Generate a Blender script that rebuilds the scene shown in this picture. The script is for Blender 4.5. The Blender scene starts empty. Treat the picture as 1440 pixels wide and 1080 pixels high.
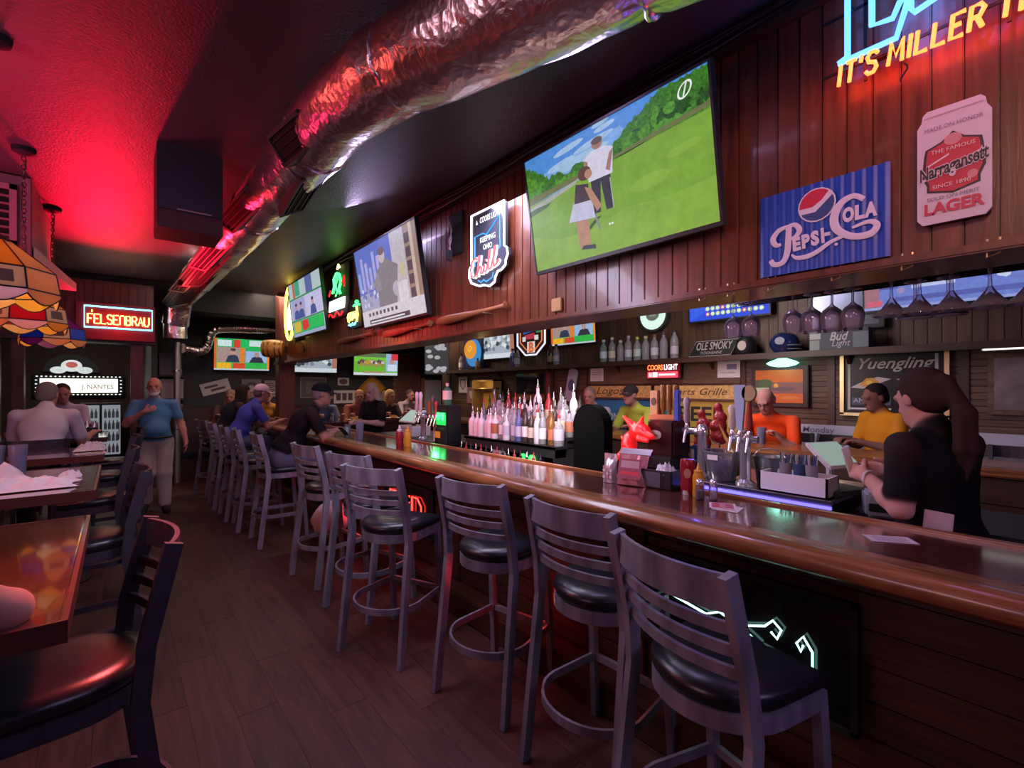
import bpy, bmesh, math, random
import numpy as np
from mathutils import Vector, Matrix, noise
random.seed(7)
PI = math.pi
SC = bpy.context.scene
COL = SC.collection

# ------------------------------------------------------------------ camera, world, lights, exposure
cam_d = bpy.data.cameras.new('camera')
cam_d.sensor_fit = 'HORIZONTAL'
cam_d.sensor_width = 36.0
cam_d.lens = 36.0 * 670.0 / 1440.0
cam_d.shift_y = 7.0 / 1440.0
cam_d.clip_start = 0.05
cam = bpy.data.objects.new('camera', cam_d)
COL.objects.link(cam)
cam.location = (0, 0, 1.6)
cam.rotation_euler = (PI / 2, 0, -math.radians(39.6))
SC.camera = cam

wd = bpy.data.worlds.new('world')
SC.world = wd
wd.use_nodes = True
wd.node_tree.nodes['Background'].inputs[0].default_value = (0.30, 0.20, 0.42, 1)
wd.node_tree.nodes['Background'].inputs[1].default_value = 0.05

SC.view_settings.view_transform = 'Standard'
SC.view_settings.look = 'None'
SC.view_settings.gamma = 1
SC.view_settings.use_curve_mapping = False
SC.view_settings.exposure = 0.18
SC.cycles.max_bounces = 6
SC.cycles.diffuse_bounces = 3
SC.cycles.glossy_bounces = 4
SC.cycles.transmission_bounces = 6
SC.cycles.transparent_max_bounces = 10
SC.cycles.caustics_reflective = False
SC.cycles.caustics_refractive = False
SC.cycles.sample_clamp_indirect = 4.0

def lamp(name, kind, loc, color, energy, size=0.3, aim=None, spot=None):
    l = bpy.data.lights.new(name, kind)
    l.color = color
    l.energy = energy
    if kind == 'AREA':
        if isinstance(size, tuple):
            l.shape = 'RECTANGLE'; l.size = size[0]; l.size_y = size[1]
        else:
            l.size = size
    elif kind == 'SPOT':
        l.shadow_soft_size = size; l.spot_size = math.radians(spot or 80); l.spot_blend = 0.9
    else:
        l.shadow_soft_size = size
    o = bpy.data.objects.new(name, l)
    COL.objects.link(o)
    o.location = loc
    if aim is not None:
        o.rotation_euler = (Vector(aim) - Vector(loc)).to_track_quat('-Z', 'Y').to_euler()
    return o

# lamps without fixtures: red ceiling wash on the left, lights over the bar, added fills
lamp('rear_violet_fill', 'AREA', (0.9, -1.9, 3.0), (0.66, 0.48, 1.0), 30, (2.4, 0.8), (1.3, 4.0, 0.6))  # unseen violet light added behind the camera to brighten the stools
lamp('bar_violet_fill', 'AREA', (1.95, 1.7, 3.12), (0.66, 0.46, 1.0), 30, (0.15, 2.2), (1.15, 1.7, 0.6))  # added overhead light, lifts stool backs and arm rail
lamp('bar_violet_fill_far', 'AREA', (1.95, 4.4, 3.12), (0.74, 0.58, 1.0), 46, (0.15, 2.6), (1.0, 4.0, 0.6))  # second added overhead light, for the stools farther along
lamp('left_pink_fill', 'AREA', (-3.9, 1.2, 2.2), (1.0, 0.50, 0.62), 34, (1.6, 1.0), (2.2, 3.0, 2.0))  # pinkish light added at left for the duct's bright streak, no window built
lamp('red_ceiling_wash', 'SPOT', (-0.15, 7.6, 2.35), (1.0, 0.004, 0.035), 310, 0.1, (0.0, 6.5, 3.26), 90)
lamp('red_ceiling_wash_near', 'SPOT', (-0.9, 4.9, 2.1), (1.0, 0.03, 0.14), 60, 0.1, (-0.5, 4.4, 3.26), 120)
lamp('pink_ceiling_wash', 'SPOT', (-2.0, 2.6, 1.9), (1.0, 0.18, 0.42), 70, 0.15, (-1.5, 3.4, 3.26), 110)
lamp('near_seat_red_fill', 'SPOT', (0.55, 2.7, 2.6), (1.0, 0.05, 0.02), 300, 0.12, (0.0, 1.80, 0.8), 34)  # added spot that reddens the near stool's seat
lamp('aisle_red_fill', 'AREA', (-1.4, 3.6, 2.5), (1.0, 0.10, 0.08), 15, (0.5, 2.0), (0.7, 2.8, 0.0))  # unseen red area light added on the left
lamp('fascia_red_light', 'SPOT', (0.2, 4.6, 2.2), (1.0, 0.06, 0.14), 230, 0.15, (2.2, 4.4, 2.10), 62)
lamp('back_bar_light', 'AREA', (2.80, 2.6, 3.22), (0.76, 0.72, 1.0), 105, (0.4, 5.5), (3.9, 2.6, 0.6))
lamp('back_wall_fill', 'AREA', (4.45, 2.6, 3.22), (1.0, 0.86, 0.82), 95, (0.4, 6.0), (5.8, 2.6, 1.5))  # added light to lift the dim back wall
lamp('header_warm_fill', 'SPOT', (0.2, -0.2, 2.9), (1.0, 0.50, 0.36), 62, 0.15, (2.2, 0.75, 2.55), 75)  # added warm spot, brightens the near end of the header
lamp('far_room_light', 'AREA', (3.6, 8.9, 3.2), (1.0, 0.76, 0.62), 80, (3.6, 0.6), (3.6, 9.6, 0))
lamp('far_aisle_light', 'AREA', (0.9, 7.0, 3.2), (1.0, 0.76, 0.74), 30, (0.6, 0.6), (0.6, 7.7, 0.6))
lamp('back_room_light', 'AREA', (-0.6, 10.8, 2.9), (1.0, 0.85, 0.8), 16, (1.0, 1.0), (-0.6, 11.0, 0))

# ------------------------------------------------------------------ materials
MATS = {}
def mat(name, color=(0.5, 0.5, 0.5), rough=0.5, metal=0.0, emit=None, strength=0.0, bump=0.0, bscale=40.0,
        var=0.0, vscale=8.0, coat=0.0, trans=0.0, ior=1.45, alpha=1.0, spec=0.5, stretch=None):
    if name in MATS:
        return MATS[name]
    m = bpy.data.materials.new(name)
    m.use_nodes = True
    nt = m.node_tree
    p = nt.nodes['Principled BSDF']
    c4 = (color[0], color[1], color[2], 1)
    p.inputs['Base Color'].default_value = c4
    p.inputs['Roughness'].default_value = rough
    p.inputs['Metallic'].default_value = metal
    p.inputs['Specular IOR Level'].default_value = spec
    p.inputs['Coat Weight'].default_value = coat
    p.inputs['Coat Roughness'].default_value = 0.12
    p.inputs['Transmission Weight'].default_value = trans
    p.inputs['IOR'].default_value = ior
    p.inputs['Alpha'].default_value = alpha
    if emit is not None:
        p.inputs['Emission Color'].default_value = (emit[0], emit[1], emit[2], 1)
        p.inputs['Emission Strength'].default_value = strength
    if var > 0 or bump > 0:
        tc = nt.nodes.new('ShaderNodeTexCoord')
        mp = nt.nodes.new('ShaderNodeMapping')
        if stretch:
            mp.inputs['Scale'].default_value = stretch
        nt.links.new(tc.outputs['Object'], mp.inputs['Vector'])
        if var > 0:
            n = nt.nodes.new('ShaderNodeTexNoise')
            n.inputs['Scale'].default_value = vscale
            n.inputs['Detail'].default_value = 6
            nt.links.new(mp.outputs[0], n.inputs['Vector'])
            r = nt.nodes.new('ShaderNodeValToRGB')
            r.color_ramp.elements[0].position = 0.3
            r.color_ramp.elements[1].position = 0.7
            r.color_ramp.elements[0].color = tuple(max(0, v * (1 - var)) for v in color) + (1,)
            r.color_ramp.elements[1].color = tuple(min(1, v * (1 + var)) for v in color) + (1,)
            nt.links.new(n.outputs['Fac'], r.inputs['Fac'])
            nt.links.new(r.outputs[0], p.inputs['Base Color'])
        if bump > 0:
            n2 = nt.nodes.new('ShaderNodeTexNoise')
            n2.inputs['Scale'].default_value = bscale
            n2.inputs['Detail'].default_value = 4
            nt.links.new(mp.outputs[0], n2.inputs['Vector'])
            b = nt.nodes.new('ShaderNodeBump')
            b.inputs['Strength'].default_value = bump
            b.inputs['Distance'].default_value = 0.02
            nt.links.new(n2.outputs['Fac'], b.inputs['Height'])
            nt.links.new(b.outputs[0], p.inputs['Normal'])
    MATS[name] = m
    return m

def wood(name, c1, c2, rough=0.4, axis='Z', scale=1.0, coat=0.0, jitter=0.25, spec=0.5, grain=26.0):
    """streaky grain running along the given object axis; every board gets its own tone from Object Info"""
    if name in MATS:
        return MATS[name]
    m = bpy.data.materials.new(name)
    m.use_nodes = True
    nt = m.node_tree
    L = nt.links.new
    p = nt.nodes['Principled BSDF']
    p.inputs['Roughness'].default_value = rough
    p.inputs['Coat Weight'].default_value = coat
    p.inputs['Coat Roughness'].default_value = 0.08
    p.inputs['Specular IOR Level'].default_value = spec
    tc = nt.nodes.new('ShaderNodeTexCoord')
    oi = nt.nodes.new('ShaderNodeObjectInfo')
    vm = nt.nodes.new('ShaderNodeVectorMath'); vm.operation = 'MULTIPLY_ADD'
    vm.inputs[1].default_value = (1, 1, 1)
    cmb = nt.nodes.new('ShaderNodeMath'); cmb.operation = 'MULTIPLY'; cmb.inputs[1].default_value = 37.0
    L(oi.outputs['Random'], cmb.inputs[0])
    L(tc.outputs['Object'], vm.inputs[0])
    L(cmb.outputs[0], vm.inputs[2])
    mp = nt.nodes.new('ShaderNodeMapping')
    s = {'X': (0.09, 1, 1), 'Y': (1, 0.09, 1), 'Z': (1, 1, 0.09)}[axis]
    mp.inputs['Scale'].default_value = tuple(v * scale for v in s)
    L(vm.outputs[0], mp.inputs['Vector'])
    n = nt.nodes.new('ShaderNodeTexNoise')
    n.inputs['Scale'].default_value = grain
    n.inputs['Detail'].default_value = 8
    n.inputs['Roughness'].default_value = 0.65
    n.inputs['Distortion'].default_value = 0.6
    L(mp.outputs[0], n.inputs['Vector'])
    r = nt.nodes.new('ShaderNodeValToRGB')
    r.color_ramp.elements[0].position = 0.32
    r.color_ramp.elements[1].position = 0.68
    r.color_ramp.elements[0].color = c1 + (1,)
    r.color_ramp.elements[1].color = c2 + (1,)
    L(n.outputs['Fac'], r.inputs['Fac'])
    hv = nt.nodes.new('ShaderNodeHueSaturation')
    mr = nt.nodes.new('ShaderNodeMapRange')
    mr.inputs['To Min'].default_value = 1 - jitter
    mr.inputs['To Max'].default_value = 1 + jitter
    L(oi.outputs['Random'], mr.inputs['Value'])
    L(mr.outputs[0], hv.inputs['Value'])
    L(r.outputs[0], hv.inputs['Color'])
    L(hv.outputs[0], p.inputs['Base Color'])
    b = nt.nodes.new('ShaderNodeBump')
    b.inputs['Strength'].default_value = 0.12
    b.inputs['Distance'].default_value = 0.01
    L(n.outputs['Fac'], b.inputs['Height'])
    L(b.outputs[0], p.inputs['Normal'])
    MATS[name] = m
    return m

def glow(color, strength):
    key = 'glow_%.3f_%.3f_%.3f_%.2f' % (color[0], color[1], color[2], strength)
    return mat(key, (0.02, 0.02, 0.02), 0.4, 0, color, strength)

def screen_glow(color, strength, amount=0.22, scale=22.0):
    """light of a screen, with the mottled tone of a broadcast picture"""
    key = 'screen_%.3f_%.3f_%.3f_%.2f_%.2f' % (color[0], color[1], color[2], strength, amount)
    if key in MATS: return MATS[key]
    m = glow(color, strength).copy(); m.name = key
    nt = m.node_tree; p = nt.nodes['Principled BSDF']
    p.inputs['Roughness'].default_value = 0.5; p.inputs['Specular IOR Level'].default_value = 0.2
    tc = nt.nodes.new('ShaderNodeTexCoord'); n = nt.nodes.new('ShaderNodeTexNoise')
    n.inputs['Scale'].default_value = scale; n.inputs['Detail'].default_value = 8; n.inputs['Roughness'].default_value = 0.7
    mr = nt.nodes.new('ShaderNodeMapRange'); mr.inputs['From Min'].default_value = 0.3; mr.inputs['From Max'].default_value = 0.7
    mr.inputs['To Min'].default_value = strength * (1 - amount); mr.inputs['To Max'].default_value = strength * (1 + amount)
    nt.links.new(tc.outputs['Object'], n.inputs['Vector']); nt.links.new(n.outputs['Fac'], mr.inputs['Value']); nt.links.new(mr.outputs[0], p.inputs['Emission Strength'])
    MATS[key] = m
    return m
def flat(color, rough=0.6):
    key = 'paint_%.3f_%.3f_%.3f_%.2f' % (color[0], color[1], color[2], rough)
    return mat(key, color, rough)

def vcol(name='painted_cloth_and_skin', rough=0.75):
    if name in MATS:
        return MATS[name]
    m = bpy.data.materials.new(name); m.use_nodes = True
    nt = m.node_tree
    p = nt.nodes['Principled BSDF']
    p.inputs['Roughness'].default_value = rough
    p.inputs['Specular IOR Level'].default_value = 0.12
    a = nt.nodes.new('ShaderNodeAttribute'); a.attribute_name = 'tone'
    nt.links.new(a.outputs['Color'], p.inputs['Base Color'])
    MATS[name] = m
    return m

W_FASCIA = wood('red_brown_board_wood', (0.075, 0.018, 0.010), (0.19, 0.050, 0.022), 0.33, 'Z', coat=0.25, jitter=0.22)
W_BACK = wood('dull_brown_board_wood', (0.055, 0.026, 0.016), (0.12, 0.062, 0.036), 0.5, 'Z', jitter=0.2)
W_SLAT = wood('weathered_slat_wood', (0.06, 0.032, 0.02), (0.15, 0.088, 0.055), 0.55, 'Y', jitter=0.2)
W_OAK = wood('oak_arm_rail_wood', (0.12, 0.036, 0.012), (0.40, 0.145, 0.048), 0.32, 'Y', coat=0.4, jitter=0.0, grain=34)
W_TOP = wood('glossy_dark_bar_wood', (0.055, 0.014, 0.010), (0.12, 0.032, 0.019), 0.16, 'Y', coat=1.0, jitter=0.0)
W_TOP.node_tree.nodes['Principled BSDF'].inputs['Coat IOR'].default_value = 1.9
W_FRONT = wood('dark_bar_front_wood', (0.034, 0.010, 0.007), (0.085, 0.024, 0.013), 0.42, 'Y', coat=0.1, jitter=0.2)
W_DARK = wood('dark_stained_wood', (0.028, 0.012, 0.008), (0.062, 0.026, 0.016), 0.45, 'Y', jitter=0.1)
W_DARKX = wood('dark_stained_cross_wood', (0.028, 0.012, 0.008), (0.062, 0.026, 0.016), 0.45, 'X', jitter=0.1)
W_POST = wood('red_post_wood', (0.07, 0.018, 0.012), (0.15, 0.042, 0.024), 0.42, 'Z', jitter=0.1)
W_FLOOR = wood('dark_floor_plank_wood', (0.034, 0.012, 0.009), (0.080, 0.028, 0.021), 0.52, 'Y', jitter=0.16, spec=0.3)
W_TABLE = wood('varnished_table_wood', (0.045, 0.013, 0.008), (0.11, 0.032, 0.016), 0.12, 'X', coat=1.0, jitter=0.1)
W_TABLE.node_tree.nodes['Principled BSDF'].inputs['Coat IOR'].default_value = 2.1; W_TABLE.node_tree.nodes['Principled BSDF'].inputs['Coat Roughness'].default_value = 0.05
W_BAT = wood('baseball_bat_wood', (0.16, 0.05, 0.02), (0.34, 0.13, 0.05), 0.35, 'X', jitter=0.15)
CEIL = mat('black_textured_ceiling_paint', (0.075, 0.068, 0.078), 0.45, bump=0.25, bscale=70)
M_STOOL = mat('gunmetal_stool_paint', (0.26, 0.235, 0.29), 0.36, 0.35, var=0.35, vscale=14, stretch=(1, 1, 0.3))
M_STOOLD = mat('dark_chair_paint', (0.05, 0.04, 0.055), 0.45, 0.4, var=0.2, vscale=14)
VINYL = mat('black_seat_vinyl', (0.012, 0.012, 0.016), 0.30, bump=0.05, bscale=200, spec=0.6)
BLACK = mat('black_plastic', (0.012, 0.012, 0.014), 0.42)
BLACKM = mat('matt_black_paint', (0.010, 0.010, 0.012), 0.75)
DGREY = mat('dark_grey_plastic', (0.05, 0.05, 0.055), 0.5)
STEEL = mat('stainless_steel', (0.62, 0.62, 0.66), 0.24, 1.0)
CHROME = mat('chrome', (0.82, 0.80, 0.88), 0.18, 0.75)
BRASS = mat('brass', (0.62, 0.48, 0.26), 0.35, 0.7)
WHITE = mat('white_plastic', (0.75, 0.73, 0.76), 0.45)
PAPER = mat('white_paper', (0.76, 0.72, 0.72), 0.8)
def thin_glass(name, tint, haze, rough=0.05):
    """clear ware: see-through with bright edges and a little milkiness"""
    m = bpy.data.materials.new(name); m.use_nodes = True
    nt = m.node_tree; nt.nodes.remove(nt.nodes['Principled BSDF']); L = nt.links.new
    tr = nt.nodes.new('ShaderNodeBsdfTransparent'); tr.inputs[0].default_value = tuple(0.6 + 0.4 * c for c in tint) + (1,)
    df = nt.nodes.new('ShaderNodeBsdfDiffuse'); df.inputs[0].default_value = tint + (1,)
    tl = nt.nodes.new('ShaderNodeBsdfTranslucent'); tl.inputs[0].default_value = tint + (1,)
    gl = nt.nodes.new('ShaderNodeBsdfGlossy'); gl.inputs['Roughness'].default_value = rough
    lw = nt.nodes.new('ShaderNodeLayerWeight'); lw.inputs[0].default_value = 0.32
    ms = [nt.nodes.new('ShaderNodeMixShader') for _ in range(3)]
    ms[0].inputs[0].default_value = 0.5; L(df.outputs[0], ms[0].inputs[1]); L(tl.outputs[0], ms[0].inputs[2])
    ad = nt.nodes.new('ShaderNodeMath'); ad.operation = 'MULTIPLY_ADD'; ad.inputs[1].default_value = 0.5; ad.inputs[2].default_value = haze
    L(lw.outputs['Facing'], ad.inputs[0]); L(ad.outputs[0], ms[1].inputs[0]); L(tr.outputs[0], ms[1].inputs[1]); L(ms[0].outputs[0], ms[1].inputs[2])
    L(lw.outputs['Fresnel'], ms[2].inputs[0]); L(ms[1].outputs[0], ms[2].inputs[1]); L(gl.outputs[0], ms[2].inputs[2])
    L(ms[2].outputs[0], nt.nodes['Material Output'].inputs[0])
    MATS[name] = m
    return m
GLASS = thin_glass('clear_glass', (0.80, 0.78, 0.90), 0.06)
FROST = thin_glass('cloudy_plastic_cup', (0.55, 0.56, 0.80), 0.42, 0.2)
LIQ = mat('clear_spirit_bottle_glass', (0.86, 0.86, 0.95), 0.08, trans=0.75, ior=1.25)
CORD = mat('black_cable_rubber', (0.008, 0.008, 0.010), 0.4)
CHAINM = mat('dark_brass_chain', (0.22, 0.13, 0.10), 0.4, 0.8)
RED = (0.62, 0.03, 0.05)

# ------------------------------------------------------------------ mesh helpers
class MB:
    """collects shapes into one mesh; set .m to choose the material slot of what follows"""
    def __init__(self):
        self.v = []; self.f = []; self.mi = []; self.m = 0; self.M = None
    def add(self, vs, fs):
        n = len(self.v)
        if self.M is not None:
            vs = [tuple(self.M @ Vector(p)) for p in vs]
        self.v += [tuple(p) for p in vs]
        for q in fs:
            self.f.append(tuple(i + n for i in q)); self.mi.append(self.m)
        return self
    def box(self, lo, hi):
        x0, y0, z0 = lo; x1, y1, z1 = hi
        vs = [(x0, y0, z0), (x1, y0, z0), (x1, y1, z0), (x0, y1, z0), (x0, y0, z1), (x1, y0, z1), (x1, y1, z1), (x0, y1, z1)]
        return self.add(vs, [(0, 3, 2, 1), (4, 5, 6, 7), (0, 1, 5, 4), (1, 2, 6, 5), (2, 3, 7, 6), (3, 0, 4, 7)])
    def bbox(self, lo, hi, b=0.005):
        """box with chamfered edges"""
        bm = bmesh.new()
        bmesh.ops.create_cube(bm, size=1.0)
        for v in bm.verts:
            v.co = Vector([(lo[i] + hi[i]) / 2 + v.co[i] * (hi[i] - lo[i]) for i in range(3)])
        bmesh.ops.bevel(bm, geom=list(bm.edges), offset=b, segments=2, affect='EDGES', clamp_overlap=True)
        bm.verts.index_update()
        vs = [tuple(v.co) for v in bm.verts]; fs = [tuple(v.index for v in f.verts) for f in bm.faces]
        bm.free()
        return self.add(vs, fs)
    def lathe(self, prof, c=(0, 0, 0), seg=16, a0=0.0, sx=1.0, sy=1.0):
        """profile of (radius, z) turned about z"""
        vs = []; fs = []; n = len(prof)
        for r, z in prof:
            for i in range(seg):
                t = a0 + 2 * PI * i / seg
                vs.append((c[0] + sx * r * math.cos(t), c[1] + sy * r * math.sin(t), c[2] + z))
        for k in range(n - 1):
            for i in range(seg):
                j = (i + 1) % seg
                fs.append((k * seg + i, k * seg + j, (k + 1) * seg + j, (k + 1) * seg + i))
        fs.append(tuple(reversed(range(seg))))
        fs.append(tuple((n - 1) * seg + i for i in range(seg)))
        return self.add(vs, fs)
    def cyl(self, p0, p1, r0, r1=None, seg=12):
        r1 = r0 if r1 is None else r1
        p0 = Vector(p0); p1 = Vector(p1)
        d = (p1 - p0).normalized()
        u = d.orthogonal().normalized(); w = d.cross(u)
        vs = []
        for p, r in ((p0, r0), (p1, r1)):
            for i in range(seg):
                t = 2 * PI * i / seg
                vs.append(tuple(p + (u * math.cos(t) + w * math.sin(t)) * r))
        fs = [(i, (i + 1) % seg, seg + (i + 1) % seg, seg + i) for i in range(seg)]
        fs += [tuple(reversed(range(seg))), tuple(range(seg, 2 * seg))]
        return self.add(vs, fs)
    def tube(self, pts, r, seg=6, closed=False):
        pts = [Vector(p) for p in pts]
        n = len(pts)
        if n < 2: return self
        vs = []; fs = []; u = None
        for k in range(n):
            a = pts[k - 1] if (k > 0 or closed) else pts[k]
            b = pts[(k + 1) % n] if (k < n - 1 or closed) else pts[k]
            d = b - a
            d = d.normalized() if d.length > 1e-9 else Vector((0, 0, 1))
            if u is None:
                u = d.orthogonal().normalized()
            else:
                u = u - d * u.dot(d)
                u = u.normalized() if u.length > 1e-6 else d.orthogonal().normalized()
            w = d.cross(u)
            rr = r[k] if isinstance(r, (list, tuple)) else r
            for i in range(seg):
                t = 2 * PI * i / seg
                vs.append(tuple(pts[k] + (u * math.cos(t) + w * math.sin(t)) * rr))
        for k in range(n if closed else n - 1):
            k2 = (k + 1) % n
            for i in range(seg):
                j = (i + 1) % seg
                fs.append((k * seg + i, k * seg + j, k2 * seg + j, k2 * seg + i))
        if not closed:
            fs.append(tuple(reversed(range(seg)))); fs.append(tuple((n - 1) * seg + i for i in range(seg)))
        return self.add(vs, fs)
    def bar(self, pts, w, h, up=(0, 0, 1)):
        """rectangular strip swept along pts: w across (sideways), h along up"""
        pts = [Vector(p) for p in pts]; up = Vector(up); n = len(pts)
        vs = []; fs = []
        for k in range(n):
            d = (pts[min(k + 1, n - 1)] - pts[max(k - 1, 0)]).normalized()
            s = d.cross(up)
            s = s.normalized() if s.length > 1e-6 else Vector((1, 0, 0))
            uu = s.cross(d).normalized()
            for a, b in ((-1, -1), (1, -1), (1, 1), (-1, 1)):
                vs.append(tuple(pts[k] + s * (a * w / 2) + uu * (b * h / 2)))
        for k in range(n - 1):
            for i in range(4):
                j = (i + 1) % 4
                fs.append((k * 4 + i, k * 4 + j, k * 4 + 4 + j, k * 4 + 4 + i))
        fs += [(3, 2, 1, 0), tuple((n - 1) * 4 + i for i in range(4))]
        return self.add(vs, fs)
    def prism(self, poly, y0, y1):
        """polygon of (x, z), front at y0 (towards -y), back at y1"""
        n = len(poly)
        vs = [(x, y0, z) for x, z in poly] + [(x, y1, z) for x, z in poly]
        fs = [tuple(range(n)), tuple(reversed(range(n, 2 * n)))]
        fs += [(i, n + i, n + (i + 1) % n, (i + 1) % n) for i in range(n)]
        return self.add(vs, fs)
    def slab(self, poly, z0, z1):
        n = len(poly)
        vs = [(x, y, z0) for x, y in poly] + [(x, y, z1) for x, y in poly]
        fs = [tuple(reversed(range(n))), tuple(range(n, 2 * n))]
        fs += [(i, (i + 1) % n, n + (i + 1) % n, n + i) for i in range(n)]
        return self.add(vs, fs)
    def build(self, name, m, parent=None, smooth=False, loc=None, rot=None, fix=True):
        me = bpy.data.meshes.new(name)
        me.from_pydata(self.v, [], self.f)
        ms = m if isinstance(m, (list, tuple)) else [m]
        for q in ms: me.materials.append(q)
        if len(ms) > 1:
            me.polygons.foreach_set('material_index', self.mi)
        if fix:
            bm = bmesh.new(); bm.from_mesh(me)
            bmesh.ops.recalc_face_normals(bm, faces=list(bm.faces))
            bm.to_mesh(me); bm.free()
        if smooth:
            me.polygons.foreach_set('use_smooth', [True] * len(me.polygons))
            try:
                me.set_sharp_from_angle(angle=math.radians(50))
            except Exception:
                pass
        me.update()
        return link(name, me, parent, loc, rot)

def link(name, me, parent=None, loc=None, rot=None):
    o = bpy.data.objects.new(name, me)
    COL.objects.link(o)
    if parent is not None: o.parent = parent
    if loc is not None: o.location = loc
    if rot is not None: o.rotation_euler = rot
    return o

def tag(o, label, cat, group=None, kind=None):
    o['label'] = label; o['category'] = cat
    if group: o['group'] = group
    if kind: o['kind'] = kind
    return o

def thing(name, label, cat, loc=(0, 0, 0), rz=0.0, group=None, tilt=0.0, roll=0.0):
    o = bpy.data.objects.new(name, None)
    COL.objects.link(o)
    o.empty_display_size = 0.05
    o.location = loc; o.rotation_euler = (tilt, roll, rz)
    return tag(o, label, cat, group)

def struct(o):
    o['kind'] = 'structure'
    return o

def dup(root, loc, rz=None, label=None, group=None, sc=None):
    r = root.copy(); COL.objects.link(r); r.location = loc
    if rz is not None: r.rotation_euler = (root.rotation_euler[0], root.rotation_euler[1], rz)
    if label: r['label'] = label
    if group: r['group'] = group
    if sc: r.scale = (sc, sc, sc)
    for ch in list(root.children):
        c = ch.copy(); COL.objects.link(c); c.parent = r
        for g in list(ch.children):
            d = g.copy(); COL.objects.link(d); d.parent = c
    return r

WALL = -PI / 2          # faces -X
def text_mb(mb, s, size, x=0.0, z=0.0, y=0.0, depth=0.002, align='CENTER', shear=0.0, bold=0.0, wid=None, sx=1.0, rot=0.0):
    """adds upright lettering to a mesh: baseline at z, front face at y towards -y"""
    cu = bpy.data.curves.new('lettering', 'FONT')
    cu.body = s; cu.size = size; cu.align_x = align; cu.shear = shear; cu.offset = bold
    cu.resolution_u = 3
    o = bpy.data.objects.new('lettering', cu)
    COL.objects.link(o)
    dg = bpy.context.evaluated_depsgraph_get()
    dg.update()
    me = bpy.data.meshes.new_from_object(o.evaluated_get(dg))
    vs = [v.co.copy() for v in me.vertices]
    fs = [tuple(p.vertices) for p in me.polygons]
    bpy.data.objects.remove(o); bpy.data.curves.remove(cu); bpy.data.meshes.remove(me)
    if not vs: return mb
    k = sx
    if wid:
        x0 = min(v.x for v in vs); x1 = max(v.x for v in vs)
        k = wid / (x1 - x0)
    cr, sr = math.cos(rot), math.sin(rot)
    mb.add([(x + v.x * k * cr - v.y * sr, y, z + v.y * cr + v.x * k * sr) for v in vs], fs)
    return mb

def ellipse(cx, cz, rx, rz, n=18, a0=0.0, a1=2 * PI, rot=0.0):
    out = []
    full = abs(a1 - a0 - 2 * PI) < 1e-6
    for i in range(n if full else n + 1):
        t = a0 + (a1 - a0) * i / n
        x, z = rx * math.cos(t), rz * math.sin(t)
        out.append((cx + x * math.cos(rot) - z * math.sin(rot), cz + x * math.sin(rot) + z * math.cos(rot)))
    return out
def rect(x0, z0, x1, z1): return [(x0, z0), (x1, z0), (x1, z1), (x0, z1)]

SCREEN_TONE = {}
def picture(name, parent, w, h, layers, y=0.0, emit=None, z0=0.0, texts=(), step=0.0004):
    step = min(step, 0.006 / max(1, len(layers)))
    """flat print or screen image, layers of (polygon in 0..1, colour) over a w x h panel centred on x"""
    mb = MB(); ms = []; idx = {}
    def slot(c):
        if c not in idx:
            idx[c] = len(ms)
            ms.append((screen_glow(c, emit, *(SCREEN_TONE.get(c, (0.16, 22.0))))) if emit else flat(c, 0.45))
        return idx[c]
    for k, (poly, c) in enumerate(layers):
        mb.m = slot(c)
        yy = y - step * k
        pts = [((u - 0.5) * w, yy, z0 + v * h) for u, v in poly]
        mb.add(pts, [tuple(range(len(pts)))])
    for q, (s, size, u, v, c, kw) in enumerate(texts):
        mb.m = slot(c)
        text_mb(mb, s, size, (u - 0.5) * w, z0 + v * h, y - step * (len(layers) + 1) - 0.0003 * (q + 1), **kw)
    return mb.build(name, ms, parent, fix=False)

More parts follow.
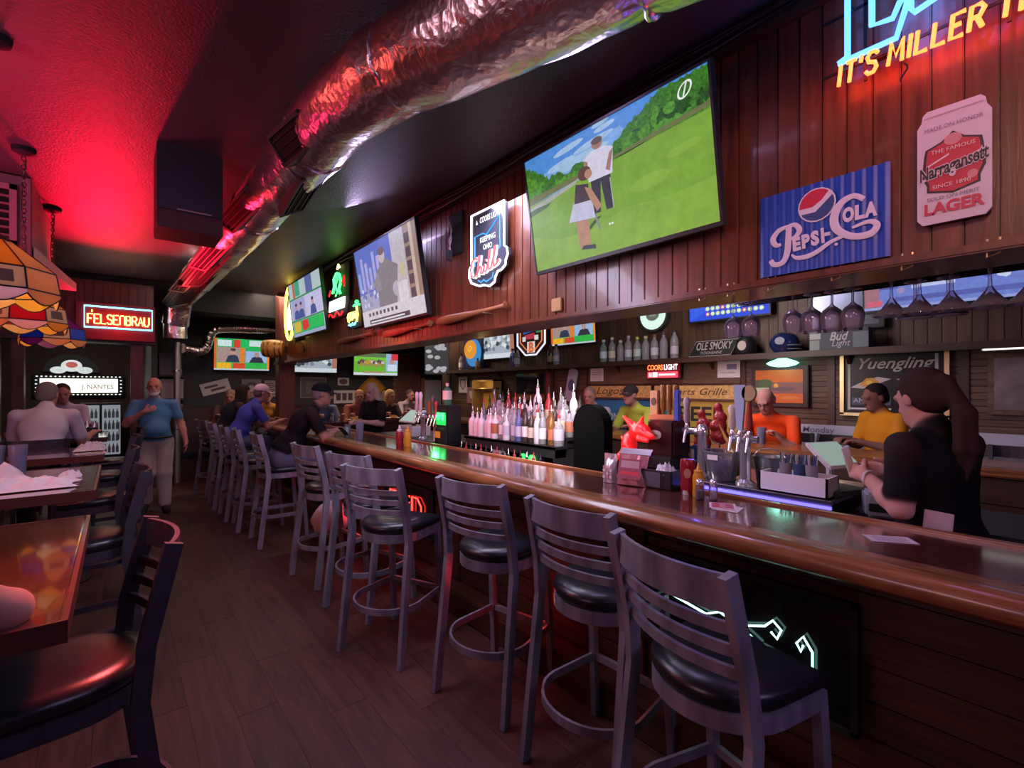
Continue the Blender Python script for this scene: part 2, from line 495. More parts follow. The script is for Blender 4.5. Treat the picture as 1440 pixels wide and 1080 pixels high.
# single-stroke letters for bent neon tube, on a 0..1 wide, 0..1 tall grid
STROKE = {
 'A': [[(0, 0), (.5, 1), (1, 0)], [(.2, .38), (.8, .38)]],
 'B': [[(0, 0), (0, 1), (.7, 1), (.9, .8), (.7, .54), (0, .54)], [(.7, .54), (1, .3), (.75, 0), (0, 0)]],
 'C': [[(1, .85), (.7, 1), (.25, 1), (0, .7), (0, .3), (.25, 0), (.7, 0), (1, .15)]],
 'D': [[(0, 0), (0, 1), (.6, 1), (1, .7), (1, .3), (.6, 0), (0, 0)]],
 'E': [[(1, 1), (0, 1), (0, 0), (1, 0)], [(0, .52), (.75, .52)]],
 'F': [[(1, 1), (0, 1), (0, 0)], [(0, .52), (.75, .52)]],
 'G': [[(1, .85), (.7, 1), (.25, 1), (0, .7), (0, .3), (.25, 0), (.8, 0), (1, .2), (1, .48), (.6, .48)]],
 'H': [[(0, 0), (0, 1)], [(1, 0), (1, 1)], [(0, .52), (1, .52)]],
 'I': [[(.5, 0), (.5, 1)]],
 'K': [[(0, 0), (0, 1)], [(1, 1), (0, .45), (1, 0)]],
 'L': [[(0, 1), (0, 0), (1, 0)]],
 'M': [[(0, 0), (.08, 1), (.5, .3), (.92, 1), (1, 0)]],
 'N': [[(0, 0), (0, 1), (1, 0), (1, 1)]],
 'n': [[(0, 0), (0, .85), (.3, 1), (.7, 1), (1, .85), (1, 0)]],
 'O': [[(.3, 0), (0, .3), (0, .7), (.3, 1), (.7, 1), (1, .7), (1, .3), (.7, 0), (.3, 0)]],
 'R': [[(0, 0), (0, 1), (.7, 1), (1, .8), (.7, .5), (0, .5)], [(.5, .5), (1, 0)]],
 'S': [[(1, .85), (.7, 1), (.25, 1), (0, .8), (.2, .56), (.8, .46), (1, .22), (.75, 0), (.25, 0), (0, .15)]],
 'T': [[(0, 1), (1, 1)], [(.5, 1), (.5, 0)]],
 'U': [[(0, 1), (0, .25), (.25, 0), (.75, 0), (1, .25), (1, 1)]],
 "'": [[(.3, 1.05), (.2, .75)]],
}
def neon_text(mb, s, x, z, w, h, gap, r, y=0.0, slant=0.0):
    cx = x
    for ch in s:
        if ch == ' ':
            cx += w * 0.7; continue
        ww = {'I': w * 0.3, "'": w * 0.25, 'M': w * 1.25}.get(ch, w)
        for st in STROKE[ch]:
            mb.tube([(cx + a * ww + slant * b * h, y, z + b * h) for a, b in st], r, 6)
        cx += ww + gap
    return cx
# ------------------------------------------------------------------ room shell
CZ = 3.26
fl = struct(MB().box((-4.2, -3.0, -0.12), (7.6, 14.0, -0.012)).build('floor', BLACKM))
pl = MB().bbox((-0.0897, -0.5995, -0.014), (0.0897, 0.5995, 0.0), 0.0012)
plank0 = None
rows = [(-1.62 + 0.18 * i) for i in range(20)]
for i, x in enumerate(rows):
    off = (i * 0.47) % 1.2
    for k in range(-1, 9):
        if x < -1.0 and k < 2: continue
        y = k * 1.2 + off
        if plank0 is None:
            plank0 = pl.build('plank', W_FLOOR, fl, loc=(x, y, 0))
        else:
            c = plank0.copy(); COL.objects.link(c); c.location = (x, y, 0)
rest = MB()
for lo, hi in (((-4.2, -3, -0.012), (-1.71, 14, -0.002)), ((1.9, -3, -0.012), (7.6, 14, -0.002)), ((-1.71, 10.3, -0.012), (1.9, 14, -0.002)), ((-1.71, -3, -0.012), (1.9, -1.9, -0.002))):
    rest.box(lo, hi)
rest.build('floor_covering', W_FLOOR, fl)
struct(MB().box((-4.2, -3.0, CZ), (7.6, 14.0, CZ + 0.12)).build('ceiling', CEIL))
struct(MB().box((-4.2, 9.2, 2.86), (7.6, 9.7, CZ)).build('trim_1', BLACKM))      # dropped ceiling beam
struct(MB().box((-4.3, -3.0, 0), (-4.2, 14.0, CZ)).build('wall_left', W_POST))
struct(MB().box((-4.2, -3.1, 0), (7.6, -3.0, CZ)).build('wall_behind', BLACKM))
struct(MB().box((7.6, -3.0, 0), (7.7, 14.0, CZ)).build('wall_outer', BLACKM))
FARW = mat('dark_grey_wall_paint', (0.050, 0.050, 0.052), 0.6)
wf = struct(MB().box((0.42, 11.0, 0), (7.6, 11.12, CZ)).build('wall_far', FARW))
for i in range(36):
    x = 0.55 + i * 0.145
    if i == 0:
        wain0 = MB().bbox((-0.071, 0, 0), (0.071, 0.03, 1.22), 0.004).build('wainscot_board', W_POST, wf, loc=(x, 10.968, 0))
    else:
        c = wain0.copy(); COL.objects.link(c); c.location = (x, 10.968, 0)
struct(MB().box((0.45, 10.94, 1.22), (5.9, 11.0, 1.27)).build('trim_2', W_DARKX))
struct(MB().box((0.42, 9.7, 0), (0.50, 11.0, CZ)).build('wall_side', FARW))
struct(MB().box((-4.2, 13.2, 0), (0.42, 13.3, CZ)).build('wall_back_room', mat('brown_back_room_paint', (0.07, 0.035, 0.025), 0.6)))
struct(MB().box((0.42, 11.12, 0), (0.5, 13.2, CZ)).build('wall_back_side', FARW))

# right wall: vertical boards above the shelf, horizontal slats below
wr = struct(MB().box((5.83, -1.6, 0), (5.95, 9.6, CZ)).build('wall_right', W_BACK))
nb = 0
for i in range(94):
    y = -0.3 + i * 0.1
    if nb == 0:
        bd = MB().bbox((0, -0.0485, 0), (0.03, 0.0485, 1.28), 0.004).build('board', W_BACK, wr, loc=(5.80, y, 1.98)); nb = 1
    else:
        c = bd.copy(); COL.objects.link(c); c.location = (5.80, y, 1.98)
for (y0, y1) in ((-0.3, 2.62), (5.1, 9.2)):
    n = 13
    for i in range(n):
        z = 1.22 + i * 0.058
        MB().bbox((5.79, y0, z), (5.83, y1, z + 0.053), 0.004).build('slat', W_SLAT, wr)
for y in (2.64, 5.08, 9.2, 0.70, 1.72):
    MB().bbox((5.772, y - 0.035, 1.0), (5.83, y + 0.035, 1.95), 0.004).build('post', W_DARK, wr)
MB().bbox((5.76, 2.66, 1.66), (5.83, 5.06, 1.95), 0.004).build('upper_panel', W_SLAT, wr)
MB().bbox((5.75, 2.66, 1.645), (5.83, 5.06, 1.675), 0.004).build('rail', W_DARK, wr)
MB().box((5.79, -0.3, 0.0), (5.83, 9.2, 1.22)).build('lower_panel', W_BACK, wr)

# long header wall over the bar, boarded, carrying the screens
hw = struct(MB().box((2.205, -0.8, 2.075), (2.44, 8.62, CZ)).build('wall_header', W_DARK))
first = None
for i in range(108):
    y = -0.45 + i * 0.084
    w = 0.040 if (i % 3) else 0.0405
    if first is None:
        first = MB().bbox((0, -w, 0), (0.016, w, 1.075), 0.004).build('board', W_FASCIA, hw, loc=(2.19, y, 2.075))
    else:
        c = first.copy(); COL.objects.link(c); c.location = (2.19, y, 2.075)
struct(MB().bbox((2.165, -0.8, 2.045), (2.47, 8.64, 2.078), 0.006).build('trim_3', W_FASCIA))
struct(MB().bbox((2.15, -0.8, 3.15), (2.21, 8.62, 3.20), 0.006).build('trim_4', W_DARK))
struct(MB().bbox((2.17, -0.8, 3.20), (2.21, 8.62, 3.26), 0.006).build('trim_5', BLACKM))
for k, (dx, dz, ph) in enumerate(((2.135, 3.175, 0.0), (2.125, 3.205, 1.3), (2.14, 3.225, 2.1))):
    p = [(dx + 0.006 * math.sin(y * 2.1 + ph), y, dz + 0.014 * math.sin(y * 3.3 + ph) + 0.01 * math.sin(y * 1.1)) for y in [(-0.7 + 0.2 * i) for i in range(47)]]
    tag(MB().tube(p, 0.009 - 0.001 * k, 6).build('cable', CORD, smooth=True),
        ['lowest black cable strung along top of the boarded header', 'middle black cable strung along top of the boarded header', 'uppermost black cable along header, right under the ceiling'][k], 'cable', 'cables along the header')

# post at the end of the header
postT = thing('wooden_post', 'square red-brown wooden post at far end of the bar header', 'post', (2.28, 9.05, 0))
MB().bbox((-0.13, -0.13, 0), (0.13, 0.13, CZ), 0.01).build('shaft', W_POST, postT)
MB().bbox((-0.15, -0.15, 0), (0.15, 0.15, 0.12), 0.01).build('plinth', W_DARK, postT)
MB().bbox((-0.155, -0.155, 2.02), (0.155, 0.155, 2.08), 0.01).build('collar', W_DARK, postT)
keg = thing('barrel_sign', 'small golden wooden keg fixed on post at header end', 'keg', (1.99, 8.62, 2.27))
kp = [(0.10, -0.17), (0.125, -0.16), (0.145, -0.08), (0.15, 0), (0.145, 0.08), (0.125, 0.16), (0.10, 0.17)]
m = MB(); m.M = Matrix.Rotation(PI / 2, 4, 'Y') @ Matrix.Rotation(0.5, 4, 'X'); m.lathe(kp, seg=18)
m.build('barrel', mat('golden_keg_wood', (0.50, 0.25, 0.05), 0.4, var=0.3, vscale=12), keg, True)
for z in (-0.12, -0.05, 0.05, 0.12):
    r = 0.149 - 0.9 * z * z
    m = MB(); m.M = Matrix.Rotation(PI / 2, 4, 'Y') @ Matrix.Rotation(0.5, 4, 'X'); m.lathe([(r, z - 0.012), (r + 0.004, z - 0.01), (r + 0.004, z + 0.01), (r, z + 0.012)], seg=18)
    m.build('hoop', mat('dark_brass', (0.25, 0.15, 0.05), 0.4, 0.8), keg, True)
MB().box((0.05, -0.03, -0.05), (0.24, 0.42, 0.05)).build('bracket', BLACK, keg)

# ------------------------------------------------------------------ bars
def rail_profile():
    pts = [(1.69, 1.015), (1.675, 1.03), (1.672, 1.055), (1.682, 1.078), (1.705, 1.088), (1.76, 1.088), (1.83, 1.080), (1.875, 1.072), (1.882, 1.06), (1.882, 1.015)]
    return pts
bar = thing('bar_counter', 'long wooden bar with oak arm rail and glossy dark top', 'bar', (1.95, 3.7, 0))
def bpart(mb, name, m, parent=bar, smooth=False):
    mb.v = [(x - parent.location[0], y - parent.location[1], z - parent.location[2]) for x, y, z in mb.v]
    return mb.build(name, m, parent, smooth)
mb = MB(); pr_ = rail_profile(); n = len(pr_)
YA, YB = -0.8, 8.25
vs = [(x, YA, z) for x, z in pr_] + [(x, YB, z) for x, z in pr_]
mb.add(vs, [tuple(range(n)), tuple(reversed(range(n, 2 * n)))] + [(i, n + i, n + (i + 1) % n, (i + 1) % n) for i in range(n)])
bpart(mb, 'arm_rail', W_OAK, smooth=True)
bpart(MB().bbox((1.88, YA, 1.025), (2.33, 8.25, 1.068), 0.006), 'bar_top', W_TOP)
bpart(MB().bbox((2.30, YA, 1.02), (2.345, 7.62, 1.080), 0.006), 'back_edge', W_OAK)
bpart(MB().box((2.00, YA, 0.0), (2.28, 8.2, 1.026)), 'carcass', BLACKM)
for i in range(7):
    z = 0.17 + i * 0.122
    bpart(MB().bbox((1.972, YA, z), (2.0, 8.2, z + 0.118), 0.004), 'plank', W_FRONT)
bpart(MB().bbox((1.83, YA, 0.0), (2.0, 8.2, 0.165), 0.01), 'kick_step', W_FRONT)
bpart(MB().bbox((1.945, YA, 0.985), (1.99, 8.2, 1.025), 0.006), 'corbel_rail', W_DARK)
for k in range(6):
    y = -0.2 + k * 1.62
    bpart(MB().bbox((1.953, y - 0.06, 0.165), (1.985, y + 0.06, 0.985), 0.006), 'stile', W_FRONT)
# far arm of the U
bpart(MB().bbox((2.33, 7.62, 1.025), (4.42, 8.25, 1.068), 0.006), 'far_arm_top', W_TOP)
bpart(MB().bbox((2.28, 7.66, 0.0), (4.42, 8.1, 1.026), 0.004), 'far_arm_front', W_FRONT)
far = thing('bar_counter', 'far side of the bar, below the slatted wall and drink price banner', 'bar', (4.7, 3.0, 0))
bpart(MB().bbox((4.42, -0.8, 1.02), (5.02, 8.25, 1.075), 0.012), 'bar_top', W_OAK, far)
bpart(MB().bbox((4.46, -0.8, 0.0), (4.9, 8.2, 1.02), 0.004), 'carcass', W_DARK, far)
for i in range(5):
    bpart(MB().bbox((4.44, -0.8, 0.2 + i * 0.16), (4.46, 7.6, 0.355 + i * 0.16), 0.004), 'plank', W_DARK, far)

# dark boxes on the bar front; near scroll is a neon reflection modelled as lit tubes
def niche(y0, y1, z0, z1, label):
    t = thing('display_box', label, 'sign', (1.965, (y0 + y1) / 2, z0), WALL)
    w, h = y1 - y0, z1 - z0
    MB().bbox((-w / 2, -0.012, 0), (w / 2, 0.012, h), 0.003).build('backing', mat('glossy_black_acrylic', (0.006, 0.006, 0.008), 0.12), t)
    m = MB()
    for a, b in (((-w / 2, -0.022, 0), (w / 2, -0.002, 0.02)), ((-w / 2, -0.022, h - 0.02), (w / 2, -0.002, h)), ((-w / 2, -0.022, 0), (-w / 2 + 0.02, -0.002, h)), ((w / 2 - 0.02, -0.022, 0), (w / 2, -0.002, h))):
        m.box(a, b)
    m.build('frame', BLACKM, t)
    return t
t = niche(0.50, 1.62, 0.40, 0.86, 'black display box low on bar front with modelled reflection of pale green neon')
m = MB()
def px(u, v): return (u, -0.03, v)
m.tube([px(-0.20, 0.28), px(0.02, 0.24), px(0.08, 0.27), px(0.17, 0.24), px(0.24, 0.2)], 0.005)
m.tube([px(0.02 + 0.33 + 0.075 * a, 0.13 + b * 0.13) for a, b in [(-2.4, 0.9), (-2.2, 0.2), (-1.2, 0.1), (-.4, -.2), (0.4, -0.3), (1.0, 0.2), (1.0, 0.9), (0.6, 1.25), (0.3, 1.0), (0.5, 0.8), (0.6, 1.0)]], 0.0045)
m.tube([px(0.02 + 0.33 + 0.075 * a, 0.13 + b * 0.13) for a, b in [(-2.4, 0.9), (-1.2, 1.15), (-0.8, 1.4), (-0.4, 1.2), (-0.6, 0.9), (-0.9, 1.05)]], 0.0045)
m.tube([px(0.02 + 0.33 + 0.075 * a, 0.13 + b * 0.13) for a, b in [(-0.6, -.1), (-.2, -.5), (.2, -.2), (.5, -.5), (.8, -.15)]], 0.0045)
m.build('neon_tube', glow((0.42, 0.9, 0.75), 3.0), t, True)
m = MB(); m.tube([px(-0.36, 0.22), px(-0.37, 0.11)], 0.008)
m.build('pilot_light', glow((1.0, 0.12, 0.03), 14.0), t, True)
t2 = niche(3.35, 4.25, 0.36, 0.78, 'black display box on bar front with red neon letters')
m = MB(); neon_text(m, 'BUD', -0.30, 0.12, 0.16, 0.2, 0.05, 0.007, -0.03)
m.build('neon_tube', glow((1.0, 0.03, 0.02), 6.0), t2, True)
for y in (1.95, 4.6):
    lamp('bar_front_red_light', 'POINT', (1.80, y, 0.42), (1.0, 0.05, 0.05), 0.9, 0.05)

# ------------------------------------------------------------------ foil duct
foil = bpy.data.materials.new('silver_foil_wrap'); foil.use_nodes = True
nt = foil.node_tree; p = nt.nodes['Principled BSDF']
p.inputs['Base Color'].default_value = (0.78, 0.70, 0.70, 1); p.inputs['Metallic'].default_value = 1.0; p.inputs['Roughness'].default_value = 0.27
tc = nt.nodes.new('ShaderNodeTexCoord')
n1 = nt.nodes.new('ShaderNodeTexNoise'); n1.inputs['Scale'].default_value = 9; n1.inputs['Detail'].default_value = 5; n1.inputs['Distortion'].default_value = 1.2
n2 = nt.nodes.new('ShaderNodeTexVoronoi'); n2.inputs['Scale'].default_value = 34
mx = nt.nodes.new('ShaderNodeMath'); mx.operation = 'MULTIPLY_ADD'; mx.inputs[1].default_value = 0.25
bp = nt.nodes.new('ShaderNodeBump'); bp.inputs['Strength'].default_value = 0.40; bp.inputs['Distance'].default_value = 0.02
nt.links.new(tc.outputs['Object'], n1.inputs['Vector']); nt.links.new(tc.outputs['Object'], n2.inputs['Vector'])
nt.links.new(n2.outputs['Distance'], mx.inputs[0]); nt.links.new(n1.outputs['Fac'], mx.inputs[2])
nt.links.new(mx.outputs[0], bp.inputs['Height']); nt.links.new(bp.outputs[0], p.inputs['Normal'])

def smooth_path(pts, step=0.05, rad=0.25):
    """polyline with its corners rounded, resampled"""
    pts = [Vector(q) for q in pts]
    out = [pts[0]]
    for i in range(1, len(pts) - 1):
        a = (pts[i - 1] - pts[i]); b = (pts[i + 1] - pts[i])
        r = min(rad, a.length * 0.45, b.length * 0.45)
        s = pts[i] + a.normalized() * r; e = pts[i] + b.normalized() * r
        for k in range(7):
            t = k / 6
            out.append((1 - t) ** 2 * s + 2 * t * (1 - t) * pts[i] + t * t * e)
    out.append(pts[-1])
    res = [out[0]]
    for a, b in zip(out[:-1], out[1:]):
        L_ = (b - a).length; k = max(1, int(L_ / step))
        for i in range(1, k + 1): res.append(a.lerp(b, i / k))
    return res
def duct_mesh(pts, R, seg=40, wr=0.010, seams=(), seedv=0.0):
    n = len(pts); vs = []; fs = []; u = None; s = 0.0
    for k in range(n):
        d = (pts[min(k + 1, n - 1)] - pts[max(k - 1, 0)]).normalized()
        if u is None: u = d.orthogonal().normalized()
        else: u = (u - d * u.dot(d)).normalized()
        w = d.cross(u)
        if k: s += (pts[k] - pts[k - 1]).length
        r0 = R(s) if callable(R) else R
        for i in range(seg):
            t = 2 * PI * i / seg
            dirv = u * math.cos(t) + w * math.sin(t)
            q = pts[k] + dirv * r0
            dr = wr * noise.noise(q * 4.5 + Vector((seedv, 0, 0))) + wr * 0.7 * noise.noise(Vector((q.x * 16, q.y * 5 , q.z * 16)))
            for sm in seams:
                g = abs(s - sm)
                if g < 0.22: dr += wr * 1.3 * (1 - g / 0.22) * noise.noise(Vector((t * 7, s * 3, seedv + sm)))
                if g < 0.06: dr -= 0.012 * (1 - g / 0.06)
            vs.append(tuple(pts[k] + dirv * (r0 + dr)))
    for k in range(n - 1):
        for i in range(seg):
            j = (i + 1) % seg
            fs.append((k * seg + i, k * seg + j, (k + 1) * seg + j, (k + 1) * seg + i))
    fs.append(tuple(reversed(range(seg)))); fs.append(tuple((n - 1) * seg + i for i in range(seg)))
    return vs, fs
DZ = 3.045
duct = thing('ventilation_duct', 'big silver foil wrapped duct running along the black ceiling', 'duct', (0.9, 3.0, DZ))
O = Vector(duct.location)
dpath = smooth_path([(1.85, -0.75, DZ), (0.888, 2.23, DZ), (0.86, 5.4, DZ), (0.74, 9.02, DZ - 0.03), (0.70, 9.16, DZ - 0.42)], 0.035, 0.42)
tot = 0; acc = [0.0]
for a, b in zip(dpath[:-1], dpath[1:]): tot += (b - a).length; acc.append(tot)
SE = (1.75, 2.85, 3.75, 5.2, 6.6, 8.2)
vs, fs = duct_mesh([q - O for q in dpath], lambda s: 0.205 if s < 2.6 else 0.205 - 0.025 * min(1, (s - 2.6) / 0.8), 60, 0.008, SE)
MB().add(vs, fs).build('duct_body', foil, duct, True)
def at_s(s):
    for k in range(len(acc) - 1):
        if acc[k + 1] >= s:
            d = (dpath[k + 1] - dpath[k]).normalized(); return dpath[k] + d * (s - acc[k]), d
for s in SE:
    c, d = at_s(s); u = d.orthogonal().normalized(); w = d.cross(u)
    ring = []
    for i in range(64):
        t = 2 * PI * i / 64
        rr = (0.203 if s < 2.6 else 0.183) + 0.007 * noise.noise(Vector((t * 5, s, 0)))
        ring.append(c - O + (u * math.cos(t) + w * math.sin(t)) * rr + d * (0.022 * noise.noise(Vector((t * 3, s * 2, 4)))))
    rad_ = [0.009 + 0.006 * noise.noise(Vector((i * 0.9, s, 1))) for i in range(64)]
    MB().tube(ring, rad_, 6, True).build('seam_band', foil, duct, True)
def grille(s, ang, wd_, ht):
    """recessed black register on the duct: ang measured from straight down towards -X"""
    c, d = at_s(s); d = Vector((d.x, d.y, 0)).normalized()
    side = Vector((-d.y, d.x, 0))
    if side.x > 0: side = -side
    out = (side * math.sin(ang) + Vector((0, 0, -1)) * math.cos(ang)).normalized()
    acr = d.cross(out).normalized()
    R0 = 0.188
    M = Matrix.Translation(c - O + out * R0) @ Matrix((d.to_4d(), acr.to_4d(), out.to_4d(), (0, 0, 0, 1))).transposed()
    M[3][0] = M[3][1] = M[3][2] = 0
    fr = MB(); fr.M = M
    for lo, hi in (((-wd_ / 2, -ht / 2, -0.05), (wd_ / 2, -ht / 2 + 0.018, 0.012)), ((-wd_ / 2, ht / 2 - 0.018, -0.05), (wd_ / 2, ht / 2, 0.012)), ((-wd_ / 2, -ht / 2, -0.05), (-wd_ / 2 + 0.018, ht / 2, 0.012)), ((wd_ / 2 - 0.018, -ht / 2, -0.05), (wd_ / 2, ht / 2, 0.012))):
        fr.box(lo, hi)
    g = fr.build('vent_frame', DGREY, duct)
    b = MB(); b.M = M; b.box((-wd_ / 2 + 0.016, -ht / 2 + 0.016, -0.03), (wd_ / 2 - 0.016, ht / 2 - 0.016, 0.003))
    b.build('vent_opening', BLACKM, g)
    lv = MB(); lv.M = M
    for k in range(3):
        yy = -ht / 2 + ht * (k + 1) / 4
        lv.box((-wd_ / 2 + 0.016, yy - 0.003, 0.0), (wd_ / 2 - 0.016, yy + 0.003, 0.008))
    lv.build('louvre', BLACK, g)
for s, ang in ((3.78 - 0.15, 1.0), (4.15, -0.25), (4.95, 1.0), (6.3, 0.9), (6.95, 0.6), (7.6, 0.95), (8.2, 0.35), (8.75, 0.9)):
    grille(s, ang, 0.42, 0.16)
vs, fs = duct_mesh([Vector(q) - O for q in smooth_path([(0.70, 9.14, 2.72), (0.70, 9.16, 2.40)], 0.04, 0.2)], 0.16, 28, 0.012)
MB().add(vs, fs).build('end_elbow', foil, duct, True)
fd = thing('flexible_duct', 'crinkled silver flexible duct bending up beside the far screen', 'duct', (1.3, 10.2, 2.4))
O2 = Vector(fd.location)
vs, fs = duct_mesh([q - O2 for q in smooth_path([(0.86, 9.9, 2.30), (1.20, 10.1, 2.26), (1.32, 10.2, 2.72), (2.3, 10.45, 2.80)], 0.02, 0.2)], lambda s: 0.085 + 0.008 * math.sin(s * 150), 20, 0.010)
MB().add(vs, fs).build('duct_body', foil, fd, True)
MB().cyl((2.3 - 1.3, 0.25, 0.40), (3.2 - 1.3, 0.28, 0.40), 0.075, seg=20).build('straight_pipe', STEEL, fd, True)
sp = thing('drain_pipe', 'slim silver pipe dropping from the duct end behind the standing man', 'pipe', (0.78, 9.95, 0))
MB().cyl((0, 0, 0), (0, 0, 2.4), 0.05, seg=16).build('pipe', mat('dull_silver_pipe', (0.5, 0.45, 0.45), 0.4, 0.8), sp, True)
for z in (0.9, 1.9): MB().cyl((0, 0, z), (0, 0, z + 0.03), 0.06, seg=16).build('pipe_clamp', STEEL, sp, True)
rs = thing('red_spot_lamp', 'small red lamp clipped along the duct above the aisle', 'lamp', (0.62, 7.2, 2.86))
MB().lathe([(0.02, 0), (0.05, 0.02), (0.045, 0.09), (0.02, 0.11)], seg=14).build('housing', BLACK, rs, True)
lamp('red_spot_glow', 'POINT', (0.56, 7.15, 2.78), (1.0, 0.03, 0.05), 5.0, 0.04)

# ------------------------------------------------------------------ bar stools
def make_stool(name, label, frame, group):
    t = thing(name, label, 'stool', (0, 0, 0), 0, group)
    def outline(r, y1, n=14, sx=1.0):
        pts = [(r * sx, y1)]
        for i in range(n + 1):
            a = -PI * i / n
            pts.append((r * sx * math.cos(a), -0.0 + r * math.sin(a)))
        pts.append((-r * sx, y1))
        return pts
    mb = MB(); o1 = outline(0.195, 0.17); o2 = outline(0.205, 0.185); n = len(o1)
    rings = [(0.93, 0.728), (1.0, 0.745), (1.02, 0.765), (0.97, 0.785), (0.75, 0.797), (0.4, 0.80)]
    vs = []; fs = []
    for s, z in rings: vs += [(x * s, y * s, z) for x, y in o2]
    for k in range(len(rings) - 1):
        for i in range(n):
            j = (i + 1) % n
            fs.append((k * n + i, k * n + j, (k + 1) * n + j, (k + 1) * n + i))
    fs += [tuple(reversed(range(n))), tuple((len(rings) - 1) * n + i for i in range(n))]
    mb.add(vs, fs).build('seat', VINYL, t, True)
    mb = MB(); o = outline(0.205, 0.19); oi = outline(0.185, 0.17); n = len(o)
    vs = []
    for z in (0.68, 0.732):
        vs += [(x, y, z) for x, y in o]
        vs += [(x, y, z) for x, y in oi]
    fs = []
    for i in range(n):
        j = (i + 1) % n
        fs += [(i, j, 2 * n + j, 2 * n + i), (n + j, n + i, 3 * n + i, 3 * n + j), (2 * n + i, 2 * n + j, 3 * n + j, 3 * n + i), (j, i, n + i, n + j)]
    mb.add(vs, fs).build('seat_apron', frame, t)
    for s in (-1, 1):
        MB().bar([(s * 0.232, -0.235, 0), (s * 0.222, -0.15, 0.70), (s * 0.216, -0.165, 0.86), (s * 0.208, -0.232, 1.14)], 0.026, 0.046, (0, 1, 0)).build('back_post', frame, t)
        MB().bar([(s * 0.205, 0.225, 0), (s * 0.19, 0.175, 0.73)], 0.03, 0.036, (0, 1, 0)).build('leg', frame, t)
    def slat(z, h, nm, bow=0.05):
        f = (z - 0.86) / 0.28
        y0 = -0.165 - 0.067 * max(0, f)
        pts = []
        for i in range(9):
            u = -1 + i / 4
            pts.append((u * 0.206, y0 - bow * (1 - u * u), z))
        MB().bar(pts, 0.014, h).build(nm, frame, t)
    slat(1.09, 0.095, 'top_slat')
    for z in (0.995, 0.935, 0.872): slat(z, 0.030, 'back_slat')
    ro = [(0.198, 0.205)] + [(0.222 * math.cos(-PI * i / 16), -0.06 + 0.20 * math.sin(-PI * i / 16)) for i in range(17)] + [(-0.198, 0.205)]
    MB().bar([(x, y, 0.30) for x, y in ro], 0.012, 0.036).build('foot_ring', frame, t)
    MB().bar([(-0.198, 0.205, 0.30), (0.198, 0.205, 0.30)], 0.02, 0.03).build('front_stretcher', frame, t)
    return t
ST = [ (1.43, 0.72, 12.4, 'gunmetal bar stool nearest the camera, seat against the black display box'),
       (1.60, 1.33, -3.0, 'gunmetal ladder-back bar stool, second from the camera along the bar'),
       (1.58, 2.03, -13.2, 'gunmetal bar stool standing third from the camera along the bar'),
       (1.36, 2.80, -24.0, 'gunmetal bar stool pulled out from the bar, fourth from the camera'),
       (1.47, 3.42, -18.0, 'gunmetal bar stool half hidden behind the pulled-out one'),
       (1.42, 4.18, -9.0, 'empty gunmetal bar stool next to the man in the black cap'),
       (1.33, 5.50, 1.2, 'gunmetal bar stool under the man in the black cap'),
       (1.28, 6.25, 4.0, 'empty gunmetal bar stool beyond the man in the black cap'),
       (1.24, 6.85, 0.0, 'empty gunmetal bar stool just before the man in the pink cap'),
       (1.22, 7.62, 0.0, 'gunmetal bar stool under the man in the pink cap')]
stool0 = make_stool('bar_stool', ST[0][3], M_STOOL, 'bar stools along the bar')
for i, (x, y, a, lb) in enumerate(ST):
    rz = -math.radians(90 + a)
    if i == 0: stool0.location = (x, y, 0); stool0.rotation_euler = (0, 0, rz)
    else: dup(stool0, (x, y, 0), rz, lb)
chair0 = make_stool('bar_stool', 'dark ladder-back stool at the near glossy table', M_STOOLD, 'dark stools at the high tables')
LC = [(-0.12, 1.93, 95, 'dark ladder-back stool with red-lit seat at the glossy near table'),
      (-0.12, 3.55, 92, 'dark ladder-back stool at the table with crumpled napkins'),
      (-0.14, 4.85, 88, 'dark ladder-back stool between napkin table and cup table'),
      (-0.10, 6.05, 86, 'dark ladder-back stool beside the third table along the aisle'),
      (-0.02, 7.2, 96, 'dark ladder-back stool at aisle end of the two talking men\'s table')]
for i, (x, y, a, lb) in enumerate(LC):
    if i == 0: chair0.location = (x, y, 0); chair0.rotation_euler = (0, 0, math.radians(a)); chair0['label'] = lb
    else: dup(chair0, (x, y, 0), math.radians(a), lb)
dup(chair0, (-0.57, 6.30, 0), 0.0, 'dark stool under the grey haired man in the white shirt')
dup(chair0, (-0.56, 8.75, 0), PI, 'dark stool under the man facing the camera at the far table')
dup(chair0, (-0.63, 1.20, 0), 0.05, 'dark stool under the person at the near table end')
for k, (y, lb) in enumerate(((0.40, 'dark stool behind far bar, nearest the frosted frame'), (0.72, 'dark stool behind far bar, second from the frosted frame'),
                             (1.55, 'dark stool behind far bar beside the man in mustard shirt'), (2.03, 'dark stool under the man in the orange shirt'))):
    dup(chair0, (5.32, y, 0), PI / 2, lb, 'dark stools behind the far bar')

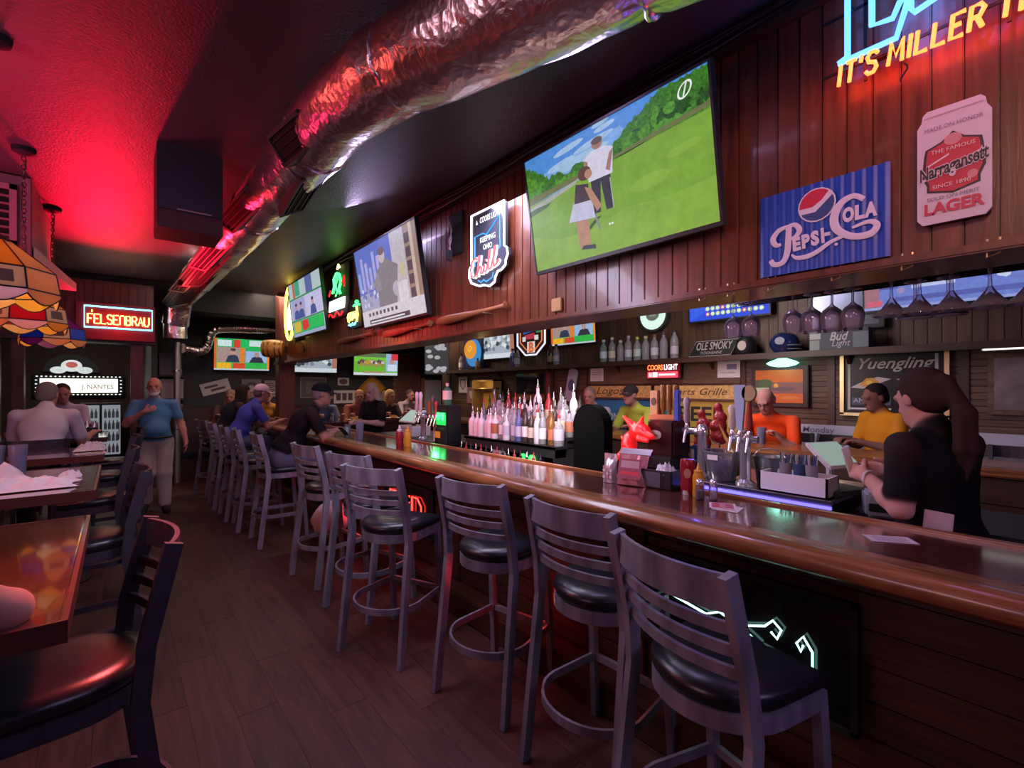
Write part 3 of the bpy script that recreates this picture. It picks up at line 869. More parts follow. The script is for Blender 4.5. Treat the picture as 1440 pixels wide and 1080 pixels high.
# ------------------------------------------------------------------ high tables on the left
def table(y0, y1, label, glossy=False):
    t = thing('high_table', label, 'table', (-0.75, (y0 + y1) / 2, 0), 0, 'high tables along the aisle')
    h = (y1 - y0) / 2
    MB().bbox((-0.65, -h, 1.035), (0.65, h, 1.07), 0.006).build('table_top', W_TABLE, t)
    m = MB()
    for lo, hi in (((-0.655, -h - 0.012, 1.02), (0.662, -h, 1.072)), ((-0.655, h, 1.02), (0.662, h + 0.012, 1.072)), ((0.65, -h, 1.02), (0.662, h, 1.072))): m.box(lo, hi)
    m.build('edge_band', mat('reddish_table_edge', (0.085, 0.022, 0.016), 0.35, coat=0.4), t)
    for s in (-0.35, 0.35):
        MB().lathe([(0.05, 0.03), (0.045, 0.06), (0.04, 1.0), (0.09, 1.02), (0.09, 1.035)], (s, 0, 0), 14).build('pedestal', BLACK, t, True)
        MB().lathe([(0.23, 0), (0.23, 0.012), (0.08, 0.04), (0.05, 0.06)], (s, 0, 0), 20).build('base', BLACK, t, True)
    return t
table(1.50, 2.66, 'high glossy table nearest the camera, reflecting the lamp')
table(3.32, 4.38, 'high table covered with crumpled napkins')
table(5.05, 5.80, 'high table with papers at its aisle corner, third along the aisle')
table(6.88, 7.85, 'high table where the two men talk')
def cloth(name, label, cx, cy, z, sx, sy, h, seed, cat='napkin', rot=0.0, group=None):
    n = 26; vs = []; fs = []
    for i in range(n):
        for j in range(n):
            u = -1 + 2 * i / (n - 1); v = -1 + 2 * j / (n - 1)
            d = 1 + 0.28 * noise.noise(Vector((u * 1.6, v * 1.6, seed)))
            hh = h * (0.5 + 0.9 * abs(noise.noise(Vector((u * 1.9, v * 2.3, seed + 5)))) + 0.5 * noise.noise(Vector((u * 5, v * 5, seed + 9)))) * max(0.0, 1 - max(abs(u), abs(v)) ** 4)
            vs.append((u * sx * d, v * sy * d, max(0.004, hh)))
    for i in range(n - 1):
        for j in range(n - 1): fs.append((i * n + j, (i + 1) * n + j, (i + 1) * n + j + 1, i * n + j + 1))
    o = MB().add(vs, fs).build(name, mat('soft_white_paper_napkin', (0.72, 0.66, 0.70), 0.85), None, True, (cx, cy, z), (0, 0, rot))
    return tag(o, label, cat, group)
cloth('paper_napkin', 'crumpled white napkin spread along the front of second table', -0.42, 3.58, 1.072, 0.24, 0.11, 0.06, 1.0, rot=0.1, group='napkins on the second table')
cloth('paper_napkin', 'crumpled white napkin heaped at the back of second table', -0.62, 3.98, 1.072, 0.18, 0.13, 0.10, 4.0, rot=0.4, group='napkins on the second table')
cloth('paper_napkin', 'small balled napkin near aisle edge of second table', -0.22, 3.86, 1.072, 0.05, 0.05, 0.05, 7.0, group='napkins on the second table')
cloth('paper_napkin', 'white napkin bundle at aisle corner of the third table', -0.18, 5.5, 1.072, 0.10, 0.12, 0.07, 11.0)
def tumbler(name, label, loc, m, r=0.038, h=0.16, liquid=None, cat='glass', group=None):
    t = thing(name, label, cat, loc, 0, group)
    MB().lathe([(r * 0.78, 0), (r * 0.8, 0.004), (r, h), (r * 0.94, h), (r * 0.75, 0.008), (0.001, 0.008)], seg=18).build('cup', m, t, True)
    if liquid: MB().lathe([(r * 0.74, 0.01), (r * 0.85, h * 0.7), (0.001, h * 0.7)], seg=14).build('drink', liquid, t, True)
    return t
WATER = mat('iced_water', (0.55, 0.6, 0.75), 0.2, trans=0.5, ior=1.3)
for i, (x, y, lb) in enumerate(((-0.70, 4.22, 'cloudy plastic cup on second table, beside the frame edge'), (-0.58, 4.27, 'cloudy plastic cup between two others on second table'), (-0.48, 4.25, 'cloudy plastic cup on second table, closest to the aisle'))):
    tumbler('plastic_cup', lb, (x, y, 1.0712), FROST, 0.045, 0.18, WATER, 'cup', 'cups on the second table')
mn = thing('paper_menu', 'white folded menu card at aisle edge of the third table', 'menu', (-0.17, 5.2, 1.0725), 0.2)
MB().box((-0.1, -0.07, 0), (0.1, 0.07, 0.003)).build('sheet', PAPER, mn)
MB().box((-0.08, -0.05, 0.003), (0.08, 0.02, 0.0036)).build('print', flat((0.35, 0.3, 0.34)), mn)
st = thing('condiment_stand', 'dark condiment stand at wall side of the two men\'s table', 'caddy', (-0.25, 7.62, 1.072))
MB().bbox((-0.07, -0.05, 0), (0.07, 0.05, 0.07), 0.005).build('tray', BLACK, st)
for x in (-0.035, 0.03): MB().lathe([(0.022, 0.03), (0.022, 0.11), (0.012, 0.13), (0.012, 0.15)], (x, 0, 0), 10).build('shaker', CHROME, st, True)

# ------------------------------------------------------------------ stained glass lamps
def stained(c):
    key = 'stained_glass_%.2f_%.2f_%.2f' % c
    if key in MATS: return MATS[key]
    m = bpy.data.materials.new(key); m.use_nodes = True
    nt = m.node_tree; nt.nodes.remove(nt.nodes['Principled BSDF'])
    out = nt.nodes['Material Output']
    tr = nt.nodes.new('ShaderNodeBsdfTranslucent'); tr.inputs[0].default_value = c + (1,)
    df = nt.nodes.new('ShaderNodeBsdfDiffuse'); df.inputs[0].default_value = c + (1,)
    gl = nt.nodes.new('ShaderNodeBsdfGlossy'); gl.inputs['Roughness'].default_value = 0.15
    m1 = nt.nodes.new('ShaderNodeMixShader'); m1.inputs[0].default_value = 0.62
    m2 = nt.nodes.new('ShaderNodeMixShader'); m2.inputs[0].default_value = 0.05
    nt.links.new(df.outputs[0], m1.inputs[1]); nt.links.new(tr.outputs[0], m1.inputs[2])
    nt.links.new(m1.outputs[0], m2.inputs[1]); nt.links.new(gl.outputs[0], m2.inputs[2])
    nt.links.new(m2.outputs[0], out.inputs[0])
    MATS[key] = m
    return m
CREAM = (0.82, 0.66, 0.52); AMBER = (0.95, 0.52, 0.10); RUBY = (0.75, 0.03, 0.05); BLUE = (0.04, 0.10, 0.62); PURP = (0.28, 0.05, 0.32); PEACH = (0.9, 0.55, 0.30)
LEAD = mat('lead_came', (0.03, 0.022, 0.02), 0.5, 0.4)
def tiffany(x, y, z, crown, band, skirt, label, R=0.29, energy=5.0):
    t = thing('stained_glass_lamp', label, 'lamp', (x, y, z), 0.2, 'stained glass lamps over the tables')
    N = 8; lead = MB()
    def ring(r, zz): return [Vector((r * math.cos(2 * PI * (i + 0.5) / N), r * math.sin(2 * PI * (i + 0.5) / N), zz)) for i in range(N)]
    r0, r1, r2 = ring(0.06, 0.30), ring(R * 0.93, 0.16), ring(R, 0.06)
    def panel(pts, nm, c, emblem=False):
        pts = [Vector(q) for q in pts]
        nrm = (pts[1] - pts[0]).cross(pts[2] - pts[0]).normalized()
        n = len(pts); m = MB()
        m.add([tuple(q + nrm * 0.002) for q in pts] + [tuple(q - nrm * 0.002) for q in pts], [tuple(range(n)), tuple(reversed(range(n, 2 * n)))] + [(i, n + i, n + (i + 1) % n, (i + 1) % n) for i in range(n)])
        o = m.build(nm, stained(c), t)
        if emblem:
            cen = sum(pts, Vector()) / n
            q = [cen + (p_ - cen) * 0.55 for p_ in pts]
            s = nrm if nrm.dot(Vector((cen.x, cen.y, 0))) > 0 else -nrm
            MB().add([tuple(v + s * 0.0035) for v in q], [tuple(range(n))]).build('emblem', flat((0.20, 0.12, 0.08)), o, fix=False)
        return o
    for i in range(N):
        j = (i + 1) % N
        panel([r0[i], r0[j], r1[j], r1[i]], 'crown_panel', crown[i % len(crown)])
        bc = band[i % len(band)]
        panel([r1[i], r1[j], r2[j], r2[i]], 'band_panel', bc, bc == CREAM)
        sc = [r2[i], r2[j]]
        for k in range(7):
            a = k / 6
            q = r2[j].lerp(r2[i], a); q = q + Vector((0, 0, -0.02 - 0.045 * math.sin(PI * a)))
            sc.append(q)
        panel(sc, 'skirt_panel', skirt[i % len(skirt)])
        for a, b in ((r0[i], r1[i]), (r1[i], r2[i]), (r0[i], r0[j]), (r1[i], r1[j]), (r2[i], r2[j])): lead.tube([a, b], 0.0045, 5)
        lead.tube(sc[2:], 0.0035, 5)
    lead.build('lead_frame', LEAD, t)
    MB().lathe([(0.065, 0.295), (0.05, 0.32), (0.02, 0.335), (0.012, 0.36)], seg=14).build('top_cap', CHAINM, t, True)
    MB().lathe([(0.012, 0.20), (0.03, 0.17), (0.034, 0.14), (0.022, 0.11), (0.005, 0.10)], seg=12).build('bulb', glow((1.0, 0.72, 0.36), 7.0), t, True)
    m = MB(); zz = 0.36; k = 0
    while z + zz < CZ - 0.03:
        pts = []
        for i in range(10):
            a = 2 * PI * i / 10
            u, w = 0.011 * math.cos(a), 0.020 * math.sin(a)
            pts.append((u, 0, zz + 0.018 + w) if k % 2 else (0, u, zz + 0.018 + w))
        m.tube(pts, 0.0035, 5, True); zz += 0.030; k += 1
    m.build('chain', CHAINM, t)
    m = MB(); m.tube([(0.012 * math.sin(9 * a), 0.012 * math.cos(9 * a), 0.34 + a) for a in [i * 0.03 for i in range(int((CZ - z - 0.36) / 0.03))]], 0.004, 5)
    m.build('flex_cord', mat('brown_cloth_flex', (0.20, 0.08, 0.09), 0.6), t, True)
    MB().lathe([(0.02, CZ - z - 0.05), (0.06, CZ - z - 0.03), (0.065, CZ - z)], seg=18).build('ceiling_rose', BLACKM, t, True)
    o = lamp('lamp_bulb_light', 'POINT', (x, y, z + 0.13), (1.0, 0.66, 0.34), energy, 0.035)
tiffany(-0.45, 3.28, 2.0, [CREAM, AMBER, PEACH, AMBER], [AMBER, CREAM], [AMBER, PEACH], 'stained glass lamp cut by the frame edge, amber and cream panels', 0.235, 18)
tiffany(-0.50, 4.68, 2.00, [AMBER, PEACH], [CREAM, RUBY, CREAM, PURP], [AMBER, PEACH, AMBER], 'stained glass lamp with ruby and purple band panels', 0.23, 11)
tiffany(-0.46, 6.05, 1.99, [PURP, PEACH], [BLUE, CREAM], [PEACH, PURP, AMBER], 'stained glass lamp with blue band panels, furthest along the aisle', 0.235, 12)

# ------------------------------------------------------------------ left ceiling boxes, header, posts, back room
vb = thing('air_vent_box', 'pink-lit boxed air vent hanging under ceiling above the lamps', 'vent', (-1.2, 6.05, 2.62))
PINKP = mat('pinkish_vent_paint', (0.30, 0.16, 0.19), 0.6)
MB().bbox((-0.68, -0.77, 0), (0.68, 0.8, 0.63), 0.006).build('housing', PINKP, vb)
m = MB()
for lo, hi in (((0.10, -0.795, 0.08), (0.60, -0.768, 0.12)), ((0.10, -0.795, 0.51), (0.60, -0.768, 0.55)), ((0.10, -0.795, 0.08), (0.14, -0.768, 0.55)), ((0.56, -0.795, 0.08), (0.60, -0.768, 0.55))): m.box(lo, hi)
m.build('vent_frame', mat('pale_pink_frame_paint', (0.42, 0.24, 0.28), 0.5), vb)
MB().box((0.14, -0.778, 0.12), (0.56, -0.768, 0.51)).build('grille', BLACKM, vb)
for k in range(6): MB().box((0.14, -0.788, 0.15 + k * 0.06), (0.56, -0.776, 0.165 + k * 0.06)).build('slat', PINKP, vb)
MB().slab([(0.69, -0.77), (0.86, 0.8), (0.69, 0.8)], 0.02, 0.1).build('deflector', mat('pale_deflector_metal', (0.4, 0.36, 0.38), 0.4, 0.5), vb)
sb = thing('ceiling_box', 'black equipment box hung from the ceiling left of the duct', 'box', (0.39, 4.12, 2.81))
MB().bbox((-0.19, -0.17, 0), (0.19, 0.2, CZ - 2.81), 0.006).build('housing', mat('black_box_paint', (0.022, 0.022, 0.028), 0.5), sb)
MB().box((-0.185, -0.176, 0.005), (0.185, -0.168, 0.40)).build('front_panel', mat('dark_slate_panel', (0.02, 0.022, 0.03), 0.4), sb)
MB().box((-0.08, -0.180, 0.01), (0.12, -0.170, 0.016)).build('label_strip', flat((0.4, 0.38, 0.42)), sb)
MB().bbox((-0.19, -0.17, -0.12), (0.19, 0.2, 0.0), 0.006).build('lower_panel', mat('dark_maroon_panel', (0.05, 0.018, 0.02), 0.5), sb)
hd = struct(MB().box((-2.6, 9.06, 2.36), (0.42, 9.3, 3.16)).build('wall_sign_header', W_POST))
for i in range(14):
    MB().bbox((-0.95 + i * 0.098, 9.03, 2.30), (-0.857 + i * 0.098, 9.06, 3.12), 0.004).build('board', W_FASCIA, hd)
MB().box((-2.6, 9.0, 2.27), (0.44, 9.34, 2.36)).build('lintel', W_DARKX, hd)
for k, (x, w) in enumerate(((0.22, 0.15), (-1.03, 0.12), (-1.28, 0.16))):
    tag(MB().bbox((-w / 2, -0.09, 0), (w / 2, 0.09, 2.27), 0.008).build('door_post', W_POST, None, loc=(x, 9.16, 0)),
        ['red-brown door post beside the standing man', 'slim door post left of the lit marquee room', 'broad door post behind the grey haired man'][k], 'post')
struct(MB().box((-4.2, 9.1, 0), (-1.36, 9.25, 2.4)).build('wall_partition', W_POST))

sg = thing('neon_sign', 'red box sign with cyan neon border over the back room doorway', 'sign', (0.01, 8.92, 2.32))
MB().bbox((-0.46, 0.0, -0.02), (0.42, 0.1, 0.50), 0.006).build('sign_box', mat('deep_red_sign_paint', (0.30, 0.012, 0.02), 0.45), sg)
m = MB()
m.tube([(-0.37, -0.02, 0.15), (-0.37, -0.02, 0.445), (0.385, -0.02, 0.445), (0.385, -0.02, 0.15)], 0.011, 8, True)
m.build('neon_border', glow((0.12, 0.75, 0.95), 5.0), sg, True)
m = MB(); neon_text(m, 'FELSEnBRAU', -0.335, 0.205, 0.055, 0.13, 0.0145, 0.0085, -0.022)
m.tube([(-0.29, -0.022, 0.36), (-0.29, -0.022, 0.395)], 0.006, 6)
m.build('neon_lettering', glow((1.0, 0.56, 0.12), 5.5), sg, True)
lamp('sign_red_spill', 'POINT', (0.0, 8.7, 2.55), (1.0, 0.05, 0.04), 3.0, 0.1)

mq = thing('lit_marquee', 'lit white marquee board ringed with bulbs in the back room', 'sign', (-0.56, 13.09, 1.45))
MB().bbox((-0.72, 0, 0), (0.66, 0.1, 0.44), 0.01).build('frame', BLACKM, mq)
MB().box((-0.62, -0.01, 0.07), (0.56, 0.0, 0.36)).build('letter_board', glow((1.0, 0.97, 0.86), 1.15), mq)
m = MB(); text_mb(m, 'J. NANTES', 0.13, 0.24, 0.15, -0.014, wid=0.50); m.build('lettering', flat((0.30, 0.16, 0.10)), mq)
m = MB()
for i in range(20):
    for z in (0.035, 0.40): m.lathe([(0.001, -0.012), (0.02, 0), (0.001, 0.012)], (-0.66 + i * 0.066, -0.012, z), 8)
for k in range(4):
    for x in (-0.67, 0.61): m.lathe([(0.001, -0.012), (0.02, 0), (0.001, 0.012)], (x, -0.012, 0.1 + 0.075 * k), 8)
m.build('bulb_row', glow((0.85, 0.95, 0.85), 1.4), mq)['kind'] = 'stuff'
ws = thing('round_wall_sign', 'arched white emblem sign hung above the lit marquee', 'sign', (-0.72, 13.15, 1.92))
MB().prism(ellipse(0, 0.02, 0.42, 0.36, 20, 0, PI), -0.03, 0).build('board', mat('dark_grey_sign', (0.06, 0.07, 0.07), 0.5), ws)
picture('emblem', ws, 1, 1, [(ellipse(0.3, 0.06, 0.12, 0.07), (0.75, 0.8, 0.78)), (ellipse(0.7, 0.06, 0.12, 0.07), (0.75, 0.8, 0.78)), (ellipse(0.5, 0.15, 0.16, 0.12), (0.80, 0.85, 0.82)), (ellipse(0.5, 0.17, 0.09, 0.06), (0.55, 0.12, 0.10)), (rect(0.38, 0.04, 0.62, 0.08), (0.8, 0.85, 0.82))], -0.032, 0.75)
for k, (x, lb) in enumerate(((-0.42, 'glass door cooler under the marquee, left of the pair'), (-0.10, 'glass door cooler under the marquee, beside the door post'))):
    c = thing('drinks_cooler', lb, 'cooler', (x, 12.6, 0), 0, 'coolers in the back room')
    MB().bbox((-0.155, -0.2, 0), (0.155, 0.2, 1.32), 0.01).build('cabinet', BLACK, c)
    d = MB().bbox((-0.14, -0.225, 0.3), (0.14, -0.2, 1.28), 0.005).build('door', mat('lit_cooler_glass', (0.30, 0.33, 0.36), 0.2, emit=(0.55, 0.62, 0.70), strength=0.28), c)
    MB().box((0.11, -0.25, 0.6), (0.125, -0.225, 0.95)).build('handle', STEEL, d)
    m = MB()
    for r_ in range(4):
        for q in range(4): m.lathe([(0.022, 0), (0.022, 0.11), (0.008, 0.15), (0.008, 0.18)], (-0.09 + q * 0.06, -0.232, 0.34 + r_ * 0.23), 8, sy=0.3)
    m.build('bottles_inside', flat((0.16, 0.2, 0.24)), d)['kind'] = 'stuff'
# ------------------------------------------------------------------ screens
def television(label, loc, w, h, layers, emit=1.0, rz=WALL, tilt=0.0, texts=(), group='screens in the pub', arm=0.1, roll=0.0):
    t = thing('television', label, 'screen', loc, rz, group, tilt, roll)
    picture('screen', t, w, h, layers, -0.004, emit, 0.0, texts)
    m = MB(); b = 0.012
    for lo, hi in (((-w / 2 - b, -0.012, -b - 0.008), (w / 2 + b, 0.03, 0.0)), ((-w / 2 - b, -0.012, h), (w / 2 + b, 0.03, h + b)), ((-w / 2 - b, -0.012, 0), (-w / 2, 0.03, h)), ((w / 2, -0.012, 0), (w / 2 + b, 0.03, h))): m.box(lo, hi)
    m.build('bezel', BLACK, t)
    MB().bbox((-w / 2, 0.0, 0), (w / 2, 0.035, h), 0.008).build('back_casing', BLACKM, t)
    MB().bbox((-w * 0.2, 0.03, h * 0.25), (w * 0.2, 0.03 + arm, h * 0.75), 0.008).build('wall_mount', BLACKM, t)
    return t
def blobs(x0, x1, zf, zt, n, c, seed, r=0.03):
    rnd = random.Random(seed); out = []
    for i in range(n):
        x = x0 + (x1 - x0) * rnd.random(); a = rnd.random()
        z = zf(x) + (zt(x) - zf(x)) * a
        k = 0.6 + 0.8 * rnd.random()
        g = 0.55 + 0.9 * rnd.random()
        g = round(g * 3) / 3
        out.append((ellipse(x, z, r * k * 0.7, r * k, 9), (c[0] * g, c[1] * g, c[2] * g)))
    return out
def humanlike(x, z, s, shirt, trousers, skin, hair, bare=False):
    q = lambda pts: [(x + a * s, z + b * s) for a, b in pts]
    L_ = []
    if bare:   # golfer in skirt, leaning over the ball
        L_ += [(q([(-.03, 0), (.02, 0), (.03, .34), (-.04, .34)]), skin), (q([(-.07, .02), (-.03, .02), (-.02, .34), (-.08, .34)]), skin)]
        L_ += [(q([(-.06, 0), (.06, -.03), (.06, .02), (-.04, .04)]), (0.05, 0.06, 0.08))]
        L_ += [(q([(-.14, .34), (.08, .30), (.07, .50), (-.08, .55)]), trousers), (q([(-.08, .52), (.06, .50), (.05, .68), (-.05, .72)]), shirt)]
        L_ += [(q([(.02, .66), (.07, .62), (.14, .40), (.10, .36), (.05, .52)]), skin), (ellipse(x + .03 * s, z + .80 * s, .055 * s, .075 * s, 12), hair), (ellipse(x + .06 * s, z + .78 * s, .03 * s, .05 * s, 12), skin)]
        return L_
    L_ += [(q([(-.10, 0), (-.03, 0), (0, .42), (.03, 0), (.10, 0), (.10, .5), (-.10, .5)]), trousers)]
    L_ += [(q([(-.12, .46), (.12, .46), (.15, .80), (.06, .86), (-.06, .86), (-.15, .80)]), shirt)]
    L_ += [(q([(-.15, .78), (-.11, .74), (-.13, .52), (-.17, .54)]), skin), (q([(.15, .78), (.11, .74), (.06, .54), (.10, .50)]), skin)]
    L_ += [(ellipse(x, z + .93 * s, .055 * s, .075 * s, 12), skin), (ellipse(x, z + .97 * s, .058 * s, .05 * s, 12), hair)]
    return L_
SKY = (0.09, 0.30, 0.78); GR = (0.22, 0.42, 0.045); TREE = (0.045, 0.19, 0.02); TREE2 = (0.09, 0.30, 0.03); TREE3 = (0.02, 0.09, 0.015); GRL = (0.27, 0.47, 0.06)
SCREEN_TONE.update({TREE: (0.75, 60.0), TREE2: (0.6, 50.0), TREE3: (0.8, 60.0), GR: (0.18, 9.0), GRL: (0.16, 9.0)})
def crown(x0, x1, zf, zt, seed, c, n=26):
    """tree mass with a lumpy top edge"""
    rnd = random.Random(seed); top = []
    for i in range(n + 1):
        x = x1 + (x0 - x1) * i / n; top.append((x, min(0.998, zt(x) + rnd.uniform(-.018, .018))))
    return ([(x0, zf(x0)), (x1, zf(x1))] + top, c)
Lg = [(rect(0, 0, 1, 1), SKY), ([(0, .62), (.75, .62), (.6, .90), (0, .80)], (0.22, 0.45, 0.84))]
for (x, z, rx, rz_) in ((.30, .93, .10, .025), (.45, .88, .12, .025), (.52, .95, .06, .02), (.38, .80, .16, .04), (.25, .83, .1, .03), (.5, .99, .05, .02)): Lg.append((ellipse(x, z, rx, rz_, 16, rot=0.15), (0.40, 0.60, 0.86)))
Lg += [crown(0, .20, lambda x: .66, lambda x: .95 - 1.1 * x, 3, TREE), crown(0.0, .16, lambda x: .66, lambda x: .86 - 0.9 * x, 4, TREE2), crown(.10, .62, lambda x: .66, lambda x: .765 + .02 * math.sin(40 * x), 5, TREE), crown(.2, .6, lambda x: .66, lambda x: .72, 6, TREE2)]
def rt_(x): return min(.998, .79 + .62 * max(0, x - .56) ** .8)
Lg += [crown(.52, 1.0, lambda x: .68, rt_, 7, TREE, 40), crown(.58, 1.0, lambda x: .68, lambda x: .70 + .55 * (rt_(x) - .70), 8, TREE3, 40), crown(.60, 1.0, lambda x: .70, lambda x: .70 + .28 * (rt_(x) - .70), 9, TREE2, 40)]
rnd_ = random.Random(5)
for k in range(26):
    x = rnd_.uniform(.60, .96); z = rnd_.uniform(.74, rt_(x) - .06)
    Lg.append((ellipse(x, z, rnd_.uniform(.015, .03), rnd_.uniform(.02, .045), 10), rnd_.choice([TREE2, TREE, TREE3])))
Lg += [([(0, 0), (1, 0), (1, 0.72), (0.75, 0.70), (0.5, 0.66), (0.2, 0.62), (0, 0.60)], GR)]
Lg += [([(0, 0.60), (0.2, 0.63), (0.5, 0.675), (1, 0.735), (1, 0.77), (0.6, 0.71), (0.3, 0.685), (0, 0.66)], (0.17, 0.19, 0.07)),
       ([(0, 0.545), (0.15, 0.57), (0.32, 0.62), (0.36, 0.66), (0.2, 0.62), (0, 0.575)], (0.42, 0.45, 0.42)),
       ([(0, 0.50), (0.12, 0.53), (0.16, 0.56), (0.05, 0.56), (0, 0.55)], (0.05, 0.14, 0.04)),
       ([(0, 0), (1, 0), (1, 0.30), (0.8, 0.27), (0.6, 0.30), (0.4, 0.22), (0.2, 0.22), (0, 0.32)], GRL), (ellipse(.72, .42, .10, .05, 16, rot=.2), GRL), (ellipse(.88, .55, .08, .03, 16, rot=.2), GRL),
       ([(0.35, 0.18), (0.46, 0.30), (0.43, 0.30), (0.36, 0.22)], (0.04, 0.10, 0.02)), (ellipse(0.50, 0.215, 0.006, 0.010, 8), (0.9, 0.9, 0.9)), (ellipse(0.515, 0.215, 0.006, 0.010, 8), (0.9, 0.9, 0.9)),
       ([(0.41, 0.36), (0.425, 0.36), (0.45, 0.20), (0.44, 0.19)], (0.25, 0.26, 0.28))]
Lg += humanlike(0.475, 0.33, 0.56, (0.74, 0.70, 0.86), (0.04, 0.045, 0.07), (0.40, 0.22, 0.18), (0.14, 0.10, 0.09))
Lg += humanlike(0.365, 0.08, 0.74, (0.07, 0.05, 0.06), (0.60, 0.60, 0.80), (0.50, 0.26, 0.17), (0.12, 0.06, 0.04), True)
Lg += [([(0.525, 0.56), (0.53, 0.56), (0.535, 0.32), (0.53, 0.32)], (0.5, 0.5, 0.5))]
Lg += [(ellipse(0.905, 0.905, 0.028, 0.055, 16, rot=-0.3), (0.9, 0.95, 0.9)), (ellipse(0.905, 0.905, 0.021, 0.043, 16, rot=-0.3), TREE), ([(0.893, 0.86), (0.900, 0.86), (0.918, 0.95), (0.911, 0.95)], (0.9, 0.95, 0.9))]
television('big golf broadcast screen high on the boarded header', (2.085, 1.65, 2.353), 1.205, 0.675, Lg, 0.72, WALL, 0.17)

NB = (0.10, 0.17, 0.55)
Ln = [(rect(0, 0, 1, 1), NB)]
for k in range(7): Ln.append((rect(0.02 + k * .07, 0.45, 0.065 + k * .07, 0.70 + 0.25 * ((k * 37) % 10) / 10), (0.30 + .05 * (k % 3), 0.38, 0.70)))
Ln += [(rect(0, 0.18, 0.55, 0.42), (0.36, 0.38, 0.55)), (rect(0.62, 0.15, 0.82, 1), (0.48, 0.46, 0.52)), (rect(0.82, 0.1, 1, 1), (0.30, 0.22, 0.17)), (rect(0.90, 0.1, 0.94, 1), (0.55, 0.45, 0.36))]
for k in range(5): Ln.append((rect(0.83, 0.2 + k * .15, 0.895, 0.31 + k * .15), (0.08, 0.07, 0.09)))
for k in range(22): Ln.append((ellipse(0.05 + 0.4 * random.random(), 0.25 + 0.25 * random.random(), 0.02, 0.03, 8), random.choice([(0.15, 0.2, 0.5), (0.55, 0.6, 0.8), (0.3, 0.3, 0.45)])))
Ln += [([(0.33, 0.2), (0.62, 0.2), (0.70, 0.62), (0.52, 0.76), (0.36, 0.64)], (0.20, 0.21, 0.24)), ([(0.27, 0.50), (0.37, 0.62), (0.42, 0.42), (0.34, 0.38)], (0.25, 0.26, 0.29)),
       (ellipse(0.47, 0.80, 0.055, 0.09, 14), (0.52, 0.45, 0.50)), (ellipse(0.47, 0.855, 0.055, 0.05, 14), (0.14, 0.12, 0.15)), (ellipse(0.64, 0.36, 0.06, 0.09, 14), (0.42, 0.42, 0.50)), (rect(0.66, 0.2, 0.80, 0.42), (0.62, 0.62, 0.68)),
       (ellipse(0.76, 0.55, 0.045, 0.09, 14), (0.50, 0.47, 0.32)), (rect(0, 0, 1, 0.20), (0.62, 0.60, 0.66)), (rect(0.12, 0.02, 0.78, 0.075), (0.06, 0.06, 0.09)), (rect(0.14, 0.035, 0.7, 0.055), (0.7, 0.7, 0.75))]
for k in range(8): Ln.append((rect(0.12 + k * .065, 0.12, 0.155 + k * .065, 0.165), (0.10, 0.09, 0.12)))
television('screen showing a seated man in grey over a white caption bar', (2.085, 4.35, 2.27), 1.36, 0.80, Ln, 0.85, WALL, 0.16)
Lc = [(rect(0, 0, 1, 1), (0.50, 0.50, 0.62)), (rect(0, 0.70, 1, 1), (0.42, 0.52, 0.55)), (rect(0.2, 0.74, 0.36, 1), (0.05, 0.36, 0.22)), (rect(0.55, 0.72, 0.75, 1), (0.10, 0.14, 0.35)), (rect(0.13, 0.72, 0.2, 1), (0.55, 0.12, 0.08)), (rect(0, 0.69, 1, 0.72), (0.03, 0.25, 0.10)),
      (rect(0.05, 0.32, 0.48, 0.68), (0.36, 0.34, 0.60)), (rect(0.50, 0.32, 0.97, 0.69), (0.52, 0.50, 0.75)), (rect(0, 0.285, 1, 0.315), (0.03, 0.25, 0.10)), (rect(0.03, 0.06, 0.97, 0.28), (0.02, 0.40, 0.14)),
      ([(0.06, 0.08), (0.28, 0.08), (0.28, 0.27), (0.06, 0.27)], (0.60, 0.45, 0.05)), ([(0.32, 0.12), (0.42, 0.08), (0.54, 0.13), (0.52, 0.27), (0.33, 0.27)], (0.62, 0.04, 0.03)), (rect(0.6, 0.1, 0.93, 0.27), (0.02, 0.48, 0.10)), (rect(0, 0, 1, 0.06), (0.32, 0.38, 0.55))]
for x in (0.2, 0.36, 0.72):
    Lc += [([(x - .09, .32), (x + .09, .32), (x + .07, .46), (x, .5), (x - .07, .46)], (0.06, 0.09, 0.28)), (ellipse(x, 0.54, 0.035, 0.06, 12), (0.50, 0.28, 0.30)), (ellipse(x, 0.585, 0.036, 0.03, 12), (0.08, 0.05, 0.06))]
television('split picture quiz screen furthest along the boarded header', (2.085, 7.0, 2.38), 1.45, 0.78, Lc, 0.85, WALL, 0.12)
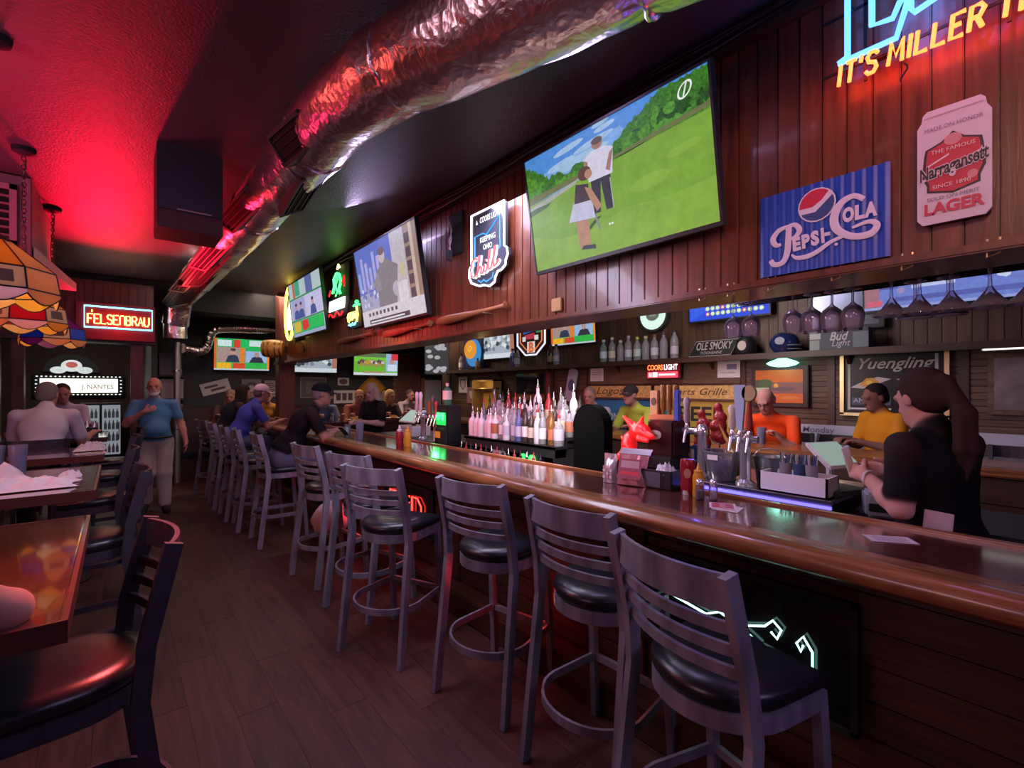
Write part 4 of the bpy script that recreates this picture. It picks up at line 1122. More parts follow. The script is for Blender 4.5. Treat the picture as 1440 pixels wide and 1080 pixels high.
Lq = [(rect(0, 0, 1, 1), (0.02, 0.40, 0.10)), (rect(0, 0, 0.04, 1), (0.7, 0.10, 0.02)), (rect(0.96, 0, 1, 1), (0.85, 0.22, 0.02)), (rect(0.06, 0.75, 0.3, 0.95), (0.55, 0.7, 0.72)), (rect(0.34, 0.72, 0.46, 0.97), (0.6, 0.05, 0.03)), (rect(0.48, 0.72, 0.62, 0.95), (0.02, 0.45, 0.10)), (rect(0.62, 0.78, 0.95, 0.97), (0.55, 0.68, 0.7)),
      (rect(0.05, 0.25, 0.55, 0.72), (0.35, 0.24, 0.22)), (rect(0.45, 0.25, 0.54, 0.72), (0.65, 0.2, 0.03)), (rect(0.56, 0.25, 0.95, 0.62), (0.30, 0.42, 0.66)), (rect(0.05, 0.05, 0.3, 0.23), (0.75, 0.40, 0.02)), (rect(0.33, 0.05, 0.55, 0.23), (0.60, 0.06, 0.02)), (rect(0.6, 0.05, 0.93, 0.25), (0.03, 0.40, 0.06)),
      ([(.2, .25), (.45, .25), (.41, .45), (.34, .5), (.24, .45)], (0.03, 0.04, 0.08)), (ellipse(.33, .58, .05, .10, 12), (.45, .26, .2)), (ellipse(.33, .65, .05, .05, 12), (.08, .05, .04)), ([(.62, .25), (.9, .25), (.85, .42), (.76, .47), (.68, .42)], (0.03, 0.03, 0.05)), (ellipse(.76, .52, .045, .09, 12), (.4, .25, .2)), (rect(0, 0, 1, .045), (.5, .55, .62))]
television('quiz show screen on dark far wall over the booths', (1.93, 10.86, 1.98), 0.98, 0.62, Lq, 0.9, 0, 0.10, arm=0.08)
Lb = [(rect(0, 0, 1, 1), (0.36, 0.42, 0.48)), (rect(0.88, 0, 1, 1), (0.42, 0.18, 0.12)), (rect(0, 0, 1, 0.18), (0.62, 0.68, 0.72))] + [(ellipse(0.05 + 0.8 * random.random(), 0.3 + 0.5 * random.random(), 0.05, 0.08, 8), random.choice([(0.05, 0.06, 0.08), (0.65, 0.7, 0.75), (0.2, 0.22, 0.28)])) for _ in range(34)]
television('pale newsroom screen on far wall seen under the header', (3.37, 10.86, 1.97), 0.90, 0.50, Lb, 0.8, 0, 0.08, arm=0.08)
Lf = [(rect(0, 0, 1, 1), (0.12, 0.42, 0.03)), (rect(0.0, 0.62, 0.72, 0.82), (0.16, 0.5, 0.05)), (rect(0, 0.82, 0.72, 1), (0.10, 0.16, 0.08)), (rect(0.72, 0.18, 1, 1), (0.28, 0.40, 0.62)), (rect(0.84, 0.7, 1, 1), (0.6, 0.04, 0.06)), (ellipse(0.86, 0.62, 0.06, 0.10, 12), (0.45, 0.25, 0.2)), (rect(0.76, 0.2, 0.98, 0.5), (0.55, 0.62, 0.72)), (rect(0, 0, 1, 0.12), (0.55, 0.6, 0.62)), (rect(0.2, 0.1, 0.7, 0.17), (0.35, 0.22, 0.12))]
for k in range(12): Lf += humanlike(0.12 + 0.048 * k, 0.36 + 0.1 * ((k * 7) % 4) / 4, 0.30, random.choice([(0.5, 0.28, 0.05), (0.06, 0.05, 0.05), (0.5, 0.45, 0.4)]), (0.3, 0.2, 0.08), (0.35, 0.2, 0.15), (0.1, 0.06, 0.05))
television('football screen on far wall left of the brick panel', (4.76, 10.86, 1.93), 1.10, 0.52, Lf, 0.95, 0, 0.08, arm=0.08)
television('screen with newsroom picture above back shelf beside the moon sign', (5.70, 7.33, 2.20), 1.05, 0.52, Lb, 0.85, WALL, 0.05, arm=0.07)
television('quiz picture screen above back shelf right of the shield sign', (5.70, 5.34, 2.33), 0.98, 0.50, Lq, 0.9, WALL, 0.05, arm=0.07)
Lr = [(rect(0, 0, 1, 1), (0.16, 0.22, 0.62)), (rect(0.06, 0.3, 0.22, 0.85), (0.08, 0.10, 0.40)), (rect(0.30, 0.28, 0.55, 0.72), (0.50, 0.56, 0.85)), (rect(0.55, 0.5, 0.9, 0.95), (0.55, 0.56, 0.86)), (rect(0, 0, 0.10, 0.95), (0.35, 0.16, 0.20)), (rect(0.02, 0.06, 0.12, 0.14), (0.65, 0.12, 0.20)), (rect(0.2, 0.1, 0.95, 0.17), (0.10, 0.12, 0.42)), (ellipse(0.92, 0.6, 0.06, 0.13, 14), (0.45, 0.25, 0.35)), (rect(0, 0, 1, 0.04), (0.3, 0.35, 0.7))]
for k in range(30): Lr.append((ellipse(0.1 + 0.85 * random.random(), 0.25 + 0.6 * random.random(), 0.025, 0.05, 8), random.choice([(0.45, 0.5, 0.85), (0.09, 0.12, 0.5), (0.35, 0.25, 0.5), (0.6, 0.64, 0.9)])))
television('bluish sports news screen behind the hanging martini glasses', (5.66, 0.80, 2.36), 1.20, 0.62, Lr, 0.8, WALL, 0.04, arm=0.1)
Lk = [(rect(0, 0, 1, 1), (0.015, 0.06, 0.62)), ([(0.02, 0.05), (0.3, 0.5), (0.02, 0.9)], (0.03, 0.10, 0.72))]
for r_ in range(3):
    for q in range(11):
        c = (0.62, 0.10, 0.08) if (r_ * 5 + q * 3) % 7 == 0 else (0.55, 0.68, 0.30)
        Lk += [(ellipse(0.25 + q * 0.066, 0.27 + r_ * 0.24, 0.027, 0.095, 12), c), (ellipse(0.25 + q * 0.066, 0.27 + r_ * 0.24, 0.015, 0.05, 10), (0.75, 0.8, 0.7))]
television('blue number draw screen with rows of yellow discs', (5.68, 2.78, 2.46), 0.98, 0.27, Lk, 0.95, WALL, 0.05, arm=0.09)
television('edge-on dark screen with black and white picture at shelf end', (5.30, 8.95, 1.93), 0.50, 0.72, [(rect(0, 0, 1, 1), (0.05, 0.05, 0.06))] + [(ellipse(random.random() * .8 + .1, random.random() * .9 + .05, .13, .06, 8), (0.55, 0.55, 0.6)) for _ in range(16)], 0.6, -0.55, 0.0, arm=0.3)

# ------------------------------------------------------------------ signs on the header
ns = thing('neon_beer_sign', 'blue neon script sign with red slogan, cut by frame top', 'sign', (2.13, 0.36, 2.72), WALL)
BLN = glow((0.05, 0.17, 0.60), 5.0); RDN = glow((1.0, 0.115, 0.022), 5.5)
def nz(z): return z - 2.72
def L3(pts, m, r=0.0105): m.tube([(a, -0.02, b) for a, b in pts], r, 6)
m = MB()
L3([(-0.245, 0.115), (-0.215, 0.13), (-0.215, 0.53), (-0.245, 0.545), (-0.11, 0.545), (-0.14, 0.53), (-0.14, 0.20), (-0.08, 0.19), (-0.06, 0.235), (-0.035, 0.235), (-0.07, 0.115), (-0.245, 0.115)], m)
L3([(-0.03, 0.20), (-0.03, 0.42), (0.04, 0.42), (0.04, 0.22), (0.075, 0.20), (-0.02, 0.175), (-0.03, 0.20)], m)
L3(ellipse(0.005, 0.49, 0.035, 0.035, 14) + [(0.04, 0.49)], m)
L3([(0.10, 0.55), (0.10, 0.24), (0.14, 0.19), (0.21, 0.19), (0.21, 0.23), (0.165, 0.25), (0.165, 0.39), (0.21, 0.39), (0.21, 0.44), (0.165, 0.44), (0.165, 0.55), (0.10, 0.55)], m)
L3([(0.42, 0.26), (0.36, 0.20), (0.28, 0.22), (0.25, 0.31), (0.29, 0.42), (0.38, 0.43), (0.43, 0.35), (0.42, 0.31), (0.32, 0.31)], m)
m.build('blue_neon_tube', BLN, ns, True)
m = MB(); neon_text(m, "IT'S MILLER TIME", -0.248, 0.030, 0.031, 0.074, 0.0135, 0.0072, -0.02, 0.10)
m.build('red_neon_tube', RDN, ns, True)
m = MB(); m.m = 0
for a, b in (((-0.3, 0.0, 0.30), (0.5, 0.006, 0.31)), ((-0.3, 0.0, 0.09), (0.5, 0.006, 0.10)), ((-0.17, 0.0, 0.02), (-0.16, 0.006, 0.6)), ((0.2, 0.0, 0.02), (0.21, 0.006, 0.6))): m.box((a[0], 0.0, a[2]), (b[0], 0.006, b[2]))
for x in (-0.2, -0.05, 0.12, 0.3):
    for z in (0.095, 0.305): m.cyl((x, 0.0, z), (x, -0.02, z), 0.003, seg=6)
m.box((-0.16, 0.004, 0.085), (-0.05, 0.03, 0.10))
m.build('support_frame', BLACK, ns)
MB().tube([(-0.05 + 0.01 * math.sin(i), -0.012, 0.02 - 0.012 * i) for i in range(6)], 0.003, 5).build('loose_cord', CORD, ns)
for y_ in (0.58, 0.52, 0.46, 0.40, 0.34, 0.28, 0.22, 0.16): lamp('beer_sign_red_spill', 'POINT', (2.10, y_, 2.785), (1.0, 0.015, 0.008), 0.36, 0.03)
lamp('beer_sign_blue_spill', 'POINT', (2.02, 0.40, 3.0), (0.12, 0.30, 1.0), 4.0, 0.1)

pp = thing('soda_sign', 'blue corrugated metal soda sign with round red white blue emblem', 'sign', (2.165, 0.686, 2.085), WALL)
PW, PH = 0.455, 0.345
m = MB(); vs = []; fs = []; nx = 79
for i in range(nx):
    u = i / (nx - 1)
    y = 0.0022 * math.cos(2 * PI * u * 13)
    vs += [((u - 0.5) * PW, y, 0), ((u - 0.5) * PW, y, PH), ((u - 0.5) * PW, y + 0.004, 0), ((u - 0.5) * PW, y + 0.004, PH)]
for i in range(nx - 1):
    a = i * 4; b = a + 4
    fs += [(a, b, b + 1, a + 1), (a + 2, a + 3, b + 3, b + 2), (a + 1, b + 1, b + 3, a + 3), (a, a + 2, b + 2, b)]
m.add(vs, fs).build('corrugated_plate', mat('royal_blue_enamel', (0.006, 0.060, 0.44), 0.38), pp, True)
PWH = (0.74, 0.66, 0.80)
cx, cz, R_ = 0.482, 0.736, 0.180
sxx = PH / PW
def disc(a0, a1, r=R_, n=20): return [(cx + r * math.cos(t) * sxx, cz + r * math.sin(t)) for t in [a0 + (a1 - a0) * i / n for i in range(n + 1)]]
layers = [(disc(0, 2 * PI, R_ + 0.016), PWH), (disc(0, 2 * PI), (0.045, 0.075, 0.25)),
          (disc(0.75, PI + 0.10) + [(cx - 0.03, cz - 0.03), (cx + 0.04, cz + 0.03)], (0.58, 0.03, 0.07)),
          (disc(0.45, 0.80, R_) + [(cx + 0.04, cz + 0.045), (cx - 0.03, cz - 0.015)] + list(reversed(disc(PI + 0.45, PI + 0.08, R_))) + [(cx - 0.01, cz - 0.08), (cx + 0.05, cz - 0.01)], PWH)]
picture('round_emblem', pp, PW, PH, layers, -0.0045)
Y9 = -0.0065
def curve_pts(p, n=5):
    """smooth curve through points (Catmull-Rom)"""
    p = [p[0]] + list(p) + [p[-1]]; out = []
    for k in range(1, len(p) - 2):
        for i in range(n):
            t = i / n; q = []
            for c in (0, 1):
                a, b, d, e = p[k - 1][c], p[k][c], p[k + 1][c], p[k + 2][c]
                q.append(0.5 * (2 * b + (d - a) * t + (2 * a - 5 * b + 4 * d - e) * t * t + (3 * b - a - 3 * d + e) * t ** 3))
            out.append(tuple(q))
    out.append(p[-2]); return out
def flow(m, p, r):
    q = curve_pts(p); n = len(q)
    rr = [r[min(len(r) - 2, int(i / (n - 1) * (len(r) - 1)))] * (1 - ((i / (n - 1) * (len(r) - 1)) % 1 if i < n - 1 else 1)) + r[min(len(r) - 1, min(len(r) - 2, int(i / (n - 1) * (len(r) - 1))) + 1)] * ((i / (n - 1) * (len(r) - 1)) % 1 if i < n - 1 else 1) for i in range(n)]
    t = MB(); t.tube([(a, 0, b) for a, b in q], rr, 8)
    m.add([(x, Y9 + y * 0.15, z) for x, y, z in t.v], t.f)
def sign_part(fn, nm='letter'):
    m = MB(); fn(m); return m.build(nm, flat(PWH, 0.45), pp)
def letter_p(m):
    flow(m, [(-0.107, 0.195), (-0.148, 0.186), (-0.172, 0.154), (-0.160, 0.126), (-0.140, 0.125)], [.006, .010, .012, .010, .006])
    flow(m, [(-0.125, 0.188), (-0.090, 0.196), (-0.070, 0.170), (-0.083, 0.145), (-0.104, 0.140)], [.008, .009, .011, .009, .006])
    flow(m, [(-0.110, 0.192), (-0.112, 0.138), (-0.117, 0.084), (-0.134, 0.048), (-0.167, 0.045), (-0.182, 0.066)], [.011, .012, .012, .011, .011, .010])
sign_part(letter_p)['kind'] = 'stuff'
for k, c in enumerate('EPSI'):
    sign_part(lambda m: text_mb(m, c, 0.070 + 0.002 * k, -0.094 + 0.0345 * k, 0.088 + 0.0035 * k, Y9 - 0.001, bold=0.0045, align='LEFT', wid=[.030, .030, .030, .011][k], rot=0.07))
sign_part(lambda m: m.box((0.020, Y9 - 0.001, 0.120), (0.040, Y9, 0.134)), 'hyphen')
sign_part(lambda m: flow(m, [(0.150, 0.228), (0.118, 0.250), (0.078, 0.236), (0.054, 0.192), (0.058, 0.146), (0.085, 0.114), (0.125, 0.094), (0.172, 0.094), (0.190, 0.122), (0.165, 0.140), (0.112, 0.130)], [.009, .010, .013, .015, .015, .013, .012, .013, .011, .008, .005]))
for k, c in enumerate('OLA'):
    sign_part(lambda m: text_mb(m, c, 0.070, 0.082 + 0.039 * k - (0.004 if k == 2 else 0), 0.160, Y9 - 0.001, bold=0.0045, align='LEFT', wid=[.038, .030, .040][k], rot=0.0))
sign_part(lambda m: flow(m, [(-0.100, 0.074), (-0.080, 0.056), (-0.038, 0.054), (0.0, 0.068), (0.040, 0.092), (0.085, 0.106)], [.003, .008, .010, .009, .008, .006]), 'underline_swash')
sign_part(lambda m: m.prism(ellipse(0.060, 0.080, 0.006, 0.006, 12), Y9, Y9 + 0.004), 'small_dot')

cs = thing('can_sign', 'white beer can shaped metal sign with red shield label', 'sign', (2.165, 0.288, 2.165), WALL)
cw, ch_ = 0.185, 0.39
out = [(-.42, 0), (.42, 0), (.5, .05), (.5, .86), (.44, .91), (.42, .97), (.36, 1.0), (-.36, 1.0), (-.42, .97), (-.44, .91), (-.5, .86), (-.5, .05)]
MB().prism([(x * cw, z * ch_) for x, z in out], -0.012, 0.0).build('plate', mat('can_white_enamel', (0.66, 0.56, 0.64), 0.4), cs)
sh = [(.14, .28), (.5, .235), (.86, .28), (.86, .34), (.93, .42), (.90, .60), (.88, .66), (.66, .70), (.5, .77), (.34, .70), (.12, .66), (.10, .60), (.07, .42), (.14, .34)]
shr = [(.5 + (u - .5) * .90, .5 + (v - .5) * .93) for u, v in sh]
picture('label_print', cs, cw, ch_, [(sh, (0.035, 0.03, 0.035)), (shr, (0.52, 0.04, 0.07)), (ellipse(.5, .70, .12, .05), (0.62, 0.25, 0.28)), (ellipse(.76, .36, .07, .035), (0.62, 0.25, 0.28)),
        ([(.14, .50), (.45, .57), (.45, .585), (.14, .515)], (0.72, 0.62, 0.66)), ([(.06, .40), (.90, .555), (.90, .535), (.06, .375)], (0.72, 0.62, 0.66)), (rect(.1, .935, .9, .945), (0.45, 0.38, 0.44))], -0.0125,
        texts=[('LAGER', 0.052, .5, .085, (0.55, 0.05, 0.09), dict(bold=0.002, wid=0.15)), ('Narragansett', 0.062, .5, .425, (0.66, 0.56, 0.64), dict(shear=0.35, wid=0.180, rot=0.18, bold=0.0042)), ('Narragansett', 0.062, .5, .425, (0.03, 0.028, 0.032), dict(shear=0.35, wid=0.178, rot=0.18, bold=0.0014)),
               ('THE FAMOUS', 0.019, .5, .605, (0.72, 0.6, 0.62), dict(wid=0.11)), ('SINCE 1890', 0.019, .48, .30, (0.72, 0.6, 0.62), dict(wid=0.095)), ('MADE ON HONOR', 0.019, .5, .81, (0.22, 0.16, 0.2), dict(wid=0.145)), ('SOLD ON MERIT', 0.017, .5, .20, (0.22, 0.16, 0.2), dict(wid=0.13))])

ch = thing('led_sign', 'white outlined LED sign with blue state outline and script word', 'sign', (2.13, 2.852, 2.38), WALL)
WT = glow((1.0, 0.96, 1.0), 3.2); BL = glow((0.02, 0.26, 0.62), 1.6)
ow = [(-.22, .56), (.235, .56), (.235, .24), (.27, .22), (.28, .17), (.255, .135), (.25, .10), (.20, .075), (.15, .07), (.12, .035), (.11, .0), (.04, -.02), (-.04, .0), (-.10, .0), (-.16, .02), (-.22, .04), (-.255, .09), (-.25, .15), (-.22, .175)]
SX = 0.245 / 0.275
ow = [(a * SX, b) for a, b in ow]
MB().prism(ow, -0.012, 0.02).build('board', mat('dark_slate_acrylic', (0.05, 0.05, 0.07), 0.25), ch)
m = MB(); m.tube([(a, -0.016, b) for a, b in ow], 0.008, 6, True); m.build('white_outline_tube', WT, ch, True)
m = MB(); m.tube([(a * SX, -0.016, b) for a, b in [(-.17, .16), (-.17, .385), (-.06, .39), (.0, .37), (.07, .41), (.18, .475), (.18, .31), (.185, .25), (.17, .23)]], 0.006, 6)
m.tube([(a * SX, -0.016, b) for a, b in [(-.12, .045), (-.08, .025), (-.04, .04), (-.01, .02), (.04, .03), (.08, .04), (.09, .075)]], 0.006, 6)
m.build('blue_outline_tube', BL, ch, True)
m = MB(); text_mb(m, 'COORS LIGHT', 0.06, 0.035, 0.475, -0.0145, wid=0.25, bold=0.001, shear=0.1)
m.add([(-.14, -.0145, .475), (-.115, -.0145, .475), (-.128, -.0145, .51)], [(0, 1, 2)])
text_mb(m, 'KEEPING', 0.055, 0.01, 0.325, -0.0145, wid=0.19, bold=0.001)
text_mb(m, 'OHIO', 0.055, 0.01, 0.265, -0.0145, wid=0.11, bold=0.001)
m.build('white_lettering', glow((1.0, 0.96, 1.0), 1.6), ch)['kind'] = 'stuff'
def script_chill(m, r):
    P = lambda pts: m.tube([(a, -0.018, b) for a, b in pts], r, 6)
    P([(-.10, .20), (-.12, .215), (-.165, .20), (-.19, .14), (-.175, .085), (-.14, .075), (-.10, .10)])
    P([(-.10, .10), (-.075, .17), (-.065, .225), (-.08, .225), (-.09, .15), (-.10, .07)]); P([(-.095, .10), (-.06, .145), (-.045, .13), (-.055, .085), (-.03, .085)])
    P([(-.03, .085), (-.005, .145), (-.015, .10), (.01, .09)]); P([(.002, .17), (.008, .182)])
    P([(.01, .09), (.055, .19), (.065, .245), (.05, .24), (.04, .15), (.045, .10), (.07, .105)])
    P([(.07, .105), (.115, .20), (.125, .26), (.11, .255), (.10, .165), (.105, .11), (.14, .125), (.165, .15)])
m = MB(); script_chill(m, 0.0135); m.v = [(a, b + 0.003, c) for a, b, c in m.v]; m.build('script_backing', glow((1.0, 0.93, 0.96), 1.7), ch, True)
m = MB(); script_chill(m, 0.0065); m.v = [(a, b - 0.012, c) for a, b, c in m.v]; m.build('script_lettering', glow((0.75, 0.12, 0.16), 1.2), ch, True)
pb = thing('plug_adapter', 'black power adapter and loose white wires beside LED sign', 'adapter', (2.17, 3.42, 2.62), WALL)
MB().bbox((-0.05, 0, 0.1), (0.16, 0.02, 0.45), 0.004).build('black_panel', BLACKM, pb)
MB().bbox((-0.02, -0.04, 0.06), (0.015, 0.0, 0.15), 0.004).build('adapter', DGREY, pb)
m = MB()
for k in range(3): m.tube([(0.0 + 0.015 * k, -0.03, 0.14), (0.05 - 0.02 * k, -0.035, 0.22), (0.03 + 0.01 * k, -0.03, 0.30), (-0.01, -0.02, 0.40)], 0.004, 5)
m.build('wires', flat((0.7, 0.66, 0.66)), pb, True)
ol = thing('switch_plate', 'small tan blank plate on lower edge of the header', 'plate', (2.178, 2.18, 2.10), WALL)
MB().bbox((-0.045, -0.008, 0), (0.045, 0.008, 0.085), 0.004).build('plate', mat('tan_plate', (0.42, 0.22, 0.08), 0.45), ol)
for z in (0.018, 0.067): MB().lathe([(0.004, 0), (0.004, 0.003)], seg=8).build('screw', BRASS, ol, loc=(0, -0.008, z), rot=(PI / 2, 0, 0))

BATP = [(0.006, 0.0), (0.024, 0.004), (0.026, 0.012), (0.016, 0.03), (0.0135, 0.10), (0.014, 0.25), (0.019, 0.40), (0.029, 0.58), (0.033, 0.72), (0.033, 0.86), (0.028, 0.93), (0.012, 0.96), (0.002, 0.963)]
def bat(label, y0, z0, ln, tone=None):
    k = ln / 0.963
    t = thing('baseball_bat', label, 'bat', (2.145, y0, z0), WALL, 'baseball bats along the header')
    M = Matrix.Rotation(-PI / 2 - 0.02, 4, 'Y')
    a = MB(); a.M = M; a.lathe([(r * 1.15, z * k) for r, z in BATP[:6]], seg=14); a.build('handle', tone or W_BAT, t, True)
    b = MB(); b.M = M; b.lathe([(r * 1.15, z * k) for r, z in BATP[5:]], seg=14); b.build('barrel', tone or W_BAT, t, True)
    for x in (0.25, 0.7):
        m = MB(); m.box((-ln * x - 0.008, -0.03, -0.03), (-ln * x + 0.008, 0.045, -0.022)); m.build('peg', BRASS, t)
bat('baseball bat nearest the camera, below the white LED sign', 2.65, 2.20, 0.97)
bat('middle baseball bat, under the captioned screen', 3.73, 2.185, 0.97)
bat('darkest baseball bat, furthest along the header', 4.97, 2.21, 1.05)
fg = thing('neon_frog_sign', 'neon sign with green frog over a white word and red wave', 'sign', (2.15, 6.02, 2.60), WALL)
GN = glow((0.04, 0.9, 0.12), 5.0)
MB().prism(rect(-0.34, -0.1, 0.34, 0.58), 0.0, 0.02).build('backing', BLACKM, fg)
m = MB()
for s in (0.0, 0.05): m.tube([(a + s, -0.03, b) for a, b in [(-.16, .22), (-.1, .3), (-.12, .40), (-.03, .46), (.07, .42), (.12, .32), (.05, .24), (.10, .18)]], 0.009, 5)
m.tube([(a, -0.03, b) for a, b in [(-.03, .46), (.02, .38), (-.04, .30), (.02, .22), (-.04, .17)]], 0.009, 5)
m.build('frog_tube', GN, fg, True)
m = MB(); m.tube([(.02, -.03, .50), (.06, -.03, .55), (.1, -.03, .51)], 0.013, 6); m.build('eye_tube', glow((0.8, 0.75, 0.2), 5), fg, True)
m = MB(); m.prism([(-.30, .0), (.22, .0), (.25, .13), (-.27, .13)], -0.03, -0.01); m.build('word_panel', glow((1, 0.95, 0.95), 2.0), fg)
m = MB(); m.tube([(-.3 + .05 * i, -.03, -.06 + .03 * math.sin(i * 1.3)) for i in range(11)], 0.012, 6); m.tube([(.17, -.03, .3), (.25, -.03, .38), (.26, -.03, .25)], 0.011, 5); m.tube([(-.28, -.03, .2), (-.22, -.03, .27)], 0.011, 5)
m.build('red_tube', glow((0.8, 0.02, 0.03), 1.2), fg, True)['kind'] = 'stuff'
pm = thing('neon_palm_sign', 'small neon sign with green palm and yellow word', 'sign', (2.15, 5.50, 2.36), WALL)
m = MB(); m.tube([(.10, -.02, .02), (.13, -.02, .10), (.10, -.02, .20)], 0.013, 6); m.tube([(-.14, -.02, .14), (-.17, -.02, .10), (-.14, -.02, .04)], .012, 6)
neon_text(m, 'CO', -.13, .06, .05, .08, .02, .012, -.02); neon_text(m, 'RO', .0, .07, .04, .07, .015, .010, -.02)
m.build('yellow_tube', glow((1.0, 0.72, 0.1), 4.5), pm, True)
m = MB()
for a in (0.3, 1.1, 1.9, 2.8): m.tube([(.10, -.02, .20), (.10 + .06 * math.cos(a), -.02, .20 + .07 * math.sin(a)), (.10 + .10 * math.cos(a), -.02, .19 + .06 * math.sin(a))], 0.011, 5)
m.build('green_tube', GN, pm, True)
m = MB(); m.tube([(-.14 + .03 * i, -.02, .0 + .015 * math.sin(i * 2.0)) for i in range(8)], 0.010, 6); m.build('blue_tube', glow((0.12, 0.55, 0.9), 4), pm, True)
MB().box((-.2, .0, -.04), (.2, .012, .3)).build('backing', BLACKM, pm)
bt = thing('neon_bottle_sign', 'oval yellow neon sign around a glowing white bottle', 'sign', (2.12, 8.05, 2.42), WALL)
m = MB(); m.tube([(a, -.03, b) for a, b in ellipse(0, .38, .24, .42, 24)], 0.022, 7, True); m.build('oval_tube', glow((1.0, 0.66, 0.08), 5), bt, True)
m = MB(); m.lathe([(.10, .12), (.11, .16), (.11, .40), (.05, .52), (.04, .66)], (0, -.02, 0), 14, sy=.3); m.build('bottle', glow((1, .93, .78), 2.5), bt, True)
MB().box((-.26, .0, -.06), (.26, .012, .82)).build('backing', BLACKM, bt)
sgn = thing('star_ornament', 'dark iron star ornament low at the far end of header', 'ornament', (2.17, 7.55, 2.14), WALL)
MB().prism([(0.06 * (1 if i % 2 == 0 else .45) * math.sin(i * PI / 5), 0.06 + 0.06 * (1 if i % 2 == 0 else .45) * math.cos(i * PI / 5)) for i in range(10)], -0.012, 0.0).build('star', BLACKM, sgn)
MB().cyl((0, 0.0, 0.06), (0, 0.012, 0.06), 0.006, seg=8).build('nail', BRASS, sgn)

# ------------------------------------------------------------------ hanging glass rack and glasses
rk = thing('glass_rack', 'dark wire glass rack hung under the header', 'rack', (2.52, 0.6, 2.06))
m = MB()
for x in (-0.10, -0.05, 0.0, 0.05, 0.10, 0.15): m.cyl((x, -0.75, 0.0), (x, 0.62, 0.0), 0.0045, seg=6)
for y in (-0.7, -0.35, 0.0, 0.3, 0.6): m.cyl((-0.12, y, 0.012), (0.17, y, 0.012), 0.005, seg=6)
m.build('wire_rails', mat('dark_rack_wire', (0.04, 0.035, 0.04), 0.35, 0.8), rk)
m = MB()
for y in (-0.7, -0.1, 0.5): m.cyl((0.02, y, 0.0), (0.02, y, 0.06), 0.004, seg=6)
m.build('hanger', BLACK, rk)
for k, y in enumerate((-0.42, -0.20, 0.02, 0.26, 0.44, 0.58)):
    MB().tube([(-0.33, y, 0.03), (-0.33, y, -0.02), (-0.33, y + 0.03, -0.03), (-0.33, y + 0.03, 0.03)], 0.004, 6).build('brass_hook', BRASS, rk)
wine_p = [(0.034, 0.0), (0.036, -0.003), (0.006, -0.010), (0.0045, -0.03), (0.0045, -0.075), (0.012, -0.085), (0.036, -0.105), (0.045, -0.13), (0.043, -0.155), (0.036, -0.19), (0.034, -0.19), (0.041, -0.155), (0.043, -0.13), (0.034, -0.107), (0.004, -0.09)]
mart_p = [(0.036, 0.0), (0.038, -0.003), (0.007, -0.012), (0.005, -0.04), (0.007, -0.08), (0.018, -0.10), (0.04, -0.13), (0.063, -0.150), (0.0635, -0.156), (0.061, -0.156), (0.038, -0.134), (0.004, -0.100)]
GL2 = thin_glass('thin_glassware', (0.92, 0.88, 1.0), 0.20)
def stem_glass(name, label, x, y, prof, group, cut):
    t = thing(name, label, 'glass', (x, y, 2.058), 0, group)
    MB().lathe(prof[:cut], seg=20).build('stem_foot', GL2, t, True)
    MB().lathe(prof[cut - 1:], seg=24).build('bowl', GL2, t, True)
wn = [(2.475, 0.895), (2.475, 0.815), (2.475, 0.735), (2.475, 0.655), (2.585, 0.85), (2.585, 0.765), (2.585, 0.685), (2.475, 1.09), (2.475, 1.18)]
wl = ['first', 'second', 'third', 'fourth']
for i, (x, y) in enumerate(wn):
    lb = ('hanging wine glass, %s from left in the front row of four' % wl[i]) if i < 4 else (('hanging wine glass in the back row behind the four, %s from left' % wl[i - 4]) if i < 7 else ['hanging wine glass before the blue number screen, nearer the four', 'hanging wine glass before the blue number screen, farthest left'][i - 7])
    stem_glass('wine_glass', lb, x, y, wine_p, 'hanging wine glasses', 5)
for i, y in enumerate((0.52, 0.43, 0.335, 0.23, 0.13)):
    stem_glass('martini_glass', 'hanging martini glass in front row, ' + ['at left end', 'second from left', 'third from left', 'fourth from left', 'cut by the frame edge'][i], 2.475, y, mart_p, 'hanging martini glasses', 5)
for i, y in enumerate((0.47, 0.365)):
    stem_glass('martini_glass', 'hanging martini glass in back row, ' + ['nearer the wine glasses', 'nearer the frame edge'][i], 2.62, y, mart_p, 'hanging martini glasses', 5)

# ------------------------------------------------------------------ back shelf and what stands on it
shf = thing('wall_shelf', 'long brown shelf along the boarded back wall', 'shelf', (5.65, 4.2, 1.96))
MB().bbox((-0.17, -4.5, 0.0), (0.15, 5.0, 0.035), 0.006).build('board', W_SLAT, shf)
MB().bbox((-0.175, -4.5, -0.03), (-0.15, 5.0, 0.036), 0.004).build('lip', W_DARK, shf)
for k in range(7): MB().prism([(0, 0), (0.16, 0), (0.16, -0.14)], -0.015, 0.015).build('bracket', W_DARK, shf, loc=(-0.02, -4.1 + k * 1.45, 0))
SHZ = 1.996
def bottle_parts(t, prof, glass, lab=None, cap=None, seg=12, lz=(0.06, 0.16), cz=None, pour=False):
    MB().lathe(prof, seg=seg).build('body', glass, t, True)
    r = max(q[0] for q in prof)
    if lab is not None: MB().lathe([(r * 1.02, lz[0]), (r * 1.025, lz[0] + .003), (r * 1.025, lz[1] - .003), (r * 1.02, lz[1])], seg=seg).build('label', lab, t, True)
    if cap is not None:
        top = prof[-1][1]; rr = prof[-1][0]
        if pour: MB().lathe([(rr * 1.05, top - .006), (rr * 1.1, top + .012), (rr * .4, top + .02), (rr * .3, top + .06), (rr * .15, top + .065)], seg=8).build('pourer', cap, t, True)
        else: MB().lathe([(rr * 1.2, top - .03), (rr * 1.25, top - .02), (rr * 1.2, top + .004), (.001, top + .005)], seg=10).build('cap', cap, t, True)
